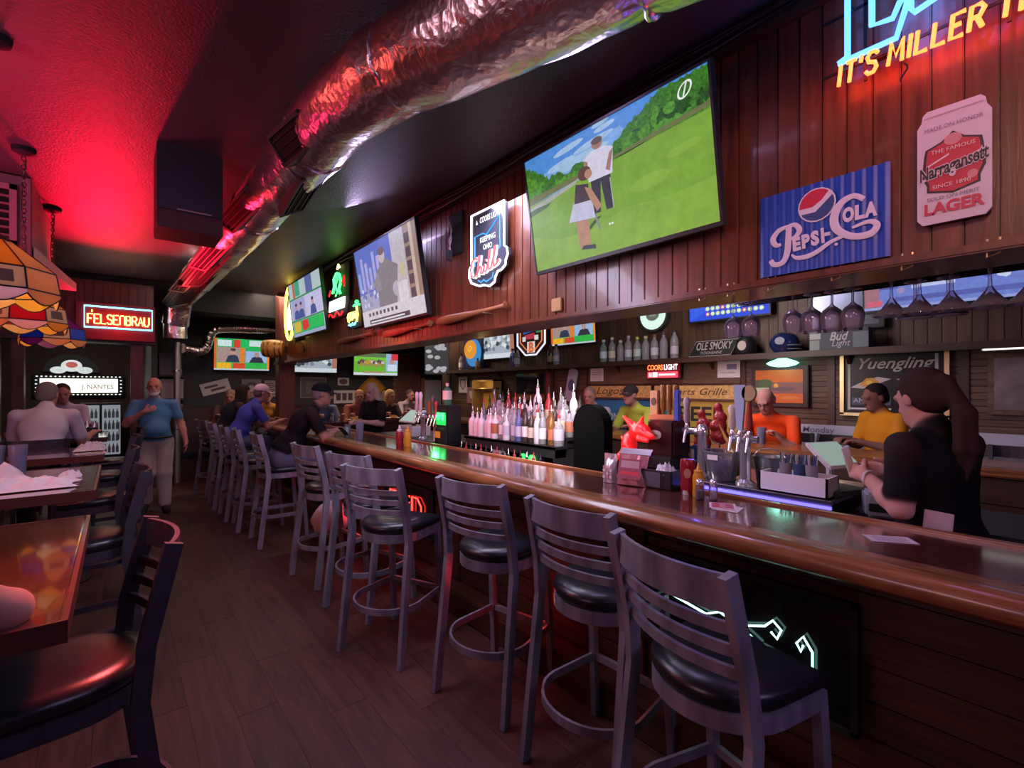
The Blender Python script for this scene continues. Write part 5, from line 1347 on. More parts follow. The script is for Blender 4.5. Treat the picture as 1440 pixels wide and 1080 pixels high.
TALL = [(0.034, 0), (0.037, .006), (0.037, .19), (0.030, .225), (0.014, .255), (0.013, .30), (0.014, .31)]
ROUND = [(0.044, 0), (0.047, .008), (0.047, .14), (0.036, .18), (0.015, .205), (0.014, .25)]
SQ = [(0.042, 0), (0.043, .004), (0.043, .15), (0.038, .17), (0.014, .20), (0.013, .24)]
GREENT = mat('pale_aqua_bottle_glass', (0.55, 0.75, 0.72), 0.08, trans=0.7, ior=1.3)
tb = [(4.62, .94, 'tall pale blue bottle at left end of the clear row'), (4.46, 1.0, 'bottle with cream label, second in the clear row'), (4.31, .85, 'clear bottle with white streaks, third in the row'), (4.17, 1.0, 'clear bottle with grey neck, fourth in the row'),
      (4.02, .92, 'clear bottle with yellow green stopper, fifth in the row'), (3.88, .92, 'clear bottle with pale stopper, sixth in the row'), (3.74, .95, 'clear bottle with brown stopper, seventh in the row'), (3.60, 1.0, 'clear bottle with dark stopper, eighth in the row'), (3.44, 1.05, 'clear bottle with black stopper at right end of the row')]
capc = [(0.5, .6, .7), (.6, .55, .5), (.5, .5, .55), (.4, .4, .45), (.5, .6, .1), (.6, .5, .4), (.2, .08, .05), (.06, .05, .06), (.03, .03, .03)]
for i, (y, s, lb) in enumerate(tb):
    t = thing('spirit_bottle', lb + ' on the back shelf', 'bottle', (5.60, y, SHZ), 0.3 * i, 'clear bottles on the back shelf')
    bottle_parts(t, [(r * 1.45, z * 1.15 * s) for r, z in TALL], [GREENT, LIQ][i > 0], [flat((.5, .62, .75)), flat((.55, .5, .38)), None, flat((.5, .5, .6)), flat((.45, .55, .5)), None, flat((.5, .5, .6)), None, flat((.5, .42, .5))][i], flat(capc[i]))
oy = [(8.45, 'tall clear bottle at far left end of back shelf'), (7.85, 'small amber bottle below the moon sign'), (6.75, 'bluish bottle left of the shield sign'), (6.62, 'silvery bottle tucked by the shield sign'), (5.75, 'dark bottle standing right of the shield sign'), (5.62, 'tall bottle between shield sign and quiz screen')]
for i, (y, lb) in enumerate(oy):
    t = thing('spirit_bottle', lb, 'bottle', (5.60, y, SHZ), 0, 'scattered bottles on the back shelf')
    bottle_parts(t, [(r * 1.5, z * (1.1 if i != 1 else .7)) for r, z in TALL], [LIQ, flat((.3, .15, .04)), mat('blue_bottle_glass', (.25, .3, .75), .1, trans=.6), LIQ, flat((.05, .03, .03), .2), LIQ][i], [PAPER, flat((.4, .3, .2)), None, flat((.5, .5, .6)), flat((.3, .2, .1)), flat((.4, .4, .5))][i], BLACK)
os_ = thing('moonshine_sign', 'black slanted metal sign with pale distillery lettering on shelf', 'sign', (5.58, 2.90, SHZ), WALL)
MB().prism([(-.33, 0), (.22, 0), (.33, .20), (-.22, .20)], -.015, 0).build('board', BLACK, os_)
m = MB(); text_mb(m, 'OLE SMOKY', .13, -.0, .085, -.017, wid=.46, shear=.35, bold=.002); text_mb(m, 'MOONSHINE', .05, -.03, .03, -.017, wid=.28, shear=.3)
m.build('lettering', flat((.42, .36, .36)), os_)
m = MB(); m.tube([(-.315, -.017, .01), (.215, -.017, .01), (.31, -.017, .19), (-.215, -.017, .19)], .004, 5, True); m.build('border', flat((.42, .36, .36)), os_)
hm = thing('lidded_jar', 'dark jar with a pale round label beside the slanted sign', 'jar', (5.60, 2.52, SHZ))
MB().lathe([(.09, 0), (.11, .02), (.11, .15), (.07, .20)], seg=20).build('body', BLACK, hm, True)
MB().lathe([(.075, .20), (.08, .22), (.03, .25), (.015, .28)], seg=16).build('lid', BLACK, hm, True)
MB().prism(ellipse(0, .10, .05, .055), -.112, -.108).build('label', flat((.5, .4, .38)), hm, rot=(0, 0, WALL))
hl = thing('football_helmet', 'dark blue football helmet on the shelf below wine glasses', 'helmet', (5.58, 2.10, SHZ))
vs = [(0.13 * math.sqrt(max(0, 1 - ((z - .10) / .125) ** 2)) if z > .0 else .09, z) for z in (0, .02, .05, .10, .15, .19, .21, .224)]
MB().lathe(vs, seg=22, sx=1.0, sy=1.15).build('shell', mat('navy_helmet_gloss', (.012, .02, .09), .2, coat=.6), hl, True)
m = MB()
for z in (.03, .07): m.tube([(.11 * math.sin(a) * 1.0 - .02, -.15 * math.cos(a) - .02, z) for a in [-1.2 + .3 * i for i in range(9)]], .006, 6)
m.build('face_guard', flat((.2, .2, .24)), hl, True)
MB().prism(ellipse(0, .12, .05, .04), -.135, -.125).build('decal', flat((.3, .3, .4)), hl, rot=(0, 0, WALL))
bc = thing('beer_carton', 'dark beer carton on the shelf behind hanging wine glasses', 'carton', (5.58, 1.58, SHZ), WALL)
MB().bbox((-.25, -.08, 0), (.25, .08, .20), .004).build('carton', mat('dark_carton_print', (.05, .055, .08), .5), bc)
m = MB(); text_mb(m, 'Bud', .12, .0, .09, -.083, wid=.16, shear=.3, bold=.002); text_mb(m, 'Light', .09, .02, .03, -.083, wid=.16, shear=.3); m.build('lettering', flat((.55, .5, .55)), bc)
picture('print', bc, .5, .2, [(rect(.0, .0, .18, .5), (.22, .26, .26)), (rect(.0, .55, .2, .95), (.4, .42, .42)), (rect(.75, .05, 1, .8), (.14, .17, .2))], -.081)
sm = thing('mirror_panel', 'framed mirror leaning above the beer carton on the shelf', 'mirror', (5.72, 1.58, 2.20), WALL)
MB().bbox((-.33, -.02, 0), (.33, .02, .45), .006).build('frame', BLACK, sm); MB().box((-.29, -.024, .04), (.29, -.02, .41)).build('mirror_glass', mat('dim_mirror', (.16, .17, .20), .22, 1.0), sm)
clk = thing('round_lit_sign', 'round pale green lit sign high on the back wall', 'sign', (5.74, 3.83, 2.62), WALL)
MB().prism(ellipse(0, 0, .23, .23, 28), -.05, .03).build('rim', DGREY, clk); MB().prism(ellipse(0, 0, .20, .20, 28), -.056, -.05).build('face', glow((.70, .95, .82), .9), clk)
picture('emblem', clk, .4, .4, [(ellipse(.5, .5, .26, .2), (.3, .42, .36)), (rect(.38, .46, .62, .54), (.7, .8, .76))], -.0575, z0=-.2)
mo = thing('moon_sign', 'round sign with orange moon on a bright blue crescent', 'sign', (5.62, 8.05, 2.28), WALL)
MB().prism(ellipse(.02, .06, .26, .28, 26), -.02, .01).build('crescent', glow((.03, .26, .62), .75), mo)
MB().prism(ellipse(-.06, .13, .21, .19, 26), -.035, -.02).build('moon', glow((.80, .30, .02), .8), mo)
m = MB(); m.tube([(-.06 + .08 * math.cos(a) * (1 - i / 16), -.038, .13 + .08 * math.sin(a) * (1 - i / 16)) for i, a in enumerate([.6 * j for j in range(13)])], .008, 5); m.build('swirl', glow((.95, .5, .05), .9), mo)
MB().bbox((-.34, .01, -.26), (.3, .06, .36), .005).build('backing', mat('navy_sign_backing', (.02, .025, .08), .4), mo)
sd = thing('shield_sign', 'shield shaped sign outlined white with orange striped B emblem', 'sign', (5.62, 6.24, 2.18), WALL)
so = [(-.36, .58), (-.36, .20), (-.14, .02), (.14, .02), (.36, .20), (.36, .58)]
MB().prism(so, -.02, .02).build('board', mat('maroon_sign_board', (.09, .015, .02), .4), sd)
m = MB(); m.tube([(a, -.03, b) for a, b in so], .016, 6); m.build('white_tube', glow((.8, .8, .92), 1.0), sd, True)
m = MB(); m.tube([(a * .78, -.03, .09 + b * .82) for a, b in so], .010, 6); m.build('orange_tube', glow((.8, .22, .06), .9), sd, True)
picture('emblem', sd, .72, .6, [([(.2, .65), (.6, .72), (.6, .95), (.2, .9)], (.03, .10, .42)), ([(.25, .5), (.65, .5), (.62, .68), (.25, .62)], (.5, .04, .08)), (rect(.18, .44, .3, .58), (.75, .7, .72)), (rect(.62, .46, .76, .6), (.75, .7, .72)), (rect(.68, .66, .85, .95), (.04, .25, .12)), (rect(.36, .10, .64, .42), (.8, .72, .7))], -.0225, .75,
        texts=[('B', .23, .5, .125, (.75, .13, .04), dict(bold=.012))])

# ------------------------------------------------------------------ lower back wall: signs, banners, pictures
rd = thing('red_lit_sign', 'red lit beer sign hung under the back shelf', 'sign', (5.60, 3.62, 1.74), WALL)
MB().bbox((-.25, 0, 0), (.25, .05, .20), .006).build('housing', mat('red_sign_case', (.25, .01, .02), .4), rd)
picture('lit_face', rd, .46, .18, [(rect(0, 0, 1, .45), (.75, .06, .10)), (rect(.04, .06, .16, .38), (.9, .45, .5)), (rect(.18, .06, .34, .42), (.95, .8, .85)), (rect(.38, .16, .92, .30), (1, .7, .75))], -.003, 1.3, .01)
m = MB(); text_mb(m, 'COORS', .10, -.11, .115, -.006, wid=.24, bold=.002); m.build('red_lettering', glow((1, .22, .06), 2.2), rd)
m = MB(); text_mb(m, 'LIGHT', .10, .125, .115, -.006, wid=.20, bold=.002); m.build('white_lettering', glow((1, .86, .9), 2.0), rd)
GOLD = mat('gold_glitter_board', (.55, .37, .13), .5, var=.35, vscale=40, bump=.2)
gb = thing('gold_name_board', 'gold glitter board with dark handwritten script, in two panels', 'sign', (5.74, 3.86, 1.475), WALL)
MB().bbox((-1.18, -.01, 0), (-.03, .01, .17), .003).build('panel', GOLD, gb); MB().bbox((.03, -.01, 0), (1.18, .01, .17), .003).build('panel', GOLD, gb)
m = MB(); text_mb(m, 'Logos', .15, -.76, .05, -.013, wid=.52, shear=.35); text_mb(m, 'Sports Grille', .12, .62, .05, -.013, wid=.85, shear=.35); m.build('lettering', flat((.05, .035, .03)), gb)
MB().bbox((-1.2, -.02, -.025), (1.2, .015, 0), .003).build('ledge', W_SLAT, gb)
bb = thing('blue_banner', 'sky blue beer banner with white capitals below the gold board', 'banner', (5.765, 4.32, .95), WALL)
MB().box((-.72, -.004, 0), (.70, .004, .50)).build('cloth', mat('sky_blue_banner_cloth', (.025, .19, .40), .7), bb)
m = MB(); text_mb(m, 'CORONA', .16, -.35, .18, -.006, wid=.62, bold=.004); m.build('lettering', flat((.6, .7, .75)), bb)
yb = thing('yellow_banner', 'mustard yellow banner with big black BEER lettering', 'banner', (5.765, 3.08, .95), WALL)
MB().box((-.50, -.004, 0), (.52, .004, .50)).build('cloth', mat('mustard_banner_cloth', (.42, .30, .05), .7), yb)
m = MB(); text_mb(m, 'BEER', .26, -.08, .24, -.006, wid=.66, bold=.006); text_mb(m, 'ICE COLD', .14, -.05, .06, -.006, wid=.6, bold=.004); m.build('lettering', flat((.02, .02, .02)), yb)
nt_ = thing('notice_sheet', 'pale paper notice taped under shelf, above word on left gold panel', 'notice', (5.755, 4.88, 1.72), WALL)
MB().box((-.13, -.003, 0), (.13, .0, .20)).build('sheet', PAPER, nt_); picture('print', nt_, .22, .18, [(rect(.05, .1 + .16 * k, .95, .16 + .16 * k), (.4, .38, .4)) for k in range(5)], -.0035)
nt2 = thing('notice_sheet', 'pale paper notice taped under shelf, right of the red lit sign', 'notice', (5.755, 2.80, 1.74), WALL)
MB().box((-.14, -.003, 0), (.14, .0, .21)).build('sheet', PAPER, nt2); picture('print', nt2, .22, .18, [(rect(.4, .55, .95, .9), (.2, .2, .35)), (rect(.05, .3, .9, .36), (.4, .38, .4))], -.0035)
ft = thing('framed_picture', 'black framed orange sunset picture over the man in orange', 'picture', (5.755, 2.22, 1.40), WALL)
MB().bbox((-.30, -.03, 0), (.30, .0, .46), .006).build('frame', BLACK, ft)
picture('print', ft, .50, .37, [(rect(0, 0, 1, 1), (.62, .13, .015)), (rect(0, .28, 1, .62), (.22, .10, .09)), (rect(0, .3, .35, .7), (.05, .09, .04)), (ellipse(.22, .6, .16, .12), (.06, .12, .05)), (ellipse(.45, .52, .05, .07), (.75, .35, .05)), (rect(.02, .28, .3, .46), (.42, .55, .40)), (ellipse(.6, .42, .25, .06), (.13, .08, .09)), (ellipse(.75, .15, .2, .06), (.65, .2, .03))], -.031, z0=.045)
pl2 = thing('picture_light', 'green glass lamp glowing over the orange sunset picture', 'lamp', (5.68, 2.16, 1.885), WALL)
MB().lathe([(.03, .06), (.14, .02), (.17, .0), (.13, -.025), (.05, -.04)], seg=20, sy=.5).build('shade', glow((.25, .80, .60), 3.0), pl2, True); MB().box((-.02, -.01, .05), (.02, .12, .075)).build('bracket', BRASS, pl2)
lamp('picture_light_glow', 'POINT', (5.55, 2.16, 1.80), (.35, 1.0, .8), .35, .05)
mi = thing('brewery_mirror', 'black brewery mirror in gold frame with silver script on top', 'mirror', (5.76, 1.21, 1.36), WALL)
MB().bbox((-.39, -.005, 0), (.39, .02, .60), .004).build('mirror_glass', mat('black_mirror_glass', (.012, .012, .016), .3, spec=.25), mi)
m = MB()
for lo, hi in (((-.42, -.03, -.02), (-.385, .02, .61)), ((.385, -.03, -.02), (.42, .02, .61)), ((-.42, -.03, -.03), (.42, .02, .0)), ((-.42, -.03, .59), (.42, .02, .62))): m.box(lo, hi)
m.build('gold_frame', BRASS, mi)
picture('print', mi, .76, .58, [(rect(.03, .05, .06, .98), (.42, .45, .42)), (rect(.92, .05, .95, .98), (.42, .45, .42)), ([(.06, .44), (.2, .54), (.36, .62), (.5, .58), (.36, .5), (.2, .42)], (.50, .47, .45)), ([(.55, .58), (.75, .6), (.92, .5), (.88, .42), (.7, .46)], (.50, .47, .45)), ([(.16, .48), (.24, .60), (.33, .60), (.38, .52), (.28, .44)], (.65, .28, .02)), (ellipse(.27, .52, .035, .04), (.8, .5, .05)), (ellipse(.92, .46, .05, .09), (.55, .16, .04)), (ellipse(.27, .36, .03, .03), (.6, .5, .65)), (ellipse(.35, .35, .03, .03), (.6, .5, .65)), (rect(.06, .06, .5, .09), (.6, .6, .7)), (rect(.08, .14, .5, .27), (.05, .06, .14))], -.007,
        texts=[('Yuengling', .15, .5, .76, (.45, .43, .40), dict(shear=.4, wid=.58, bold=.002)), ('AMERICA', .06, .28, .18, (.45, .45, .5), dict(wid=.28))])
fw = thing('frosted_window_frame', 'greyish frosted framed panel on slatted wall at frame edge', 'window', (5.775, .35, 1.38), WALL)
MB().bbox((-.2, -.02, 0), (.28, .01, .52), .006).build('frame', W_SLAT, fw); MB().box((-.16, -.026, .04), (.25, -.02, .48)).build('panel', mat('frosted_grey_panel', (.16, .14, .13), .3, var=.4, vscale=6), fw)
fl_ = thing('strip_light', 'thin white strip light above the frosted panel', 'lamp', (5.70, .33, 1.925), WALL)
MB().box((-.25, -.02, 0), (.25, .03, .022)).build('housing', WHITE, fl_); MB().box((-.24, -.03, .004), (.24, -.02, .016)).build('tube', glow((1, .9, .86), 1.5), fl_)
wb = thing('price_banner', 'long white drink price banner low on slatted wall behind far bar', 'banner', (5.765, 1.1, .93), WALL)
MB().box((-1.0, -.004, 0), (1.0, .004, .29)).build('cloth', mat('lilac_white_banner', (.50, .48, .60), .7), wb)
m = MB(); text_mb(m, 'Monday', .09, -.74, .205, -.006, wid=.3, align='CENTER', shear=.1, bold=.001); text_mb(m, '$1.00 Domestic Pints', .085, -.42, .115, -.006, wid=.85); text_mb(m, 'Wings', .07, -.5, .03, -.006, wid=.25); text_mb(m, '$2.00 Drafts', .085, .55, .09, -.006, wid=.4)
m.build('lettering', flat((.16, .15, .22)), wb)
bp2 = thing('paddle_sign', 'white rounded board hung aslant left of the gold board', 'sign', (5.70, 5.42, 1.42), WALL, roll=0.0)
M = Matrix.Rotation(0.22, 4, 'Y')
m = MB(); m.M = M; m.prism([(-.10, .02), (-.06, -.02), (.06, -.02), (.10, .02), (.10, .48), (.06, .52), (-.06, .52), (-.10, .48)], -.015, .0); m.build('board', flat((.42, .46, .60)), bp2)
m = MB(); m.M = M; m.prism(ellipse(0, .25, .06, .10), -.018, -.015); m.build('emblem', flat((.10, .12, .25)), bp2)
cb = thing('wooden_cabinet', 'yellow lit wall cabinet with open front by the slats', 'cabinet', (5.53, 7.6, 1.10), WALL)
m = MB()
for lo, hi in (((-.36, 0, 0), (-.33, .24, .68)), ((.33, 0, 0), (.36, .24, .68)), ((-.36, 0, .65), (.36, .24, .68)), ((-.36, 0, 0), (.36, .24, .03)), ((-.36, .2, 0), (.36, .24, .68)), ((-.36, 0, .5), (.36, .2, .52))): m.box(lo, hi)
m.build('carcass', mat('pale_pine_wood', (.42, .26, .10), .5), cb)
MB().box((-.18, .16, .03), (.18, .2, .42)).build('yellow_card', flat((.7, .42, .04)), cb)
lamp('cabinet_glow', 'POINT', (5.50, 7.6, 1.66), (1.0, .75, .35), 1.6, .06)
dk = thing('dark_picture', 'dark glazed picture with red side strips above the bottles', 'picture', (5.75, 6.35, 1.36), WALL)
MB().bbox((-.52, -.02, 0), (.52, .01, .58), .006).build('frame', W_DARK, dk); MB().box((-.44, -.026, .16), (.30, -.02, .52)).build('glazing', mat('dark_picture_glazing', (.015, .012, .015), .06), dk)
picture('print', dk, 1, .56, [(rect(.86, .05, .97, .95), (.20, .03, .03)), (rect(.08, .05, .82, .24), (.24, .07, .05)), (rect(.1, .08, .4, .2), (.4, .16, .1))], -.027, z0=.01)
for k, (y, z, lb, c) in enumerate(((8.62, 1.52, 'white shield crest poster at far left of slatted wall', (.6, .58, .58)), (8.30, 1.30, 'pinkish poster left of the yellow lit cabinet', (.4, .16, .2)))):
    t = thing('poster', lb, 'poster', (5.755, y, z), WALL); MB().box((-.16, -.004, 0), (.16, 0, .34)).build('sheet', flat(c), t)
    picture('print', t, .28, .30, [([(.1, .9), (.9, .9), (.85, .4), (.5, .1), (.15, .4)], (.2, .1, .1)), ([(.2, .8), (.8, .8), (.75, .45), (.5, .2), (.25, .45)], (.6, .5, .5))], -.005, z0=.02)

# far wall posters, brick panel, white door
bk = struct(MB().box((5.24, 10.93, 1.25), (5.98, 11.0, 2.48)).build('wall_brick_panel', mat('mortar', (.22, .15, .14), .9)))
b0 = None
for r_ in range(14):
    for q in range(6):
        x = 5.30 + q * .128 + (.064 if r_ % 2 else 0)
        if x > 5.94: continue
        if b0 is None: b0 = MB().bbox((-.058, 0, -.036), (.058, .025, .036), .004).build('brick', mat('red_brick', (.20, .075, .06), .85, var=.3, vscale=5), bk, loc=(x, 10.915, 1.30 + r_ * .085))
        else:
            c = b0.copy(); COL.objects.link(c); c.location = (x, 10.915, 1.30 + r_ * .085)
dr = struct(MB().bbox((6.12, 10.95, 0), (6.62, 11.0, 1.83), .004).build('door_1', mat('white_door_paint', (.62, .58, .66), .4)))
MB().bbox((6.02, 10.94, 0), (6.12, 11.0, 1.88), .004).build('door_frame', mat('tan_door_frame', (.40, .18, .07), .5), dr); MB().lathe([(.02, 0), (.025, .03), (.01, .05)], seg=10).build('door_knob', BRASS, dr, loc=(6.18, 10.945, .95), rot=(PI / 2, 0, 0))
def poster(label, x, z, w, h, layers, y=10.985, rot=0.0, name='poster', frame=None):
    t = thing(name, label, 'poster', (x, y, z), 0, None, 0, rot)
    MB().box((-w / 2, -.006, 0), (w / 2, 0, h)).build('sheet', frame or PAPER, t); picture('print', t, w * .92, h * .92, layers, -.0065, z0=h * .04); return t
tx = lambda n: [(rect(.08, .12 + k * .8 / n, .92 - .2 * (k % 2), .18 + k * .8 / n), (.12, .11, .13)) for k in range(n)]
poster('tilted white plate with dark lettering below far quiz screen', 1.52, 1.52, .50, .24, [(rect(.1, .55, .6, .75), (.15, .1, .1)), (rect(.3, .2, .85, .42), (.15, .1, .1))], rot=-.28)
poster('grey crest poster beside the tilted plate on far wall', 2.12, 1.42, .36, .38, [(ellipse(.5, .55, .38, .35), (.12, .12, .14)), (ellipse(.5, .5, .2, .2), (.55, .5, .5))], frame=flat((.3, .29, .3)))
poster('small pale framed note right of the crest poster', 2.48, 1.44, .24, .34, tx(6), frame=flat((.45, .38, .34)))
poster('small round white plaque left of the yellow diamond', 4.02, 1.68, .26, .18, [(ellipse(.5, .5, .4, .4), (.2, .1, .1))])
poster('pale letter poster under the round white plaque', 4.05, 1.27, .50, .30, [(rect(.08, .2, .3, .8), (.12, .08, .08)), (rect(.38, .2, .6, .8), (.12, .08, .08)), (rect(.68, .2, .9, .8), (.12, .08, .08))])
poster('grey framed picture right of the post on far wall', 3.35, 1.40, .56, .46, [(rect(0, 0, 1, 1), (.12, .12, .13)), (rect(.2, .2, .8, .8), (.2, .2, .2))], frame=flat((.3, .28, .27)))
poster('white notice sheet just right of the yellow diamond', 5.02, 1.22, .30, .34, tx(7))
dm = thing('diamond_sign', 'yellow diamond road sign on far wall behind blonde bartender', 'sign', (4.72, 10.975, 1.62))
MB().prism([(0, -.34), (.34, 0), (0, .34), (-.34, 0)], -.01, 0).build('plate', mat('road_sign_yellow', (.70, .33, .02), .4), dm)
m = MB(); m.tube([(0, -.012, -.31), (.31, -.012, 0), (0, -.012, .31), (-.31, -.012, 0)], .008, 5, True); m.build('border', BLACK, dm)
for k, (x, z, w, h, c, lb) in enumerate(((.74, 1.85, .34, .40, (.30, .25, .30), 'grey carton on wall rack, uppermost behind standing man'), (.76, 1.42, .34, .36, (.42, .36, .38), 'pale notice board on side wall behind standing man'), (.76, .98, .3, .34, (.30, .24, .24), 'lowest pale box on wall rack behind standing man'))):
    t = thing('storage_box', lb, 'box', (x, 10.7, z)); MB().bbox((-w / 2, -.1, 0), (w / 2, .1, h), .006).build('carton', flat(c), t); MB().bbox((-w / 2 - .01, -.11, h - .05), (w / 2 + .01, .11, h), .004).build('lid', flat(tuple(v * .8 for v in c)), t); MB().box((-w / 2 - .05, -.12, -.03), (w / 2 + .05, .3, -.005)).build('support', W_DARKX, t)
bo = thing('booth', 'dark wooden booth bench along the far wall', 'bench', (1.05, 10.3, 0))
MB().bbox((-.5, .15, 0), (.75, .25, 1.25), .01).build('backrest', W_DARKX, bo); MB().bbox((-.5, -.25, .38), (.75, .15, .48), .015).build('seat', VINYL, bo); MB().bbox((-.5, -.22, 0), (.75, .14, .38), .005).build('bench_base', W_DARKX, bo)
ftb = thing('dining_table', 'table with food in front of the far wall patrons', 'table', (3.6, 9.35, 0))
MB().bbox((-1.2, -.35, .98), (1.7, .35, 1.02), .006).build('table_top', W_DARKX, ftb)
for x in (-.9, 0.3, 1.4): MB().lathe([(.2, 0), (.2, .015), (.05, .04), (.04, .98)], (x, 0, 0), 14).build('pedestal', BLACK, ftb, True)
# ------------------------------------------------------------------ service islands inside the bar
isl = thing('service_counter', 'stainless service counter with blue light strip beside the bartender', 'counter', (3.15, 1.45, 0))
MB().bbox((-.35, -.62, 1.0), (.35, .66, 1.03), .006).build('counter_top', STEEL, isl)
MB().bbox((-.30, -.60, 0), (.32, .64, 1.0), .004).build('cabinet', BLACK, isl)
MB().box((-.352, -.62, .93), (-.33, .66, 1.0)).build('front_lip', STEEL, isl)
MB().box((-.37, -.62, .985), (-.352, .66, .996)).build('light_strip', glow((.10, .08, 1.0), 3.5), isl)
for k in range(3): MB().bbox((-.315, -.56 + k * .41, .2), (-.30, -.19 + k * .41, .88), .004).build('door', DGREY, isl)
lamp('counter_strip_glow', 'AREA', (2.74, 1.5, .97), (.12, .1, 1.0), 2.0, (.03, 1.2), (2.4, 1.5, .9))
isl2 = thing('service_counter', 'black service counter under the near bartender\'s hands', 'counter', (3.25, .30, 0))
MB().bbox((-.30, -.5, .93), (.3, .5, .96), .006).build('counter_top', BLACK, isl2); MB().bbox((-.28, -.48, 0), (.3, .48, .93), .004).build('cabinet', BLACKM, isl2)
MB().box((-.305, -.5, .92), (-.295, .5, .95)).build('front_lip', STEEL, isl2)
for k in range(2): MB().bbox((-.295, -.45 + k * .47, .15), (-.28, -.03 + k * .47, .85), .004).build('door', DGREY, isl2)
isl3 = thing('service_counter', 'black tap counter left of the liquor rack', 'counter', (3.1, 5.2, 0))
MB().bbox((-.38, -.75, .97), (.40, 1.05, 1.0), .012).build('counter_top', BLACK, isl3); MB().bbox((-.33, -.72, 0), (.38, 1.0, .97), .004).build('cabinet', BLACKM, isl3)
MB().box((-.385, -.75, .965), (-.38, 1.05, .98)).build('front_edge', STEEL, isl3)
lr = thing('liquor_rack', 'three step black liquor rack packed with bottles', 'rack', (3.2, 3.62, 0))
for k, (x, z) in enumerate(((-.24, 1.10), (-.09, 1.17), (.06, 1.24))):
    MB().bbox((x - .075, -.72, z - .03), (x + .075, .68, z), .004).build('step', BLACK, lr); MB().box((x - .07, -.70, z - .10), (x + .07, .66, z - .03)).build('riser', BLACKM, lr)
MB().bbox((-.28, -.70, .62), (.2, .66, .66), .004).build('lower_shelf', DGREY, lr); MB().box((.1, -.70, 0), (.2, .66, 1.15)).build('back_panel', BLACKM, lr)
for y in (-.70, .64): MB().box((-.3, y, 0), (.2, y + .03, 1.08)).build('side_panel', BLACKM, lr)
MB().box((-.315, -.72, 1.075), (-.305, .68, 1.10)).build('front_edge', STEEL, lr)
MB().bbox((-.30, .0, .92), (-.28, .22, 1.03), .003).build('price_card', flat((.35, .45, .42)), lr)
mgs = [('clear', LIQ), ('blue', mat('blue_bottle_glass', (.25, .3, .75), .1, trans=.6)), ('amber', mat('amber_bottle_glass', (.45, .2, .06), .1, trans=.6)), ('dark', mat('dark_bottle_glass', (.05, .035, .03), .12)), ('white', mat('milky_bottle_glass', (.72, .68, .78), .25)), ('red', mat('red_bottle_glass', (.35, .03, .04), .15))]
labs = [('white', flat((.72, .68, .74))), ('cream', flat((.62, .52, .42))), ('lilac', flat((.5, .46, .62))), ('rust', flat((.42, .14, .08)))]
pours = [('steel', STEEL), ('black', BLACK), ('red', flat((.4, .04, .05)))]
ordn = ['first', 'second', 'third', 'fourth', 'fifth', 'sixth', 'seventh', 'eighth', 'ninth', 'tenth', 'eleventh', 'twelfth', 'thirteenth', 'fourteenth', 'fifteenth', 'sixteenth']
protos = {}
def rack_bottle(shape, gi, li, pi_, loc, label, group, s=1.0):
    key = (shape, gi, li, pi_)
    if key not in protos:
        t = thing('spirit_bottle', label, 'bottle', loc, 0, group)
        pr = {'T': TALL, 'R': ROUND, 'S': SQ}[shape]
        bottle_parts(t, pr, mgs[gi][1], labs[li][1], pours[pi_][1], 12, (.05, .15), None, True)
        t.scale = (s, s, s); protos[key] = t
    else:
        dup(protos[key], loc, 0.0, label, group, s)
rb = random.Random(11)
rown = ['front', 'middle', 'back']
for r_, (x, z) in enumerate(((2.96, 1.10), (3.11, 1.17), (3.26, 1.24))):
    n = 16
    for i in range(n):
        y = 4.24 - i * (1.28 / (n - 1))
        if r_ == 0 and i < 4: shape, gi, li, pi_ = 'S', 4, 0, 0
        elif r_ == 0 and i < 8: shape, gi, li, pi_ = 'S', [4, 4, 0, 4][i - 4], [0, 3, 0, 2][i - 4], 0
        elif r_ == 0 and i == 9: shape, gi, li, pi_ = 'T', 1, 2, 0
        else: shape, gi, li, pi_ = rb.choice('TTRS'), rb.choice([0, 0, 0, 4, 2, 3, 5]), rb.choice([0, 0, 1, 2, 2, 3]), rb.choice([0, 0, 0, 1, 0, 1, 2])
        lb = '%s bottle with %s label, %s from left in the liquor rack\'s %s row' % (mgs[gi][0], labs[li][0], ordn[i], rown[r_])
        rack_bottle(shape, gi, li, pi_, (x + rb.uniform(-.015, .015), y + rb.uniform(-.014, .014), z + .001), lb, 'bottles on the liquor rack', (rb.uniform(.86, 1.16) if r_ else rb.uniform(.94, 1.02)) * (1.12 if shape == 'T' and r_ == 2 else 1))
rail = thing('speed_rail', 'low steel speed rail of bottles behind the bar edge', 'rack', (2.80, 3.62, .66))
MB().box((-.06, -.72, 0), (.05, .68, .012)).build('tray', STEEL, rail); MB().box((-.07, -.72, 0), (-.06, .68, .10)).build('front_rail', STEEL, rail); MB().box((.05, -.72, -.06), (.09, .68, .02)).build('back_rail', STEEL, rail)
for i in range(15):
    gi = [0, 0, 3, 2, 0, 5, 3, 0, 2, 3, 0, 0, 3, 2, 0][i]; li = i % 4
    rack_bottle('T', gi, li, [0, 2, 1][i % 3], (2.80, 4.22 - i * .087, .673), '%s bottle standing %s from left in the low speed rail' % (mgs[gi][0], ordn[i]), 'bottles in the speed rail')
for k, (y, z) in enumerate(((3.25, .93),)):
    gd = thing('drink_chiller', 'small black chiller with two green lit spouts under the liquor rack', 'dispenser', (2.92, 3.22, .84))
    MB().bbox((-.06, -.14, 0), (.12, .14, .2), .01).build('body', BLACK, gd)
    for y_ in (-.06, .06): MB().lathe([(.03, 0), (.04, .05), (.02, .08)], (0, 0, 0), 12).build('lit_spout', glow((.02, .8, .12), 1.6), gd, True, loc=(-.075, y_, .09))
jd = thing('liqueur_dispenser', 'black liqueur dispenser with green glow and orange label', 'dispenser', (2.86, 4.58, 1.0))
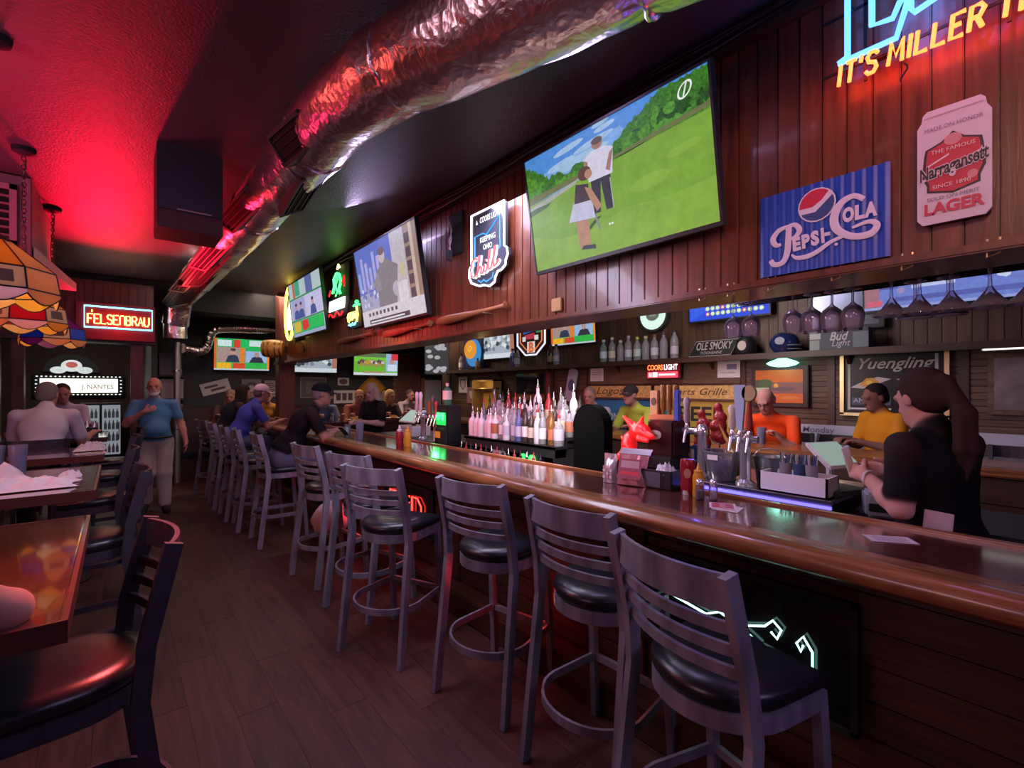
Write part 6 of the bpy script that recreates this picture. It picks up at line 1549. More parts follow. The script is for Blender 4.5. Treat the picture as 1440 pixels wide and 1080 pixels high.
MB().bbox((-.09, -.12, 0), (.10, .12, .42), .012).build('housing', BLACK, jd); MB().bbox((-.13, -.13, 0), (-.09, .08, .17), .006).build('front_box', BLACKM, jd)
MB().box((-.134, -.04, .06), (-.13, .065, .13)).build('orange_label', glow((.9, .25, .03), .5), jd)
MB().bbox((-.105, -.10, .20), (-.088, .09, .34), .006).build('lit_window', glow((.01, .60, .10), 1.3), jd)
for y in (-.05, .04): MB().lathe([(.02, 0), (.04, .04), (.035, .08), (.01, .09)], (-.10, y, .25), 12, sx=.5).build('lit_cup', glow((.1, .95, .35), 1.4), jd, True)
t = thing('spirit_bottle', 'green bottle upended on top of the black liqueur dispenser', 'bottle', (2.86, 4.60, 1.421), 0)
bottle_parts(t, [(r * 1.2, z) for r, z in SQ], mat('green_bottle_glass', (.10, .30, .20), .1, trans=.4), PAPER, WHITE)
gl2 = lamp('dispenser_green_glow', 'POINT', (2.68, 4.56, 1.27), (.05, 1.0, .2), .8, .04)
pr3 = thing('card_printer', 'white machine beside the black liqueur dispenser', 'machine', (2.95, 4.86, 1.0))
MB().bbox((-.08, -.07, 0), (.08, .07, .34), .01).build('body', WHITE, pr3); MB().bbox((-.10, -.075, .34), (.08, .09, .40), .008).build('hood', mat('lilac_plastic', (.45, .45, .62), .5), pr3); MB().box((-.084, -.04, .08), (-.08, .04, .2)).build('panel', DGREY, pr3)

def tap_tower(label, loc, h, handles, bar_=None):
    """handles: (kind, colour, height, sideways offset)"""
    t = thing('beer_tap', label, 'tap', loc, 0)
    MB().lathe([(.055, 0), (.055, .012), (.032, .03), (.030, h - .05), (.034, h - .04), (.034, h), (.02, h + .02)], seg=18).build('column', CHROME, t, True)
    ys = [q[3] for q in handles] + [0]
    MB().cyl((0, min(ys) - .03, h - .03), (0, max(ys) + .03, h - .03), .022, seg=14).build('cross_bar', CHROME, t, True)
    for k, (kind, c, hh, y) in enumerate(handles):
        f = MB(); f.cyl((0, y, h - .03), (-.07, y, h - .03), .014, seg=10); f.cyl((-.065, y, h - .02), (-.09, y, h - .10), .011, .008, seg=10); f.lathe([(.012, 0), (.018, .02), (.010, .045)], (-.05, y, h - .02), 10)
        f.build('faucet', CHROME, t, True)
        z0 = h + .025
        if kind == 'paddle': MB().bbox((-.062, y - .022, z0), (-.038, y + .022, z0 + hh), .008).build('tap_handle', flat(c, .3), t)
        elif kind == 'taper':
            MB().add([(-.05 + a * .012, y + b * w, z) for z, w in ((z0, .016), (z0 + hh, .036)) for a, b in ((-1, -1), (1, -1), (1, 1), (-1, 1))], [(0, 1, 5, 4), (1, 2, 6, 5), (2, 3, 7, 6), (3, 0, 4, 7), (3, 2, 1, 0), (4, 5, 6, 7)]).build('tap_handle', flat(c, .3), t)
        elif kind == 'disc':
            MB().lathe([(.014, 0), (.02, .05), (.012, hh - .12), (.012, hh - .10)], (-.05, y, z0), 12).build('tap_handle', flat((.30, .04, .03), .4), t, True)
            MB().prism(ellipse(0, 0, .040, .046, 20), -.012, .012).build('round_badge', flat(c, .5), t, loc=(-.05, y, z0 + hh - .05), rot=(0, 0, WALL))
        else: MB().lathe([(.012, 0), (.022, .03), (.018, hh * .6), (.026, hh * .85), (.012, hh)], (-.05, y, z0), 14).build('tap_handle', flat(c, .3), t, True)
    return t
tap_tower('chrome beer tap with blue-striped handle by the red figure', (2.93, 1.60, 1.03), .32, [('paddle', (.05, .08, .42), .22, .15), ('round', (.35, .28, .34), .17, .08)])
tap_tower('chrome beer tap with tall pale blue handle and round tan badge', (2.90, 1.31, 1.03), .30, [('disc', (.50, .36, .22), .27, -.045), ('round', (.62, .52, .50), .15, .055), ('taper', (.42, .55, .80), .27, .008)])
tap_tower('chrome beer tap with two white handles, left on black counter', (2.82, 5.08, 1.0), .30, [('round', (.72, .66, .76), .24, -.03), ('round', (.72, .66, .76), .24, .06)])
tap_tower('chrome beer tap with mixed dark handles, right on black counter', (2.82, 4.74, 1.0), .28, [('paddle', (.4, .15, .1), .16, .10), ('round', (.1, .08, .1), .22, .02), ('round', (.4, .04, .06), .16, -.05)])
ps2 = thing('cash_register', 'white till with tilted green screen on the far black counter', 'register', (2.92, 5.55, 1.0), WALL)
MB().bbox((-.20, -.1, 0), (.20, .16, .13), .01).build('drawer', WHITE, ps2); MB().bbox((-.02, .0, .13), (.02, .05, .22), .004).build('stand', DGREY, ps2)
m = MB(); m.M = Matrix.Translation((0, 0, .24)) @ Matrix.Rotation(-.9, 4, 'X'); m.bbox((-.2, -.012, -.11), (.2, .012, .13), .006); o = m.build('tablet', WHITE, ps2)
m = MB(); m.M = Matrix.Translation((0, 0, .24)) @ Matrix.Rotation(-.9, 4, 'X'); m.box((-.18, -.014, -.09), (.18, -.012, .11)); m.build('display', glow((.35, .6, .55), .55), o)
cv = thing('black_cover', 'black arched equipment cover standing behind the red snack bag', 'cover', (2.85, 2.46, 0))
m = MB(); prof = [(-.155, 0), (.155, 0), (.155, 1.30)] + [(.155 * math.cos(a), 1.30 + .18 * math.sin(a)) for a in [PI * i / 14 for i in range(1, 14)]] + [(-.155, 1.30)]
m.M = Matrix.Rotation(WALL, 4, 'Z'); m.prism(prof, -.05, .05); m.build('shell', mat('black_cover_cloth', (.002, .002, .0025), 1.0, spec=.05), cv)
m = MB(); m.M = Matrix.Rotation(WALL, 4, 'Z'); m.tube([(a, -.05, b) for a, b in prof[2:]], .005, 6); m.build('piping', mat('black_cover_cloth', (.002, .002, .0025), 1.0, spec=.05), cv, True)
# red horned figure dispenser with its black box
dv = thing('devil_dispenser', 'glowing red horned figure leaning on a black shot chiller', 'dispenser', (2.88, 1.93, 1.03), WALL)
MB().bbox((-.16, -.1, 0), (.20, .14, .12), .01).build('base', BLACK, dv)
MB().bbox((.00, -.08, .12), (.20, .14, .36), .012).build('chiller_box', mat('dark_maroon_box', (.03, .006, .008), .3), dv)
MB().prism(ellipse(.06, .26, .055, .032, 20), -.088, -.078).build('oval_badge', flat((.5, .48, .42)), dv)
m = MB(); text_mb(m, 'FIREBALL', .02, .06, .252, -.0905, wid=.08); m.build('badge_lettering', flat((.03, .02, .02)), dv)
# clear buckets, box, straws, till on the stainless counter
CLR = thin_glass('clear_bucket_plastic', (.60, .58, .72), .25, .15)
bk1 = thing('ice_bucket', 'clear plastic ice bucket between the two beer taps', 'bucket', (2.93, 1.47, 1.031))
MB().lathe([(.075, 0), (.08, .004), (.105, .17), (.112, .172), (.112, .185), (.098, .18), (.072, .008), (.001, .008)], seg=24).build('bucket', CLR, bk1, True)
m = MB()
for i in range(26): 
    c = (rb.uniform(-.05, .05), rb.uniform(-.05, .05), .03 + .1 * rb.random()); m.bbox((c[0] - .014, c[1] - .014, c[2] - .014), (c[0] + .014, c[1] + .014, c[2] + .014), .004)
m.build('ice', mat('ice_cube', (.8, .82, .9), .1, trans=.6), bk1)['kind'] = 'stuff'
MB().bbox((-.108, -.03, .13), (-.104, .04, .165), .002).build('label', PAPER, bk1, rot=(0, 0, .0))
bk2 = thing('ice_bucket', 'grey steel bucket beside the straw cups', 'bucket', (3.02, 1.22, 1.031))
MB().lathe([(.065, 0), (.07, .004), (.09, .16), (.095, .165), (.085, .16), (.06, .01), (.001, .01)], seg=22).build('bucket', mat('dull_steel', (.35, .38, .38), .35, .8), bk2, True)
MB().tube([(0, .09 * math.cos(a), .15 + .06 * math.sin(a)) for a in [PI * i / 10 for i in range(11)]], .004, 5).build('handle', CHROME, bk2, True)
wbx = thing('supply_box', 'low white box holding straws and small cups', 'box', (2.87, 1.02, 1.031), WALL)
m = MB()
for lo, hi in (((-.17, -.07, 0), (.17, -.06, .105)), ((-.17, .10, 0), (.17, .11, .105)), ((-.17, -.07, 0), (-.16, .11, .105)), ((.16, -.07, 0), (.17, .11, .105)), ((-.17, -.07, 0), (.17, .11, .008))): m.box(lo, hi)
m.build('box_walls', mat('lilac_white_box', (.78, .74, .82), .5), wbx)
for k, (x, c, lb) in enumerate(((.01, (.10, .16, .35), 'blue tinted cup of straws in the white box'), (-.06, (.45, .42, .5), 'clear cup of stirrers at left in the white box'), (.07, (.5, .48, .55), 'small pale cup right of the blue straws'))):
    t = thing('straw_cup', lb, 'cup', (2.885, 1.02 - x, 1.04)); MB().lathe([(.024, 0), (.032, .15), (.028, .15), (.02, .006), (.001, .006)], seg=16).build('cup', mat('straw_cup_%d' % k, c, .2, trans=.5, ior=1.2), t, True)
    for j in range(9):
        a = j * .7; MB().cyl((.010 * math.cos(a), .010 * math.sin(a), .01), (.028 * math.cos(a), .028 * math.sin(a), .20), .003, seg=5).build('straw', flat([(.08, .12, .3), (.5, .5, .55), (.04, .04, .05)][j % 3]), t)
for k in range(5):
    tag(MB().lathe([(.022, 0), (.028, .035), (.025, .035), (.018, .005), (.001, .005)], seg=12).build('portion_cup', FROST, None, True, (2.84 + .03 * (k % 2), 1.17 - .012 * k - .035 * (k // 2), 1.04 + .002)), 'tiny clear portion cup at the left end of the white box', 'cup', 'portion cups in the white box')
pos = thing('till_tablet', 'white till with tilted pale green screen beside the straws', 'register', (3.05, .90, 1.031), -.35)
MB().bbox((-.14, -.12, 0), (.14, .13, .03), .008).build('base', DGREY, pos); MB().bbox((-.02, .0, .03), (.02, .03, .18), .006).build('stand', WHITE, pos)
m = MB(); m.M = Matrix.Translation((0, -.0, .20)) @ Matrix.Rotation(-.85, 4, 'X'); m.bbox((-.12, -.012, -.09), (.12, .012, .10), .008); o = m.build('tablet', WHITE, pos)
m = MB(); m.M = Matrix.Translation((0, -.0, .20)) @ Matrix.Rotation(-.85, 4, 'X'); m.box((-.108, -.0135, -.075), (.108, -.012, .088)); m.build('display', glow((.46, .60, .52), .5), o)
rc = thing('receipt_printer', 'grey receipt printer with paper curls next to the till', 'printer', (2.98, .67, .961), -1.2)
MB().bbox((-.07, -.08, 0), (.07, .08, .12), .012).build('body', mat('pale_grey_printer', (.32, .34, .40), .45), rc); MB().box((-.05, -.02, .12), (.05, .0, .16)).build('paper', PAPER, rc); MB().bbox((-.06, -.085, .03), (.06, -.08, .07), .003).build('slot', BLACK, rc)
nk = thing('napkin_pile', 'loose white paper slips by the near bartender', 'paper', (2.95, .45, .961), .4)
MB().box((-.06, -.04, 0), (.06, .04, .006)).build('slip', PAPER, nk); MB().box((-.05, -.06, .006), (.04, .05, .009)).build('slip', PAPER, nk)
# red gloves-like bags and gold fruit ornament
def lumpy(name, label, cat, loc, prims, m, vox=.008, base=None):
    pass
# orange shot bottles over the red figure
ob = thing('shot_dispenser', 'wooden shot dispenser holding upturned amber bottles above red figure', 'dispenser', (2.98, 1.90, 1.39), WALL)
MB().bbox((-.11, -.03, .02), (-.045, .03, .20), .005).build('wood_panel', mat('pale_dispenser_wood', (.42, .17, .07), .4), ob); MB().prism(ellipse(-.078, .12, .02, .028), -.034, -.03).build('emblem', flat((.08, .03, .02)), ob)
MB().bbox((-.11, -.05, -.02), (.11, .05, .03), .006).build('tray', mat('orange_tray', (.45, .10, .03), .4), ob)
for x in (-.02, .03, .08): MB().lathe([(.010, .0), (.012, .03), (.024, .06), (.024, .20), (.02, .22)], (x, 0, 0), 12).build('amber_bottle', mgs[2][1], ob, True, loc=(0, 0, .02))
MB().box((-.015, .03, -.33), (.015, .05, .0)).build('post', BLACK, ob); MB().bbox((-.05, -.01, -.36), (.05, .08, -.33), .004).build('foot', BLACK, ob)

# ------------------------------------------------------------------ on the near bar top
BZ = 1.069
def squeeze(label, loc, c, capc, h=.17, r=.032):
    t = thing('sauce_bottle', label, 'bottle', loc)
    MB().lathe([(r * .92, 0), (r, .008), (r * .96, h * .35), (r * 1.0, h * .66), (r * .75, h * .78)], seg=18).build('body', mat('squeeze_%.2f' % c[1], c, .3), t, True)
    MB().lathe([(r * .8, h * .77), (r * .8, h * .84), (r * .35, h * .90), (r * .14, h * 1.08), (.002, h * 1.09)], seg=14).build('cap', flat(capc, .35), t, True)
    return t
k1 = thing('ketchup_bottle', 'dark red ketchup bottle on the bar by the black tray', 'bottle', (2.21, 1.285, BZ))
MB().lathe([(.026, 0), (.030, .02), (.035, .05), (.031, .09), (.036, .14), (.034, .17), (.030, .178)], seg=20, sy=1.1, sx=.8).build('body', mat('ketchup_red', (.26, .008, .02), .25), k1, True)
MB().lathe([(.024, -.0), (.026, .022), (.020, .024)], seg=16).build('cap', flat((.55, .5, .5), .35), k1, True)
MB().prism(ellipse(0, .11, .017, .024), -.0315, -.030).build('label', flat((.45, .24, .14)), k1, rot=(0, 0, WALL + .5))
squeeze('yellow mustard squeeze bottle on the bar beside ketchup', (2.19, 1.215, BZ), (.60, .24, .015), (.62, .26, .02), .155, .028)
def shaker(label, loc, fill, capm):
    t = thing('shaker', label, 'shaker', loc)
    MB().lathe([(.017, 0), (.020, .004), (.020, .062), (.015, .074)], seg=14).build('glass_body', GLASS, t, True)
    MB().lathe([(.0165, .003), (.0175, .005), (.0175, .045), (.002, .046)], seg=14).build('contents', fill, t, True)
    MB().lathe([(.016, .072), (.0175, .076), (.0165, .092), (.010, .098)], seg=14).build('cap', capm, t, True)
shaker('salt shaker full of white salt at right of the sauces', (2.19, 1.14, BZ), flat((.75, .70, .76)), CHROME)
shaker('pepper shaker with dark contents in front of mustard', (2.155, 1.19, BZ), flat((.22, .17, .26)), CHROME)
tray = thing('napkin_caddy', 'black napkin tray on the bar between snack bag and ketchup', 'caddy', (2.25, 1.475, BZ), WALL + .1)
m = MB()
for lo, hi in (((-.10, -.055, 0), (.10, -.045, .10)), ((-.10, .045, 0), (.10, .055, .10)), ((-.10, -.055, 0), (-.09, .055, .10)), ((.09, -.055, 0), (.10, .055, .10)), ((.045, -.055, 0), (.052, .055, .10)), ((-.10, -.055, 0), (.10, .055, .008))): m.box(lo, hi)
m.build('tray', mat('black_tray_plastic', (.022, .022, .026), .25), tray); MB().box((-.085, -.058, .01), (.035, -.0555, .09)).build('front_window', mat('grey_tray_window', (.10, .10, .12), .2), tray)
cloth('paper_napkin', 'white napkins bunched in the black napkin tray', 2.255, 1.44, BZ + .075, .05, .045, .06, 21.0)
bag = thing('snack_bag', 'red and white snack bag leaning on the bar before the tray', 'bag', (2.17, 1.60, BZ), WALL + .25)
def pouch(w, d, h, m, nm, par, loc=(0, 0, 0), rot=None, top=.15):
    vs = []; fs = []; nu = 16; nv = 10
    for side in (-1, 1):
        for j in range(nv + 1):
            v = j / nv
            for i in range(nu + 1):
                u = -1 + 2 * i / nu
                b = max(0, (1 - u * u)) ** .6 * (math.sin(PI * min(1, v * 1.15 + .12)) ** .6 if v < .87 else .02)
                vs.append((u * w / 2 * (1 - .06 * math.sin(PI * v)), side * d / 2 * max(.03, b) + .004 * noise.noise(Vector((u * 3, v * 4, side))), v * h))
    k = (nu + 1) * (nv + 1)
    for s in (0, 1):
        for j in range(nv):
            for i in range(nu):
                a = s * k + j * (nu + 1) + i; q = (a, a + 1, a + nu + 2, a + nu + 1)
                fs.append(q if s == 0 else q[::-1])
    for j in range(nv):
        for i_ in (0, nu):
            a = j * (nu + 1) + i_; b = a + nu + 1; q = (a, b, b + k, a + k); fs.append(q if i_ == 0 else q[::-1])
    for i in range(nu):
        fs.append((i, i + k, i + 1 + k, i + 1)); a = nv * (nu + 1) + i; fs.append((a, a + 1, a + 1 + k, a + k))
    return MB().add(vs, fs).build(nm, m, par, True, loc, rot)
FOILR = mat('pinkish_snack_foil', (.42, .16, .18), .28, .3); FOILP = mat('silver_pink_foil', (.5, .42, .46), .25, .5)
pouch(.17, .07, .17, FOILR, 'pouch', bag, (0, 0, .0), (-.30, 0, 0))
picture('print', bag, .13, .11, [(rect(0, 0, 1, 1), (.30, .05, .08)), (rect(.1, .55, .9, .9), (.45, .25, .28)), (rect(.1, .2, .9, .36), (.6, .03, .05))], -.045, z0=.03).rotation_euler = (-.30, 0, 0)
m = MB(); m.M = Matrix.Translation((0, .05, .165)) @ Matrix.Rotation(-1.0, 4, 'X'); m.box((-.09, -.002, 0), (.09, .002, .05)); m.build('folded_flap', FOILP, bag)
bag2 = thing('snack_bag', 'narrow silver snack bag standing left of the red one', 'bag', (2.15, 1.73, BZ), WALL + .15)
pouch(.085, .05, .165, FOILP, 'pouch', bag2, (0, 0, 0), (-.12, 0, 0))
picture('print', bag2, .07, .09, [(ellipse(.2 + .3 * (k % 3), .15 + .2 * (k // 3), .12, .1, 9), (.5, .22, .22) if k % 2 else (.6, .5, .5)) for k in range(12)], -.033, z0=.02).rotation_euler = (-.12, 0, 0)
for lb, (x, y), a, c in (('red and white drink coaster lying on the glossy bar', (2.10, 1.05), .5, (.42, .06, .10)), ('second coaster peeking from beneath the red one', (2.085, 1.02), .2, (.62, .5, .52))):
    t = thing('coaster', lb, 'coaster', (x, y, BZ + (.003 if c[0] < .5 else 0)), a, 'coasters on the bar')
    MB().bbox((-.055, -.055, 0), (.055, .055, .002), .0005).build('board', flat((.66, .52, .54)), t)
    MB().box((-.045, -.045, .002), (.045, .045, .0024)).build('print', flat(c), t); MB().box((-.035, -.012, .0024), (.035, .012, .0028)).build('lettering_band', flat((.55, .2, .24)), t)
cd = thing('drink_card', 'pale drink card lying on the bar before the bartender', 'card', (2.10, .445, BZ), .62)
MB().box((-.04, -.07, 0), (.04, .07, .0015)).build('card', flat((.62, .48, .52)), cd)
for k in range(4): MB().box((-.028 + k * .015, -.05, .0015), (-.022 + k * .015, .05, .0019)).build('print_line', flat((.35, .25, .3)), cd)
squeeze('ketchup squeeze bottle far along the bar, red with pale cap', (2.02, 4.08, BZ), (.30, .01, .02), (.6, .5, .5), .18, .034)
squeeze('mustard squeeze bottle far along the bar, beside red one', (2.05, 3.98, BZ), (.60, .25, .02), (.60, .25, .02), .18, .034)
tumbler('water_glass', 'tall water glass on the bar before the man in black cap', (1.98, 4.93, BZ), FROST, .042, .18, WATER)
tumbler('water_glass', 'tall glass on the bar beside the phone of the seated man', (1.93, 5.15, BZ), GLASS, .038, .15, WATER)
ph = thing('phone', 'bright phone screen held over the bar by man in cap', 'phone', (1.84, 5.02, 1.15), 2.1, None, .7)
MB().bbox((-.035, -.07, 0), (.035, .07, .008), .003).build('case', BLACK, ph); MB().box((-.031, -.065, .008), (.031, .065, .009)).build('display', glow((.8, .95, .95), 1.6), ph)
plate = lambda lb, x, y, z: MB().lathe([(.06, 0), (.12, .015), (.125, .018), (.06, .006), (.001, .006)], seg=24).build('plate', WHITE, thing('dinner_plate', lb, 'plate', (x, y, z), 0, 'plates on the far tables'), True)
for i, (x, y, z, lb) in enumerate(((2.0, 6.9, BZ, 'white plate before the man in the pink cap'), (3.1, 7.95, BZ, 'white plate on far arm of the bar, nearest the post'), (3.8, 7.95, BZ, 'white plate on far arm of bar, nearest the till'), (3.2, 9.3, 1.021, 'white plate on the food table, nearer the post'), (4.6, 9.25, 1.021, 'white plate on the food table, nearer the brick panel'))):
    plate(lb, x, y, z)
    t = thing('food_portion', 'golden food heaped on the ' + lb.replace('white plate', 'plate'), 'food', (x, y, z + .012), 0)
    m = MB(); rr = random.Random(i)
    for k in range(14): m.bbox((rr.uniform(-.07, .04), rr.uniform(-.07, .04), rr.uniform(0, .02)), (rr.uniform(.045, .08), rr.uniform(.045, .08), rr.uniform(.025, .05)), .004)
    m.build('fried_pieces', mat('golden_food', (.52, .26, .08), .7, var=.3), t)['kind'] = 'stuff'
for i, (x, y) in enumerate(((3.45, 7.9), (2.75, 7.98))): tumbler('water_glass', 'clear glass on far arm of bar, ' + ['further from the post', 'nearer the post'][i], (x, y, BZ), GLASS, .038, .14, WATER)
tumbler('beer_mug', 'dark red drink in a glass before the man in orange', (4.75, 2.16, 1.0765), GLASS, .045, .15, mat('red_drink', (.2, .01, .02), .2), 'glass'); tumbler('water_glass', 'cloudy water glass before the man in orange', (4.72, 1.98, 1.0765), FROST, .042, .16, WATER)
pbg = thing('shopping_bag', 'crumpled white plastic bag on the floor between stools', 'bag', (1.62, 4.75, .166))
vs = []; fs = []
for j in range(9):
    for i in range(18):
        a = 2 * PI * i / 18; v = j / 8; r = .17 * (math.sin(PI * min(1, .15 + v * .85)) ** .5) * (1 + .22 * noise.noise(Vector((math.cos(a) * 2, math.sin(a) * 2, v * 3))))
        vs.append((r * math.cos(a), r * math.sin(a), v * .34))
for j in range(8):
    for i in range(18): fs.append((j * 18 + i, j * 18 + (i + 1) % 18, (j + 1) * 18 + (i + 1) % 18, (j + 1) * 18 + i))
MB().add(vs, fs + [tuple(range(18))]).build('bag_body', mat('white_bag_film', (.66, .6, .68), .5), pbg, True)
for s in (-1, 1): MB().tube([(s * .03, -.05, .33), (s * .05, -.02, .42), (s * .05, .03, .42), (s * .03, .05, .33)], .010, 6).build('bag_handle', mat('white_bag_film', (.66, .6, .68), .5), pbg, True)
cr = thing('bar_bin', 'pale blue bin behind the bar at the frame edge', 'bin', (2.62, .13, .72))
MB().lathe([(.09, 0), (.10, .02), (.11, .25), (.115, .26), (.10, .255), (.085, .01), (.001, .01)], seg=20).build('tub', mat('pale_blue_tub', (.20, .30, .50), .4), cr, True)
MB().tube([(0, .11 * math.cos(a), .25 + .03 * math.sin(a)) for a in [PI * i / 8 for i in range(9)]], .005, 5).build('handle', STEEL, cr)
crs = thing('ice_well', 'dark steel ice well standing behind the bar at the frame edge', 'cabinet', (2.62, .13, 0)); MB().bbox((-.14, -.2, 0), (.12, .2, .70), .008).build('cabinet', BLACK, crs); MB().bbox((-.15, -.21, .70), (.13, .21, .72), .004).build('lid', STEEL, crs)
# ------------------------------------------------------------------ people: one continuous surface each, grown from a signed distance field
def _cap(P, a, b, ra, rb):
    a = np.array(a, float); b = np.array(b, float); d = b - a; L2 = max(1e-9, d @ d)
    t = np.clip(((P - a) @ d) / L2, 0, 1)
    q = P - a - t[..., None] * d
    return np.sqrt((q * q).sum(-1)) - (ra + (rb - ra) * t)
def _ell(P, c, r, R):
    q = (P - np.array(c, float)) @ np.array(R, float)
    r = np.array(r, float); k0 = np.sqrt(((q / r) ** 2).sum(-1)); k1 = np.sqrt(((q / (r * r)) ** 2).sum(-1))
    return k0 * (k0 - 1) / np.maximum(k1, 1e-6)
def pd(P, q):
    return _cap(P, q[1], q[2], q[3], q[4]) if q[0] == 'c' else _ell(P, q[1], q[2], q[3])
def bounds(q):
    if q[0] == 'c':
        r = max(q[3], q[4]); a = np.array(q[1]); b = np.array(q[2]); return np.minimum(a, b) - r, np.maximum(a, b) + r
    r = max(q[2]); c = np.array(q[1]); return c - r, c + r
def sdf_mesh(prims, h, cuts=()):
    lo = np.min([bounds(q)[0] for q in prims], 0) - 3 * h; hi = np.max([bounds(q)[1] for q in prims], 0) + 3 * h
    n = np.ceil((hi - lo) / h).astype(int) + 1
    ax = [lo[i] + h * np.arange(n[i]) for i in range(3)]
    F = np.full(n, 1.0)
    for q in prims:
        k = q[-1]; bl, bh = bounds(q); m = k + 2.5 * h
        i0 = np.clip(np.floor((bl - m - lo) / h).astype(int), 0, n - 1); i1 = np.clip(np.ceil((bh + m - lo) / h).astype(int) + 1, 1, n)
        s = tuple(slice(a, b) for a, b in zip(i0, i1))
        P = np.stack(np.meshgrid(ax[0][s[0]], ax[1][s[1]], ax[2][s[2]], indexing='ij'), -1)
        d = pd(P, q); f = F[s]
        g = np.maximum(k - np.abs(f - d), 0) / max(k, 1e-6)
        F[s] = np.minimum(f, d) - g * g * k * .25
    for c in cuts:
        P = np.stack(np.meshgrid(*ax, indexing='ij'), -1); F = np.maximum(F, c(P))
    ins = F < 0
    nx, ny, nz = n
    cn = [(i, j, k) for i in (0, 1) for j in (0, 1) for k in (0, 1)]
    sl = lambda c: tuple(slice(c[a], n[a] - 1 + c[a]) for a in range(3))
    cnt = sum(ins[sl(c)].astype(np.int8) for c in cn)
    mix = (cnt > 0) & (cnt < 8)
    idx = -np.ones(mix.shape, int); cells = np.argwhere(mix); idx[mix] = np.arange(len(cells))
    acc = np.zeros((len(cells), 3)); num = np.zeros(len(cells))
    vals = {c: F[cells[:, 0] + c[0], cells[:, 1] + c[1], cells[:, 2] + c[2]] for c in cn}
    for c in cn:
        for a in range(3):
            if c[a] == 0:
                e = list(c); e[a] = 1; e = tuple(e)
                v0, v1 = vals[c], vals[e]; cr = (v0 < 0) != (v1 < 0)
                t = np.where(cr, v0 / np.where(np.abs(v0 - v1) < 1e-12, 1e-12, v0 - v1), 0)
                p = np.tile(np.array(c, float), (len(cells), 1)); p[:, a] += t
                acc[cr] += p[cr]; num[cr] += 1
    V = lo + h * (cells + acc / np.maximum(num, 1)[:, None])
    faces = []
    for a in range(3):
        b, c = (a + 1) % 3, (a + 2) % 3
        s0 = [slice(1, n[i] - 1) for i in range(3)]; s1 = list(s0); s0[a] = slice(0, n[a] - 1); s1[a] = slice(1, n[a])
        x, y = ins[tuple(s0)], ins[tuple(s1)]
        off = np.array([1, 1, 1]); off[a] = 0
        for flip, mk in ((False, x & ~y), (True, ~x & y)):
            e = np.argwhere(mk) + off
            if not len(e): continue
            def cell(db, dc):
                q = e.copy(); q[:, b] -= db; q[:, c] -= dc; return idx[q[:, 0], q[:, 1], q[:, 2]]
            Q = np.stack([cell(1, 1), cell(0, 1), cell(0, 0), cell(1, 0)], 1)
            faces.append(Q[:, ::-1] if flip else Q)
    Q = np.concatenate(faces); Q = Q[(Q >= 0).all(1)]
    return V, Q
def sdf_object(name, prims, h, parent=None, cuts=(), rough=.75, m=None):
    V, Q = sdf_mesh(prims, h, cuts)
    me = bpy.data.meshes.new(name)
    me.from_pydata(V.tolist(), [], Q.tolist())
    D = np.stack([pd(V, q) for q in prims], 1)
    dm = D.min(1, keepdims=True); w = np.exp(-(D - dm) / (h * .30))
    C = np.array([q[-2] for q in prims]); col = (w @ C) / w.sum(1, keepdims=True)
    at = me.color_attributes.new('tone', 'FLOAT_COLOR', 'POINT')
    at.data.foreach_set('color', np.concatenate([col, np.ones((len(V), 1))], 1).astype(np.float32).ravel())
    me.materials.append(m or vcol())
    me.polygons.foreach_set('use_smooth', [True] * len(me.polygons)); me.update()
    return link(name, me, parent)
I3 = ((1, 0, 0), (0, 1, 0), (0, 0, 1))
def rotm(yaw=0, pitch=0, roll=0):
    return Matrix.Rotation(yaw, 3, 'Z') @ Matrix.Rotation(pitch, 3, 'X') @ Matrix.Rotation(roll, 3, 'Y')
def E(c, r, col, k=.02, R=None):
    return ('e', tuple(c), tuple(r), tuple(tuple(v) for v in R) if R is not None else I3, tuple(col), k)
def CP(a, b, ra, rb, col, k=.02):
    return ('c', tuple(a), tuple(b), ra, rb, tuple(col), k)
SKIN = (.50, .25, .19)
def hand(pr, w, d, nrm, side, col, curl=.6, s=1.0):
    """palm, four bent fingers of unequal length and a thumb off the palm's side; d along, nrm out of the palm"""
    w = Vector(w); d = Vector(d).normalized(); nrm = Vector(nrm); nrm = (nrm - d * nrm.dot(d)).normalized(); sd = d.cross(nrm) * side
    c = w + d * .05 * s
    pr.append(CP(w, w + d * .03 * s, .026 * s, .028 * s, col, .012))
    for o in (-.026, -.008, .010, .026): pr.append(CP(w + d * .02 * s + sd * o * .7 * s, w + d * .085 * s + sd * o * s, .014 * s, .0125 * s, col, .010))
    for o, ln in ((.027, .068), (.009, .078), (-.009, .073), (-.026, .056)):
        a = w + d * .088 * s + sd * o * s; ln *= s
        d1 = (d * math.cos(curl * .6) + nrm * math.sin(curl * .6)); d2 = (d * math.cos(curl * 1.6) + nrm * math.sin(curl * 1.6)); d3 = (d * math.cos(curl * 2.4) + nrm * math.sin(curl * 2.4))
        b = a + d1 * ln * .45; e = b + d2 * ln * .32; g = e + d3 * ln * .25
        pr += [CP(a, b, .0098 * s, .0092 * s, col, .004), CP(b, e, .0092 * s, .0085 * s, col, .004), CP(e, g, .0085 * s, .0072 * s, col, .004)]
    a = w + d * .025 * s + sd * .026 * s; b = a + (d * .6 + sd * .7 + nrm * .25).normalized() * .042 * s; e = b + (d * .85 + sd * .25 + nrm * .5).normalized() * .030 * s
    pr += [CP(a, b, .0135 * s, .0115 * s, col, .008), CP(b, e, .0115 * s, .009 * s, col, .004)]
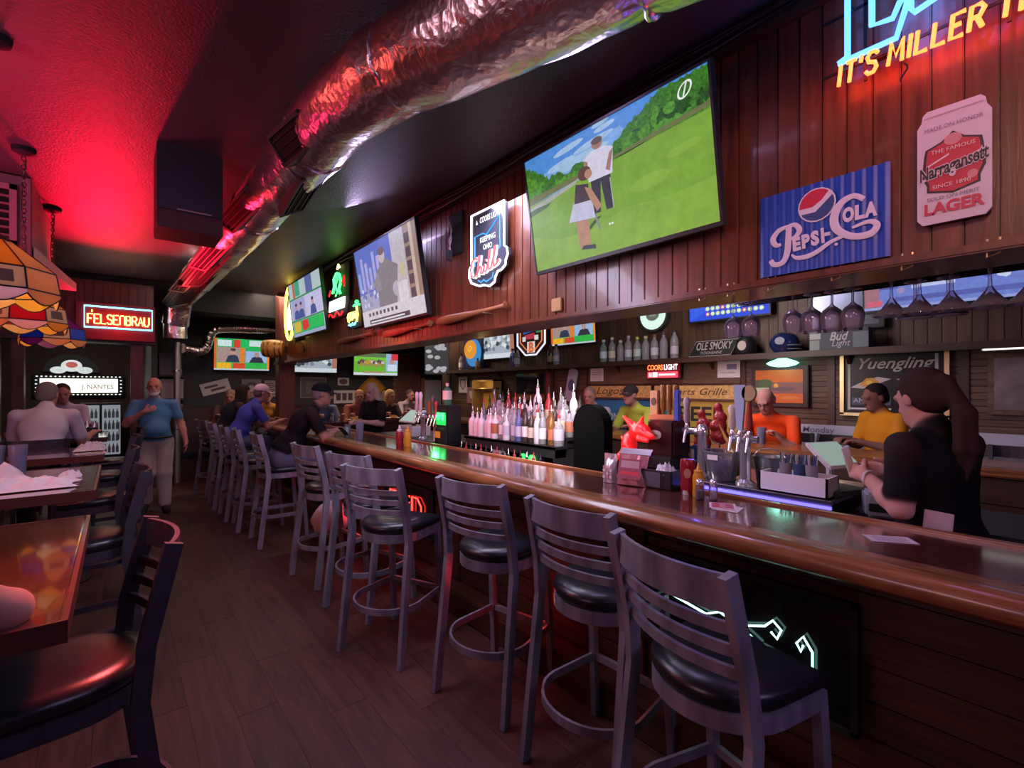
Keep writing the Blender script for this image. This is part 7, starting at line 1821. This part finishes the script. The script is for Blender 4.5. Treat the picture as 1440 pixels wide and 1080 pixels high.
def person(label, loc, face, J, col, h=.010, cat='person', hair=None, hairstyle='short', cap=None, belly=1.0, wide=1.0, group=None, glasses=False, beard=None, extra=None, far=False):
    """J: joints in the figure's own frame (x right, y forward, z up); root at floor level below the pelvis"""
    t = thing('person', label, cat, loc, math.atan2(-face[0], face[1]), group)
    sk = col.get('skin', SKIN); sh = col['shirt']; pa = col['trousers']; so = col.get('shoes', (.03, .025, .025)); sleeve = col.get('sleeve', .55)
    V = lambda q: Vector(q)
    pel, che, nk, hd = V(J['pelvis']), V(J['chest']), V(J['neck']), V(J['head'])
    yaw, pit = J.get('yaw', 0), J.get('pitch', 0)
    tw = J.get('turn', 0)
    Rt = rotm(tw)
    up = (nk - pel).normalized()
    lean = math.atan2(-(nk - pel).y, (nk - pel).z)
    Rb = rotm(tw, lean)
    pr = []
    waist = pel.lerp(che, .45)
    pr.append(E(pel, (.165 * wide, .125, .12), pa, .05, Rb))
    pr.append(E(waist + Rb @ Vector((0, .015 * belly, 0)), (.15 * wide, .11 * belly, .15), sh, .06, Rb))
    pr.append(E(waist + Rb @ Vector((0, .0, -.085)), (.160 * wide, .120 * (.5 + .5 * belly), .085), sh, .04, Rb))
    pr.append(E(che, (.165 * wide, .115, .17), sh, .06, Rb))
    pr.append(CP(che + Vector((0, 0, .06)), nk - up * .03, .09, .065, sh, .05))
    pr.append(CP(nk - up * .035, nk + up * .012, .066, .060, sh, .012))
    pr.append(CP(nk - up * .02, hd + Vector((0, -.01, -.05)), .055, .052, sk, .02))
    for s, S in ((-1, 'L'), (1, 'R')):
        shd, el, wr = V(J['sh' + S]), V(J['el' + S]), V(J['wr' + S])
        pr.append(CP(nk + (shd - nk) * .25 - up * .035, shd, .055, .054, sh, .05))
        pr.append(CP(shd, el, .050, .042, sk, .02))
        pr.append(CP(shd, shd.lerp(el, sleeve), .057, .060 if sleeve < .9 else .050, sh, .025))
        pr.append(CP(el, el.lerp(wr, .35), .042, .043, sk, .02)); pr.append(CP(el.lerp(wr, .3), wr, .043, .027, sk, .02))
        if sleeve >= .9: pr.append(CP(el, el.lerp(wr, (sleeve - 1) if sleeve > 1 else 0), .054, .046, sh, .02))
        fd = V(J.get('hd' + S, wr - el)); nm = V(J.get('pn' + S, (0, 0, -1)))
        if h < .0105: hand(pr, wr, fd, nm, s, sk, J.get('curl' + S, .6))
        else: hand(pr, wr, fd, nm, s, sk, J.get('curl' + S, .6), 1.08)
        hip = pel + Rt @ Vector((s * .09 * wide, 0, -.04))
        kn, an = V(J['kn' + S]), V(J['an' + S])
        lg = J.get('leg', 1.0)
        pr.append(CP(hip, kn, .098 * (.5 + .5 * lg), .070 * lg, pa, .04)); pr.append(CP(kn, an + Vector((0, 0, .02)), .070 * lg, .054 * lg, pa, .03))
        toe = V(J.get('toe' + S, (an.x + s * .03, an.y + .17, .035)))
        pr.append(CP(an, an + Vector((0, -.02, -.03)), .045, .042, so, .015)); pr.append(CP(an + Vector((0, -.03, -.045)), toe, .042, .036, so, .02))
    Rh = rotm(yaw, pit)
    H = lambda x, y, z: hd + Rh @ Vector((x, y, z))
    pr.append(E(H(0, -.012, .035), (.074, .092, .088), sk, .02, Rh)); pr.append(E(H(0, .025, -.03), (.058, .070, .085), sk, .03, Rh))
    pr.append(E(H(0, .062, -.085), (.030, .028, .025), sk, .03, Rh))
    pr.append(CP(H(0, .090, .012), H(0, .106, -.026), .010, .015, sk, .012))
    pr.append(CP(H(-.034, .083, .030), H(.034, .083, .030), .012, .012, sk, .02))
    for s in (-1, 1):
        pr.append(E(H(s * .076, -.008, -.005), (.011, .020, .032), tuple(c * .95 for c in sk), .008, Rh))
        pr.append(E(H(s * .03, .083, .008), (.012, .008, .006), (.06, .04, .035), .003, Rh)); pr.append(CP(H(s * .018, .094, .027), H(s * .048, .084, .028), .0045, .0035, tuple(c * .45 for c in sk), .003))
    pr.append(CP(H(-.02, .092, -.058), H(.02, .092, -.058), .006, .006, (.36, .13, .12), .004))
    if extra: pr += extra(H, Rh)
    if beard is not None:
        pr.append(E(H(0, .068, -.088), (.040, .032, .034), beard, .012, Rh)); pr.append(CP(H(-.028, .088, -.045), H(.028, .088, -.045), .008, .008, beard, .004))
        for s in (-1, 1): pr.append(CP(H(s * .055, .03, -.06), H(s * .03, .075, -.09), .014, .016, beard, .01))
    sdf_object('body', pr, h, t)
    if hair is not None:
        hp = []
        if hairstyle == 'short':
            hp = [E(H(0, -.022, .042), (.081, .094, .090), hair, .02, Rh), E(H(0, -.05, -.015), (.074, .060, .075), hair, .02, Rh)]
            fl = .058
        elif hairstyle == 'fringe':     # bald crown, hair round the back
            hp = [E(H(0, -.035, -.005), (.083, .080, .060), hair, .02, Rh)]; fl = .01
        elif hairstyle == 'long':
            hp = [E(H(0, -.022, .040), (.088, .098, .096), hair, .02, Rh), CP(H(.055, -.03, 0), H(.075, -.02, -.17), .055, .04, hair, .03), CP(H(-.055, -.03, 0), H(-.075, -.02, -.17), .055, .04, hair, .03), CP(H(0, -.06, 0), H(0, -.07, -.19), .07, .05, hair, .03)]; fl = .045
        elif hairstyle == 'ponytail':
            hp = [E(H(0, -.024, .042), (.086, .100, .096), hair, .02, Rh), E(H(0, -.05, -.01), (.078, .062, .07), hair, .02, Rh), E(H(0, -.115, .045), (.03, .03, .03), hair, .02, Rh),
                  CP(H(0, -.13, .03), hd + Vector((0, -.170, -.06)), .028, .038, hair, .03)] + [CP(hd + Vector((ox, -.168 + oy, -.05)), hd + Vector((ox * 1.6 + .01, -.172 + oy, -.20)), .026, .024, hair, .012) for ox, oy in ((-.022, 0), (.022, .004), (0, -.016))] + [CP(hd + Vector((ox * 1.6 + .01, -.172 + oy, -.20)), hd + Vector((ox * 1.2 + .012 + oy, -.160 + oy, -.33 - ox)), .024, .007, hair, .012) for ox, oy in ((-.022, 0), (.022, .004), (0, -.016))]; fl = .05
        Rn = np.array([list(v) for v in Rh]); hc = np.array(list(hd))
        def cut(P):
            q = (P - hc) @ Rn
            face_ = np.minimum(q[..., 1] - .035 * 0 - .02, (.075 if hairstyle != 'fringe' else .2) - q[..., 2])
            side = np.minimum(.022 + 0 * q[..., 0] - np.abs(q[..., 1] + .008) + 0, -.0 - q[..., 2] + .02)
            front = np.minimum(q[..., 1] - (.02 if hairstyle != 'fringe' else -.02), (fl - q[..., 2]))
            return front if hairstyle != 'short' else np.maximum(front, -q[..., 2] - .065)
        sdf_object('hair', hp, min(h, .009), t, [cut])
    if cap is not None:
        c, logo = cap
        Rn = np.array([list(v) for v in Rh]); hc = np.array(list(hd))
        dome = [E(H(0, -.015, .048), (.088, .104, .088), c, .01, Rh)]
        co = sdf_object('cap', dome, .006, t, [lambda P: .030 - ((P - hc) @ Rn)[..., 2] - .06 * 0])
        br = MB(); pts = [H(.078 * math.sin(a), .075 + .085 * math.cos(a) * 1.0 - .0, .030 - .012 * abs(math.sin(a))) for a in [-1.45 + 2.9 * i / 12 for i in range(13)]]
        inn = [H(.080 * math.sin(a), .02 + .062 * math.cos(a), .040) for a in [-1.45 + 2.9 * i / 12 for i in range(13)]]
        n = 13; off = Rh @ Vector((0, 0, -.005)); vs = inn + pts + [v + off for v in inn] + [v + off for v in pts]; fs = []
        for i in range(n - 1): fs += [(i, i + 1, n + i + 1, n + i), (2 * n + i + 1, 2 * n + i, 3 * n + i, 3 * n + i + 1), (n + i, n + i + 1, 3 * n + i + 1, 3 * n + i), (i + 1, i, 2 * n + i, 2 * n + i + 1)]
        fs += [(0, n, 3 * n, 2 * n), (2 * n - 1, n - 1, 3 * n - 1, 4 * n - 1)]
        br.add([tuple(v) for v in vs], fs).build('brim', flat(c, .7), co, True)
        if logo: MB().add([tuple(H(x, .088 - .3 * abs(x), z)) for x, z in ((-.02, .06), (.02, .06), (.018, .085), (-.018, .085))], [(0, 1, 2, 3)]).build('cap_badge', flat(logo), co, fix=False)
    if glasses:
        m = MB()
        for s in (-1, 1): m.tube([H(s * .032 + .022 * math.cos(a), .100, .010 + .016 * math.sin(a)) for a in [2 * PI * i / 10 for i in range(10)]], .0022, 5, True); m.tube([H(s * .054, .098, .012), H(s * .078, .0, .012)], .002, 5)
        m.tube([H(-.01, .102, .014), H(.01, .102, .014)], .002, 5); m.build('glasses', BLACK, t)
    return t
def sit(lean=.15, seat=.80, arm=(.22, .40, 1.10), w=1.0, yaw=0, pitch=0, reach=None, knee=.42, drop=.48):
    """seated on a high stool, forearms forward"""
    pz = seat + .08
    J = dict(pelvis=(0, -.02, pz), chest=(0, -.02 + lean * .36, pz + .34), neck=(0, lean * .58, pz + .53), head=(0, lean * .58 + .05 + .03 * math.cos(pitch), pz + .66), yaw=yaw, pitch=pitch)
    sx = .185 * w
    for s, S in ((-1, 'L'), (1, 'R')):
        J['sh' + S] = (s * sx, lean * .50, pz + .46)
        J['el' + S] = (s * (sx + .05), lean * .5 + .13, pz + .19)
        J['wr' + S] = (s * arm[0] * .6, arm[1], arm[2])
        J['kn' + S] = (s * .12, knee, pz - .02); J['an' + S] = (s * .12, knee - .06, pz - .02 - drop + .06); J['toe' + S] = (s * .13, knee + .12, pz - .02 - drop + .02)
    if reach: J.update(reach)
    return J
# man walking towards the camera along the aisle
def gdir(x, y):
    d = Vector((-x, -y)); d.normalize(); return (d.x, d.y)
J = dict(pelvis=(0, 0, .93), chest=(0, .0, 1.25), neck=(0, .0, 1.47), head=(0, .03, 1.625), yaw=-.08, pitch=-.05,
         shL=(-.20, -.01, 1.40), elL=(-.29, -.03, 1.13), wrL=(-.34, .06, .90), pnL=(1, 0, 0), hdL=(-.05, .1, -1), curlL=.35,
         shR=(.20, -.01, 1.40), elR=(.29, .05, 1.15), wrR=(.10, .20, 1.31), hdR=(-.9, .1, .42), pnR=(0, -1, 0), curlR=.8,
         knL=(-.10, .05, .50), anL=(-.11, .06, .09), toeL=(-.14, .25, .04), knR=(.10, .10, .50), anR=(.09, -.06, .12), toeR=(.11, .12, .04), leg=1.32)
p_ = person('heavyset bald man with white goatee in blue polo walking down the aisle', (.37, 7.83, 0), gdir(.45, 7.8), J, dict(shirt=(.09, .24, .42), trousers=(.50, .38, .33), skin=(.55, .24, .19), shoes=(.03, .025, .025), sleeve=.6), .0098, hair=(.55, .48, .46), hairstyle='fringe', beard=(.72, .66, .66), belly=1.75, wide=1.14)
MB().tube([(.19 * math.cos(a) * 1.0, .16 * math.sin(a) + .03, .975) for a in [2 * PI * i / 24 for i in range(24)]], .013, 6, True).build('belt', flat((.03, .02, .02)), p_, True)
# seated men on the left
person('grey haired man in white shirt seated with his back to the camera', (-.57, 6.38, 0), (.12, 1), sit(.32, .80, (.5, .42, 1.12), 1.08, -.25, -.15), dict(shirt=(.66, .58, .68), trousers=(.10, .11, .2), sleeve=.75), .0105, hair=(.20, .17, .17), belly=1.2, wide=1.12)
person('dark haired man in pale shirt facing camera across the table', (-.55, 8.62, 0), (.02, -1), sit(.42, .80, (.45, .46, 1.12), 1.0, .1, -.25), dict(shirt=(.52, .42, .55), trousers=(.05, .05, .08), skin=(.45, .20, .16), sleeve=1.2), .0105, hair=(.06, .03, .025))
person('person in a pale top at frame edge, bare elbow on near table', (-.63, 1.24, 0), (.05, 1), sit(.25, .80, (.3, .40, 1.13), 1.0, 0, 0, dict(elR=(.42, .34, 1.10), wrR=(.18, .52, 1.12), shR=(.22, .06, 1.34), hdR=(-1, .3, 0))), dict(shirt=(.7, .62, .66), trousers=(.08, .08, .12), sleeve=.62), .0105, hair=(.1, .06, .05))
# drinkers along the bar
person('man in black cap and black t-shirt leaning on the bar', (1.36, 5.50, 0), (1, -.22), sit(.55, .80, (.32, .52, 1.13), 1.12, -.05, -.12, dict(wrR=(.04, .54, 1.14), wrL=(-.02, .58, 1.14), curlR=.7, curlL=.7)), dict(shirt=(.010, .008, .011), trousers=(.10, .10, .16), skin=(.46, .21, .16), sleeve=.62), .0100, hair=(.22, .17, .16), cap=((.010, .010, .013), (.45, .4, .25)), belly=1.35, wide=1.2)
person('man in pink cap and blue shirt seated at the far end of bar', (1.24, 7.58, 0), (1, .06), sit(.50, .80, (.34, .52, 1.13), 1.05, -.02, -.15), dict(shirt=(.055, .06, .34), trousers=(.07, .07, .14), skin=(.42, .19, .15), sleeve=.6), .0105, hair=(.12, .08, .07), cap=((.62, .38, .50), None), belly=1.2, wide=1.1)
dup(stool0, (1.18, 8.5, 0), -PI / 2 + .2, 'gunmetal bar stool under the dark haired person in black')
person('dark haired person in black seated beyond the pink cap', (1.2, 8.45, 0), (1, .1), sit(.45, .80, (.34, .5, 1.13), 1.0, 0, -.1), dict(shirt=(.015, .012, .02), trousers=(.03, .03, .05), sleeve=.9), .012, hair=(.03, .018, .015), hairstyle='long')
# bartenders
J = dict(pelvis=(0, 0, .92), chest=(0, .02, 1.23), neck=(0, .02, 1.43), head=(0, .06, 1.56), yaw=.25, pitch=-.25,
         shL=(-.185, .02, 1.37), elL=(-.22, .06, 1.10), wrL=(-.12, .27, 1.13), shR=(.185, .02, 1.37), elR=(.22, .05, 1.10), wrR=(.10, .27, 1.13),
         knL=(-.10, .03, .49), anL=(-.11, -.02, .09), knR=(.10, .03, .49), anR=(.11, -.02, .09))
bl = person('blonde bartender in black top with banded sleeve behind the bar', (2.92, 6.72, 0), (-.95, -.3), J, dict(shirt=(.006, .005, .008), trousers=(.02, .02, .03), skin=(.55, .30, .26), sleeve=.75), .0105, hair=(.62, .42, .30), hairstyle='long', belly=.95, wide=1.0)
J = dict(pelvis=(0, 0, .93), chest=(0, .02, 1.23), neck=(0, .035, 1.425), head=(0, .085, 1.555), yaw=-.12, pitch=-.30, turn=0.0,
         shL=(-.170, .03, 1.355), elL=(-.215, .0, 1.10), wrL=(-.17, .195, 1.20), hdL=(.25, 1, .15), pnL=(1, -.2, -.2), curlL=.75,
         shR=(.170, .03, 1.355), elR=(.22, .10, 1.11), wrR=(.06, .25, 1.20), hdR=(-.5, 1, .1), pnR=(-1, 0, -.2), curlR=.6,
         knL=(-.10, .03, .49), anL=(-.11, -.02, .09), knR=(.10, .03, .49), anR=(.11, -.02, .09))
fb = person('bartender with brown ponytail in black t-shirt, back to the camera', (2.70, .395, 0), (.47, .88), J, dict(shirt=(.005, .0045, .006), trousers=(.005, .005, .007), skin=(.55, .27, .24), sleeve=.72), .0085, hair=(.040, .020, .017), hairstyle='ponytail', belly=1.22, wide=1.02)
MB().tube([(-.172 + .034 * math.cos(a), .178, 1.193 + .034 * math.sin(a)) for a in [2 * PI * i / 16 for i in range(16)]], .006, 6, True).build('bracelet', flat((.65, .6, .62)), fb, True)
m = MB(); m.M = Matrix.Translation((-.148, -.088, 1.00)) @ Matrix.Rotation(-.98, 4, 'Z') @ Matrix.Rotation(.08, 4, 'Y'); m.bbox((-.045, -.006, 0), (.045, .0, .11), .002); m.build('order_pad', flat((.55, .40, .44)), fb)
m = MB(); m.M = Matrix.Translation((-.135, .30, 1.20)) @ Matrix.Rotation(-.35, 4, 'Y'); m.bbox((-.02, -.004, -.02), (.02, .004, .13), .002); o = m.build('receipt', PAPER); tag(o, 'white receipt slip held in the near bartender\'s hand', 'paper'); o.parent = None
o.matrix_world = Matrix.Translation(fb.location) @ Matrix.Rotation(fb.rotation_euler[2], 4, 'Z')
# far side of the bar
person('man in mustard shirt standing behind the far bar, beside the mirror', (5.38, 1.17, 0), (-.75, .65), dict(pelvis=(0, 0, .90), chest=(0, .03, 1.20), neck=(0, .05, 1.39), head=(0, .10, 1.52), yaw=0, pitch=-.3, shL=(-.2, .03, 1.33), elL=(-.25, .08, 1.07), wrL=(-.13, .28, 1.12), shR=(.2, .03, 1.33), elR=(.25, .08, 1.07), wrR=(.13, .28, 1.12), knL=(-.1, .03, .48), anL=(-.11, -.02, .09), knR=(.1, .03, .48), anR=(.11, -.02, .09)),
       dict(shirt=(.58, .22, .015), trousers=(.03, .03, .04), skin=(.22, .10, .085), sleeve=.7), .0105, hair=(.02, .012, .012), wide=1.12)
person('white haired man in orange shirt seated at the far bar', (5.30, 2.05, 0), (-1, -.05), sit(.50, .74, (.3, .48, 1.13), 1.15, 0, -.55), dict(shirt=(.78, .07, .012), trousers=(.05, .05, .08), skin=(.48, .24, .22), sleeve=.68), .0105, hair=(.55, .5, .52), hairstyle='fringe', glasses=True, belly=1.2, wide=1.25)
person('man in yellow-green shirt and dark hat before the blue banner', (5.25, 3.62, 0), (-1, .1), sit(.4, .78, (.32, .46, 1.12), 1.1, 0, -.1), dict(shirt=(.30, .42, .05), trousers=(.05, .05, .08), skin=(.28, .14, .12), sleeve=.65), .012, cap=((.02, .02, .025), None), wide=1.1)
for y, lb in ((3.62, 'dark stool under the man in yellow-green'), (4.35, 'dark stool under the pale shirted drinker')): dup(chair0, (5.32, y, 0), PI / 2, lb, 'dark stools behind the far bar')
person('pale shirted drinker sitting before the blue banner', (5.25, 4.35, 0), (-1, -.1), sit(.4, .76, (.32, .46, 1.12), 1.05, .3, -.2), dict(shirt=(.35, .38, .5), trousers=(.05, .05, .08), skin=(.36, .18, .16), sleeve=.65), .012, hair=(.2, .15, .14))
fp = [(2.75, 8.72, (.10, .13, .2), (.05, .03, .03), 'short', 'dark haired patron in navy behind far arm of bar, next to the post'), (3.40, 8.72, (.30, .10, .06), (.42, .2, .08), 'short', 'ginger haired patron in rust top behind far arm of bar'), (3.95, 8.74, (.06, .05, .05), (.45, .26, .10), 'long', 'fair haired patron in black behind far arm of bar'), (2.2, 10.15, (.55, .25, .06), (.2, .1, .06), 'short', 'patron in orange top left of the post'), (5.0, 9.95, (.45, .35, .38), (.08, .05, .05), 'short', 'patron in pale pink by the brick panel'), (1.55, 9.9, (.10, .07, .06), (.25, .16, .12), 'long', 'brown haired patron by the tilted white plate')]
for i, (x, y, sh, hr, hs, lb) in enumerate(fp):
    person(lb, (x, y, 0), (.1 * (-1) ** i, -1), sit(.4, .72, (.35, .46, 1.10), 1.0, .2 * (-1) ** i, -.15), dict(shirt=sh, trousers=(.04, .04, .06), skin=(.45, .22, .17), sleeve=.7), .0125, hair=hr, hairstyle=hs)
    dup(chair0, (x, y + .02, -.02 if i > 2 else 0), PI, 'dark stool under the ' + lb.replace('dark haired ', '').replace('ginger haired ', '')[:60], 'dark stools of the far patrons')
# lumpy bar ornaments grown the same way
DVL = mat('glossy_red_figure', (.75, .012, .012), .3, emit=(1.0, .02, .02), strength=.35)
Rr = (.8, .01, .01)
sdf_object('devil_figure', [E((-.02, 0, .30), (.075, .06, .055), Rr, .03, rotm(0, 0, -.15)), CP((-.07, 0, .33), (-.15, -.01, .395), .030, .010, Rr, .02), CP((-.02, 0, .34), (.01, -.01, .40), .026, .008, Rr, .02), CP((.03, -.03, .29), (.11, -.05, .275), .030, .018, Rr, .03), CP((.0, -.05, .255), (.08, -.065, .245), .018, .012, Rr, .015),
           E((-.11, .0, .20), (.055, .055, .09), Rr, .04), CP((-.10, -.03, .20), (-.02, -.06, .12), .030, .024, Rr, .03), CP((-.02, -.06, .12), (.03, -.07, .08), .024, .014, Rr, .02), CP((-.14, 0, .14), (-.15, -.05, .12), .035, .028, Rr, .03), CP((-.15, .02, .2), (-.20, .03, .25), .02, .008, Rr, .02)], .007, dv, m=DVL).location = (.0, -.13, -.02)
lamp('devil_glow', 'POINT', (2.70, 1.95, 1.36), (1.0, .03, .02), .5, .04)
RG = mat('shiny_red_wrapper', (.42, .03, .03), .22, coat=.4)
for k, (y, z, lb) in enumerate(((1.70, 1.31, 'shiny dark red wrapped lump, left of pair over the ice bucket'), (1.58, 1.36, 'shiny red wrapped lump, right of pair over the ice bucket'))):
    t = thing('wrapped_snack', lb, 'snack', (3.12, y, z - .10))
    c = (.4, .03, .03)
    sdf_object('wrapper', [E((0, 0, .02), (.05, .06, .055), c, .02), E((0, .01, .09), (.05, .058, .05), c, .015), E((0, -.005, .15), (.04, .045, .04), c, .012), CP((0, 0, .18), (0, .01, .22), .02, .028, c, .012)], .008, t, m=RG)
    MB().cyl((0, 0, -.175 - .05 * k), (0, 0, .0), .006, seg=8).build('stand_rod', STEEL, t); MB().lathe([(.05, 0), (.05, .01), (.01, .016)], (0, 0, -.178 - .05 * k), 14).build('stand_foot', BLACK, t, True)
po = thing('gold_pineapple', 'golden pineapple shaped cup behind the tall blue tap', 'ornament', (3.06, 1.45, 1.031))
c = (.5, .28, .06); GOLDM = mat('golden_plastic', (.52, .30, .07), .3, .3)
sdf_object('fruit_body', [E((0, 0, .10), (.06, .06, .095), c, .02)] + [E((.052 * math.cos(a + z * 9), .052 * math.sin(a + z * 9), z), (.014, .014, .012), c, .006) for z in (.05, .085, .12, .155) for a in [k * PI / 4 for k in range(8)]], .007, po, m=GOLDM)
m = MB()
for k in range(9):
    a = k * 2 * PI / 9 + .3; rr = .02 + .035 * (k % 3) / 2
    m.tube([(.01 * math.cos(a), .01 * math.sin(a), .18), (rr * math.cos(a), rr * math.sin(a), .25), (rr * 1.7 * math.cos(a), rr * 1.7 * math.sin(a), .29 + .02 * (k % 3))], [.016, .014, .003], 6)
m.build('leaf_crown', GOLDM, po, True)['kind'] = 'stuff'
bt2 = thing('soda_carton', 'blue and white carton with orange discs beside the ice bucket', 'carton', (3.02, 1.66, 1.031), WALL)
MB().bbox((-.05, -.03, 0), (.05, .04, .19), .004).build('carton', mat('blue_carton', (.03, .08, .32), .4), bt2)
picture('print', bt2, .1, .19, [(rect(0, .5, .2, .85), (.55, .6, .7)), (ellipse(.6, .75, .2, .1), (.65, .22, .12)), (ellipse(.6, .28, .22, .1), (.65, .3, .25)), (rect(.1, .42, .9, .5), (.5, .6, .75))], -.031)
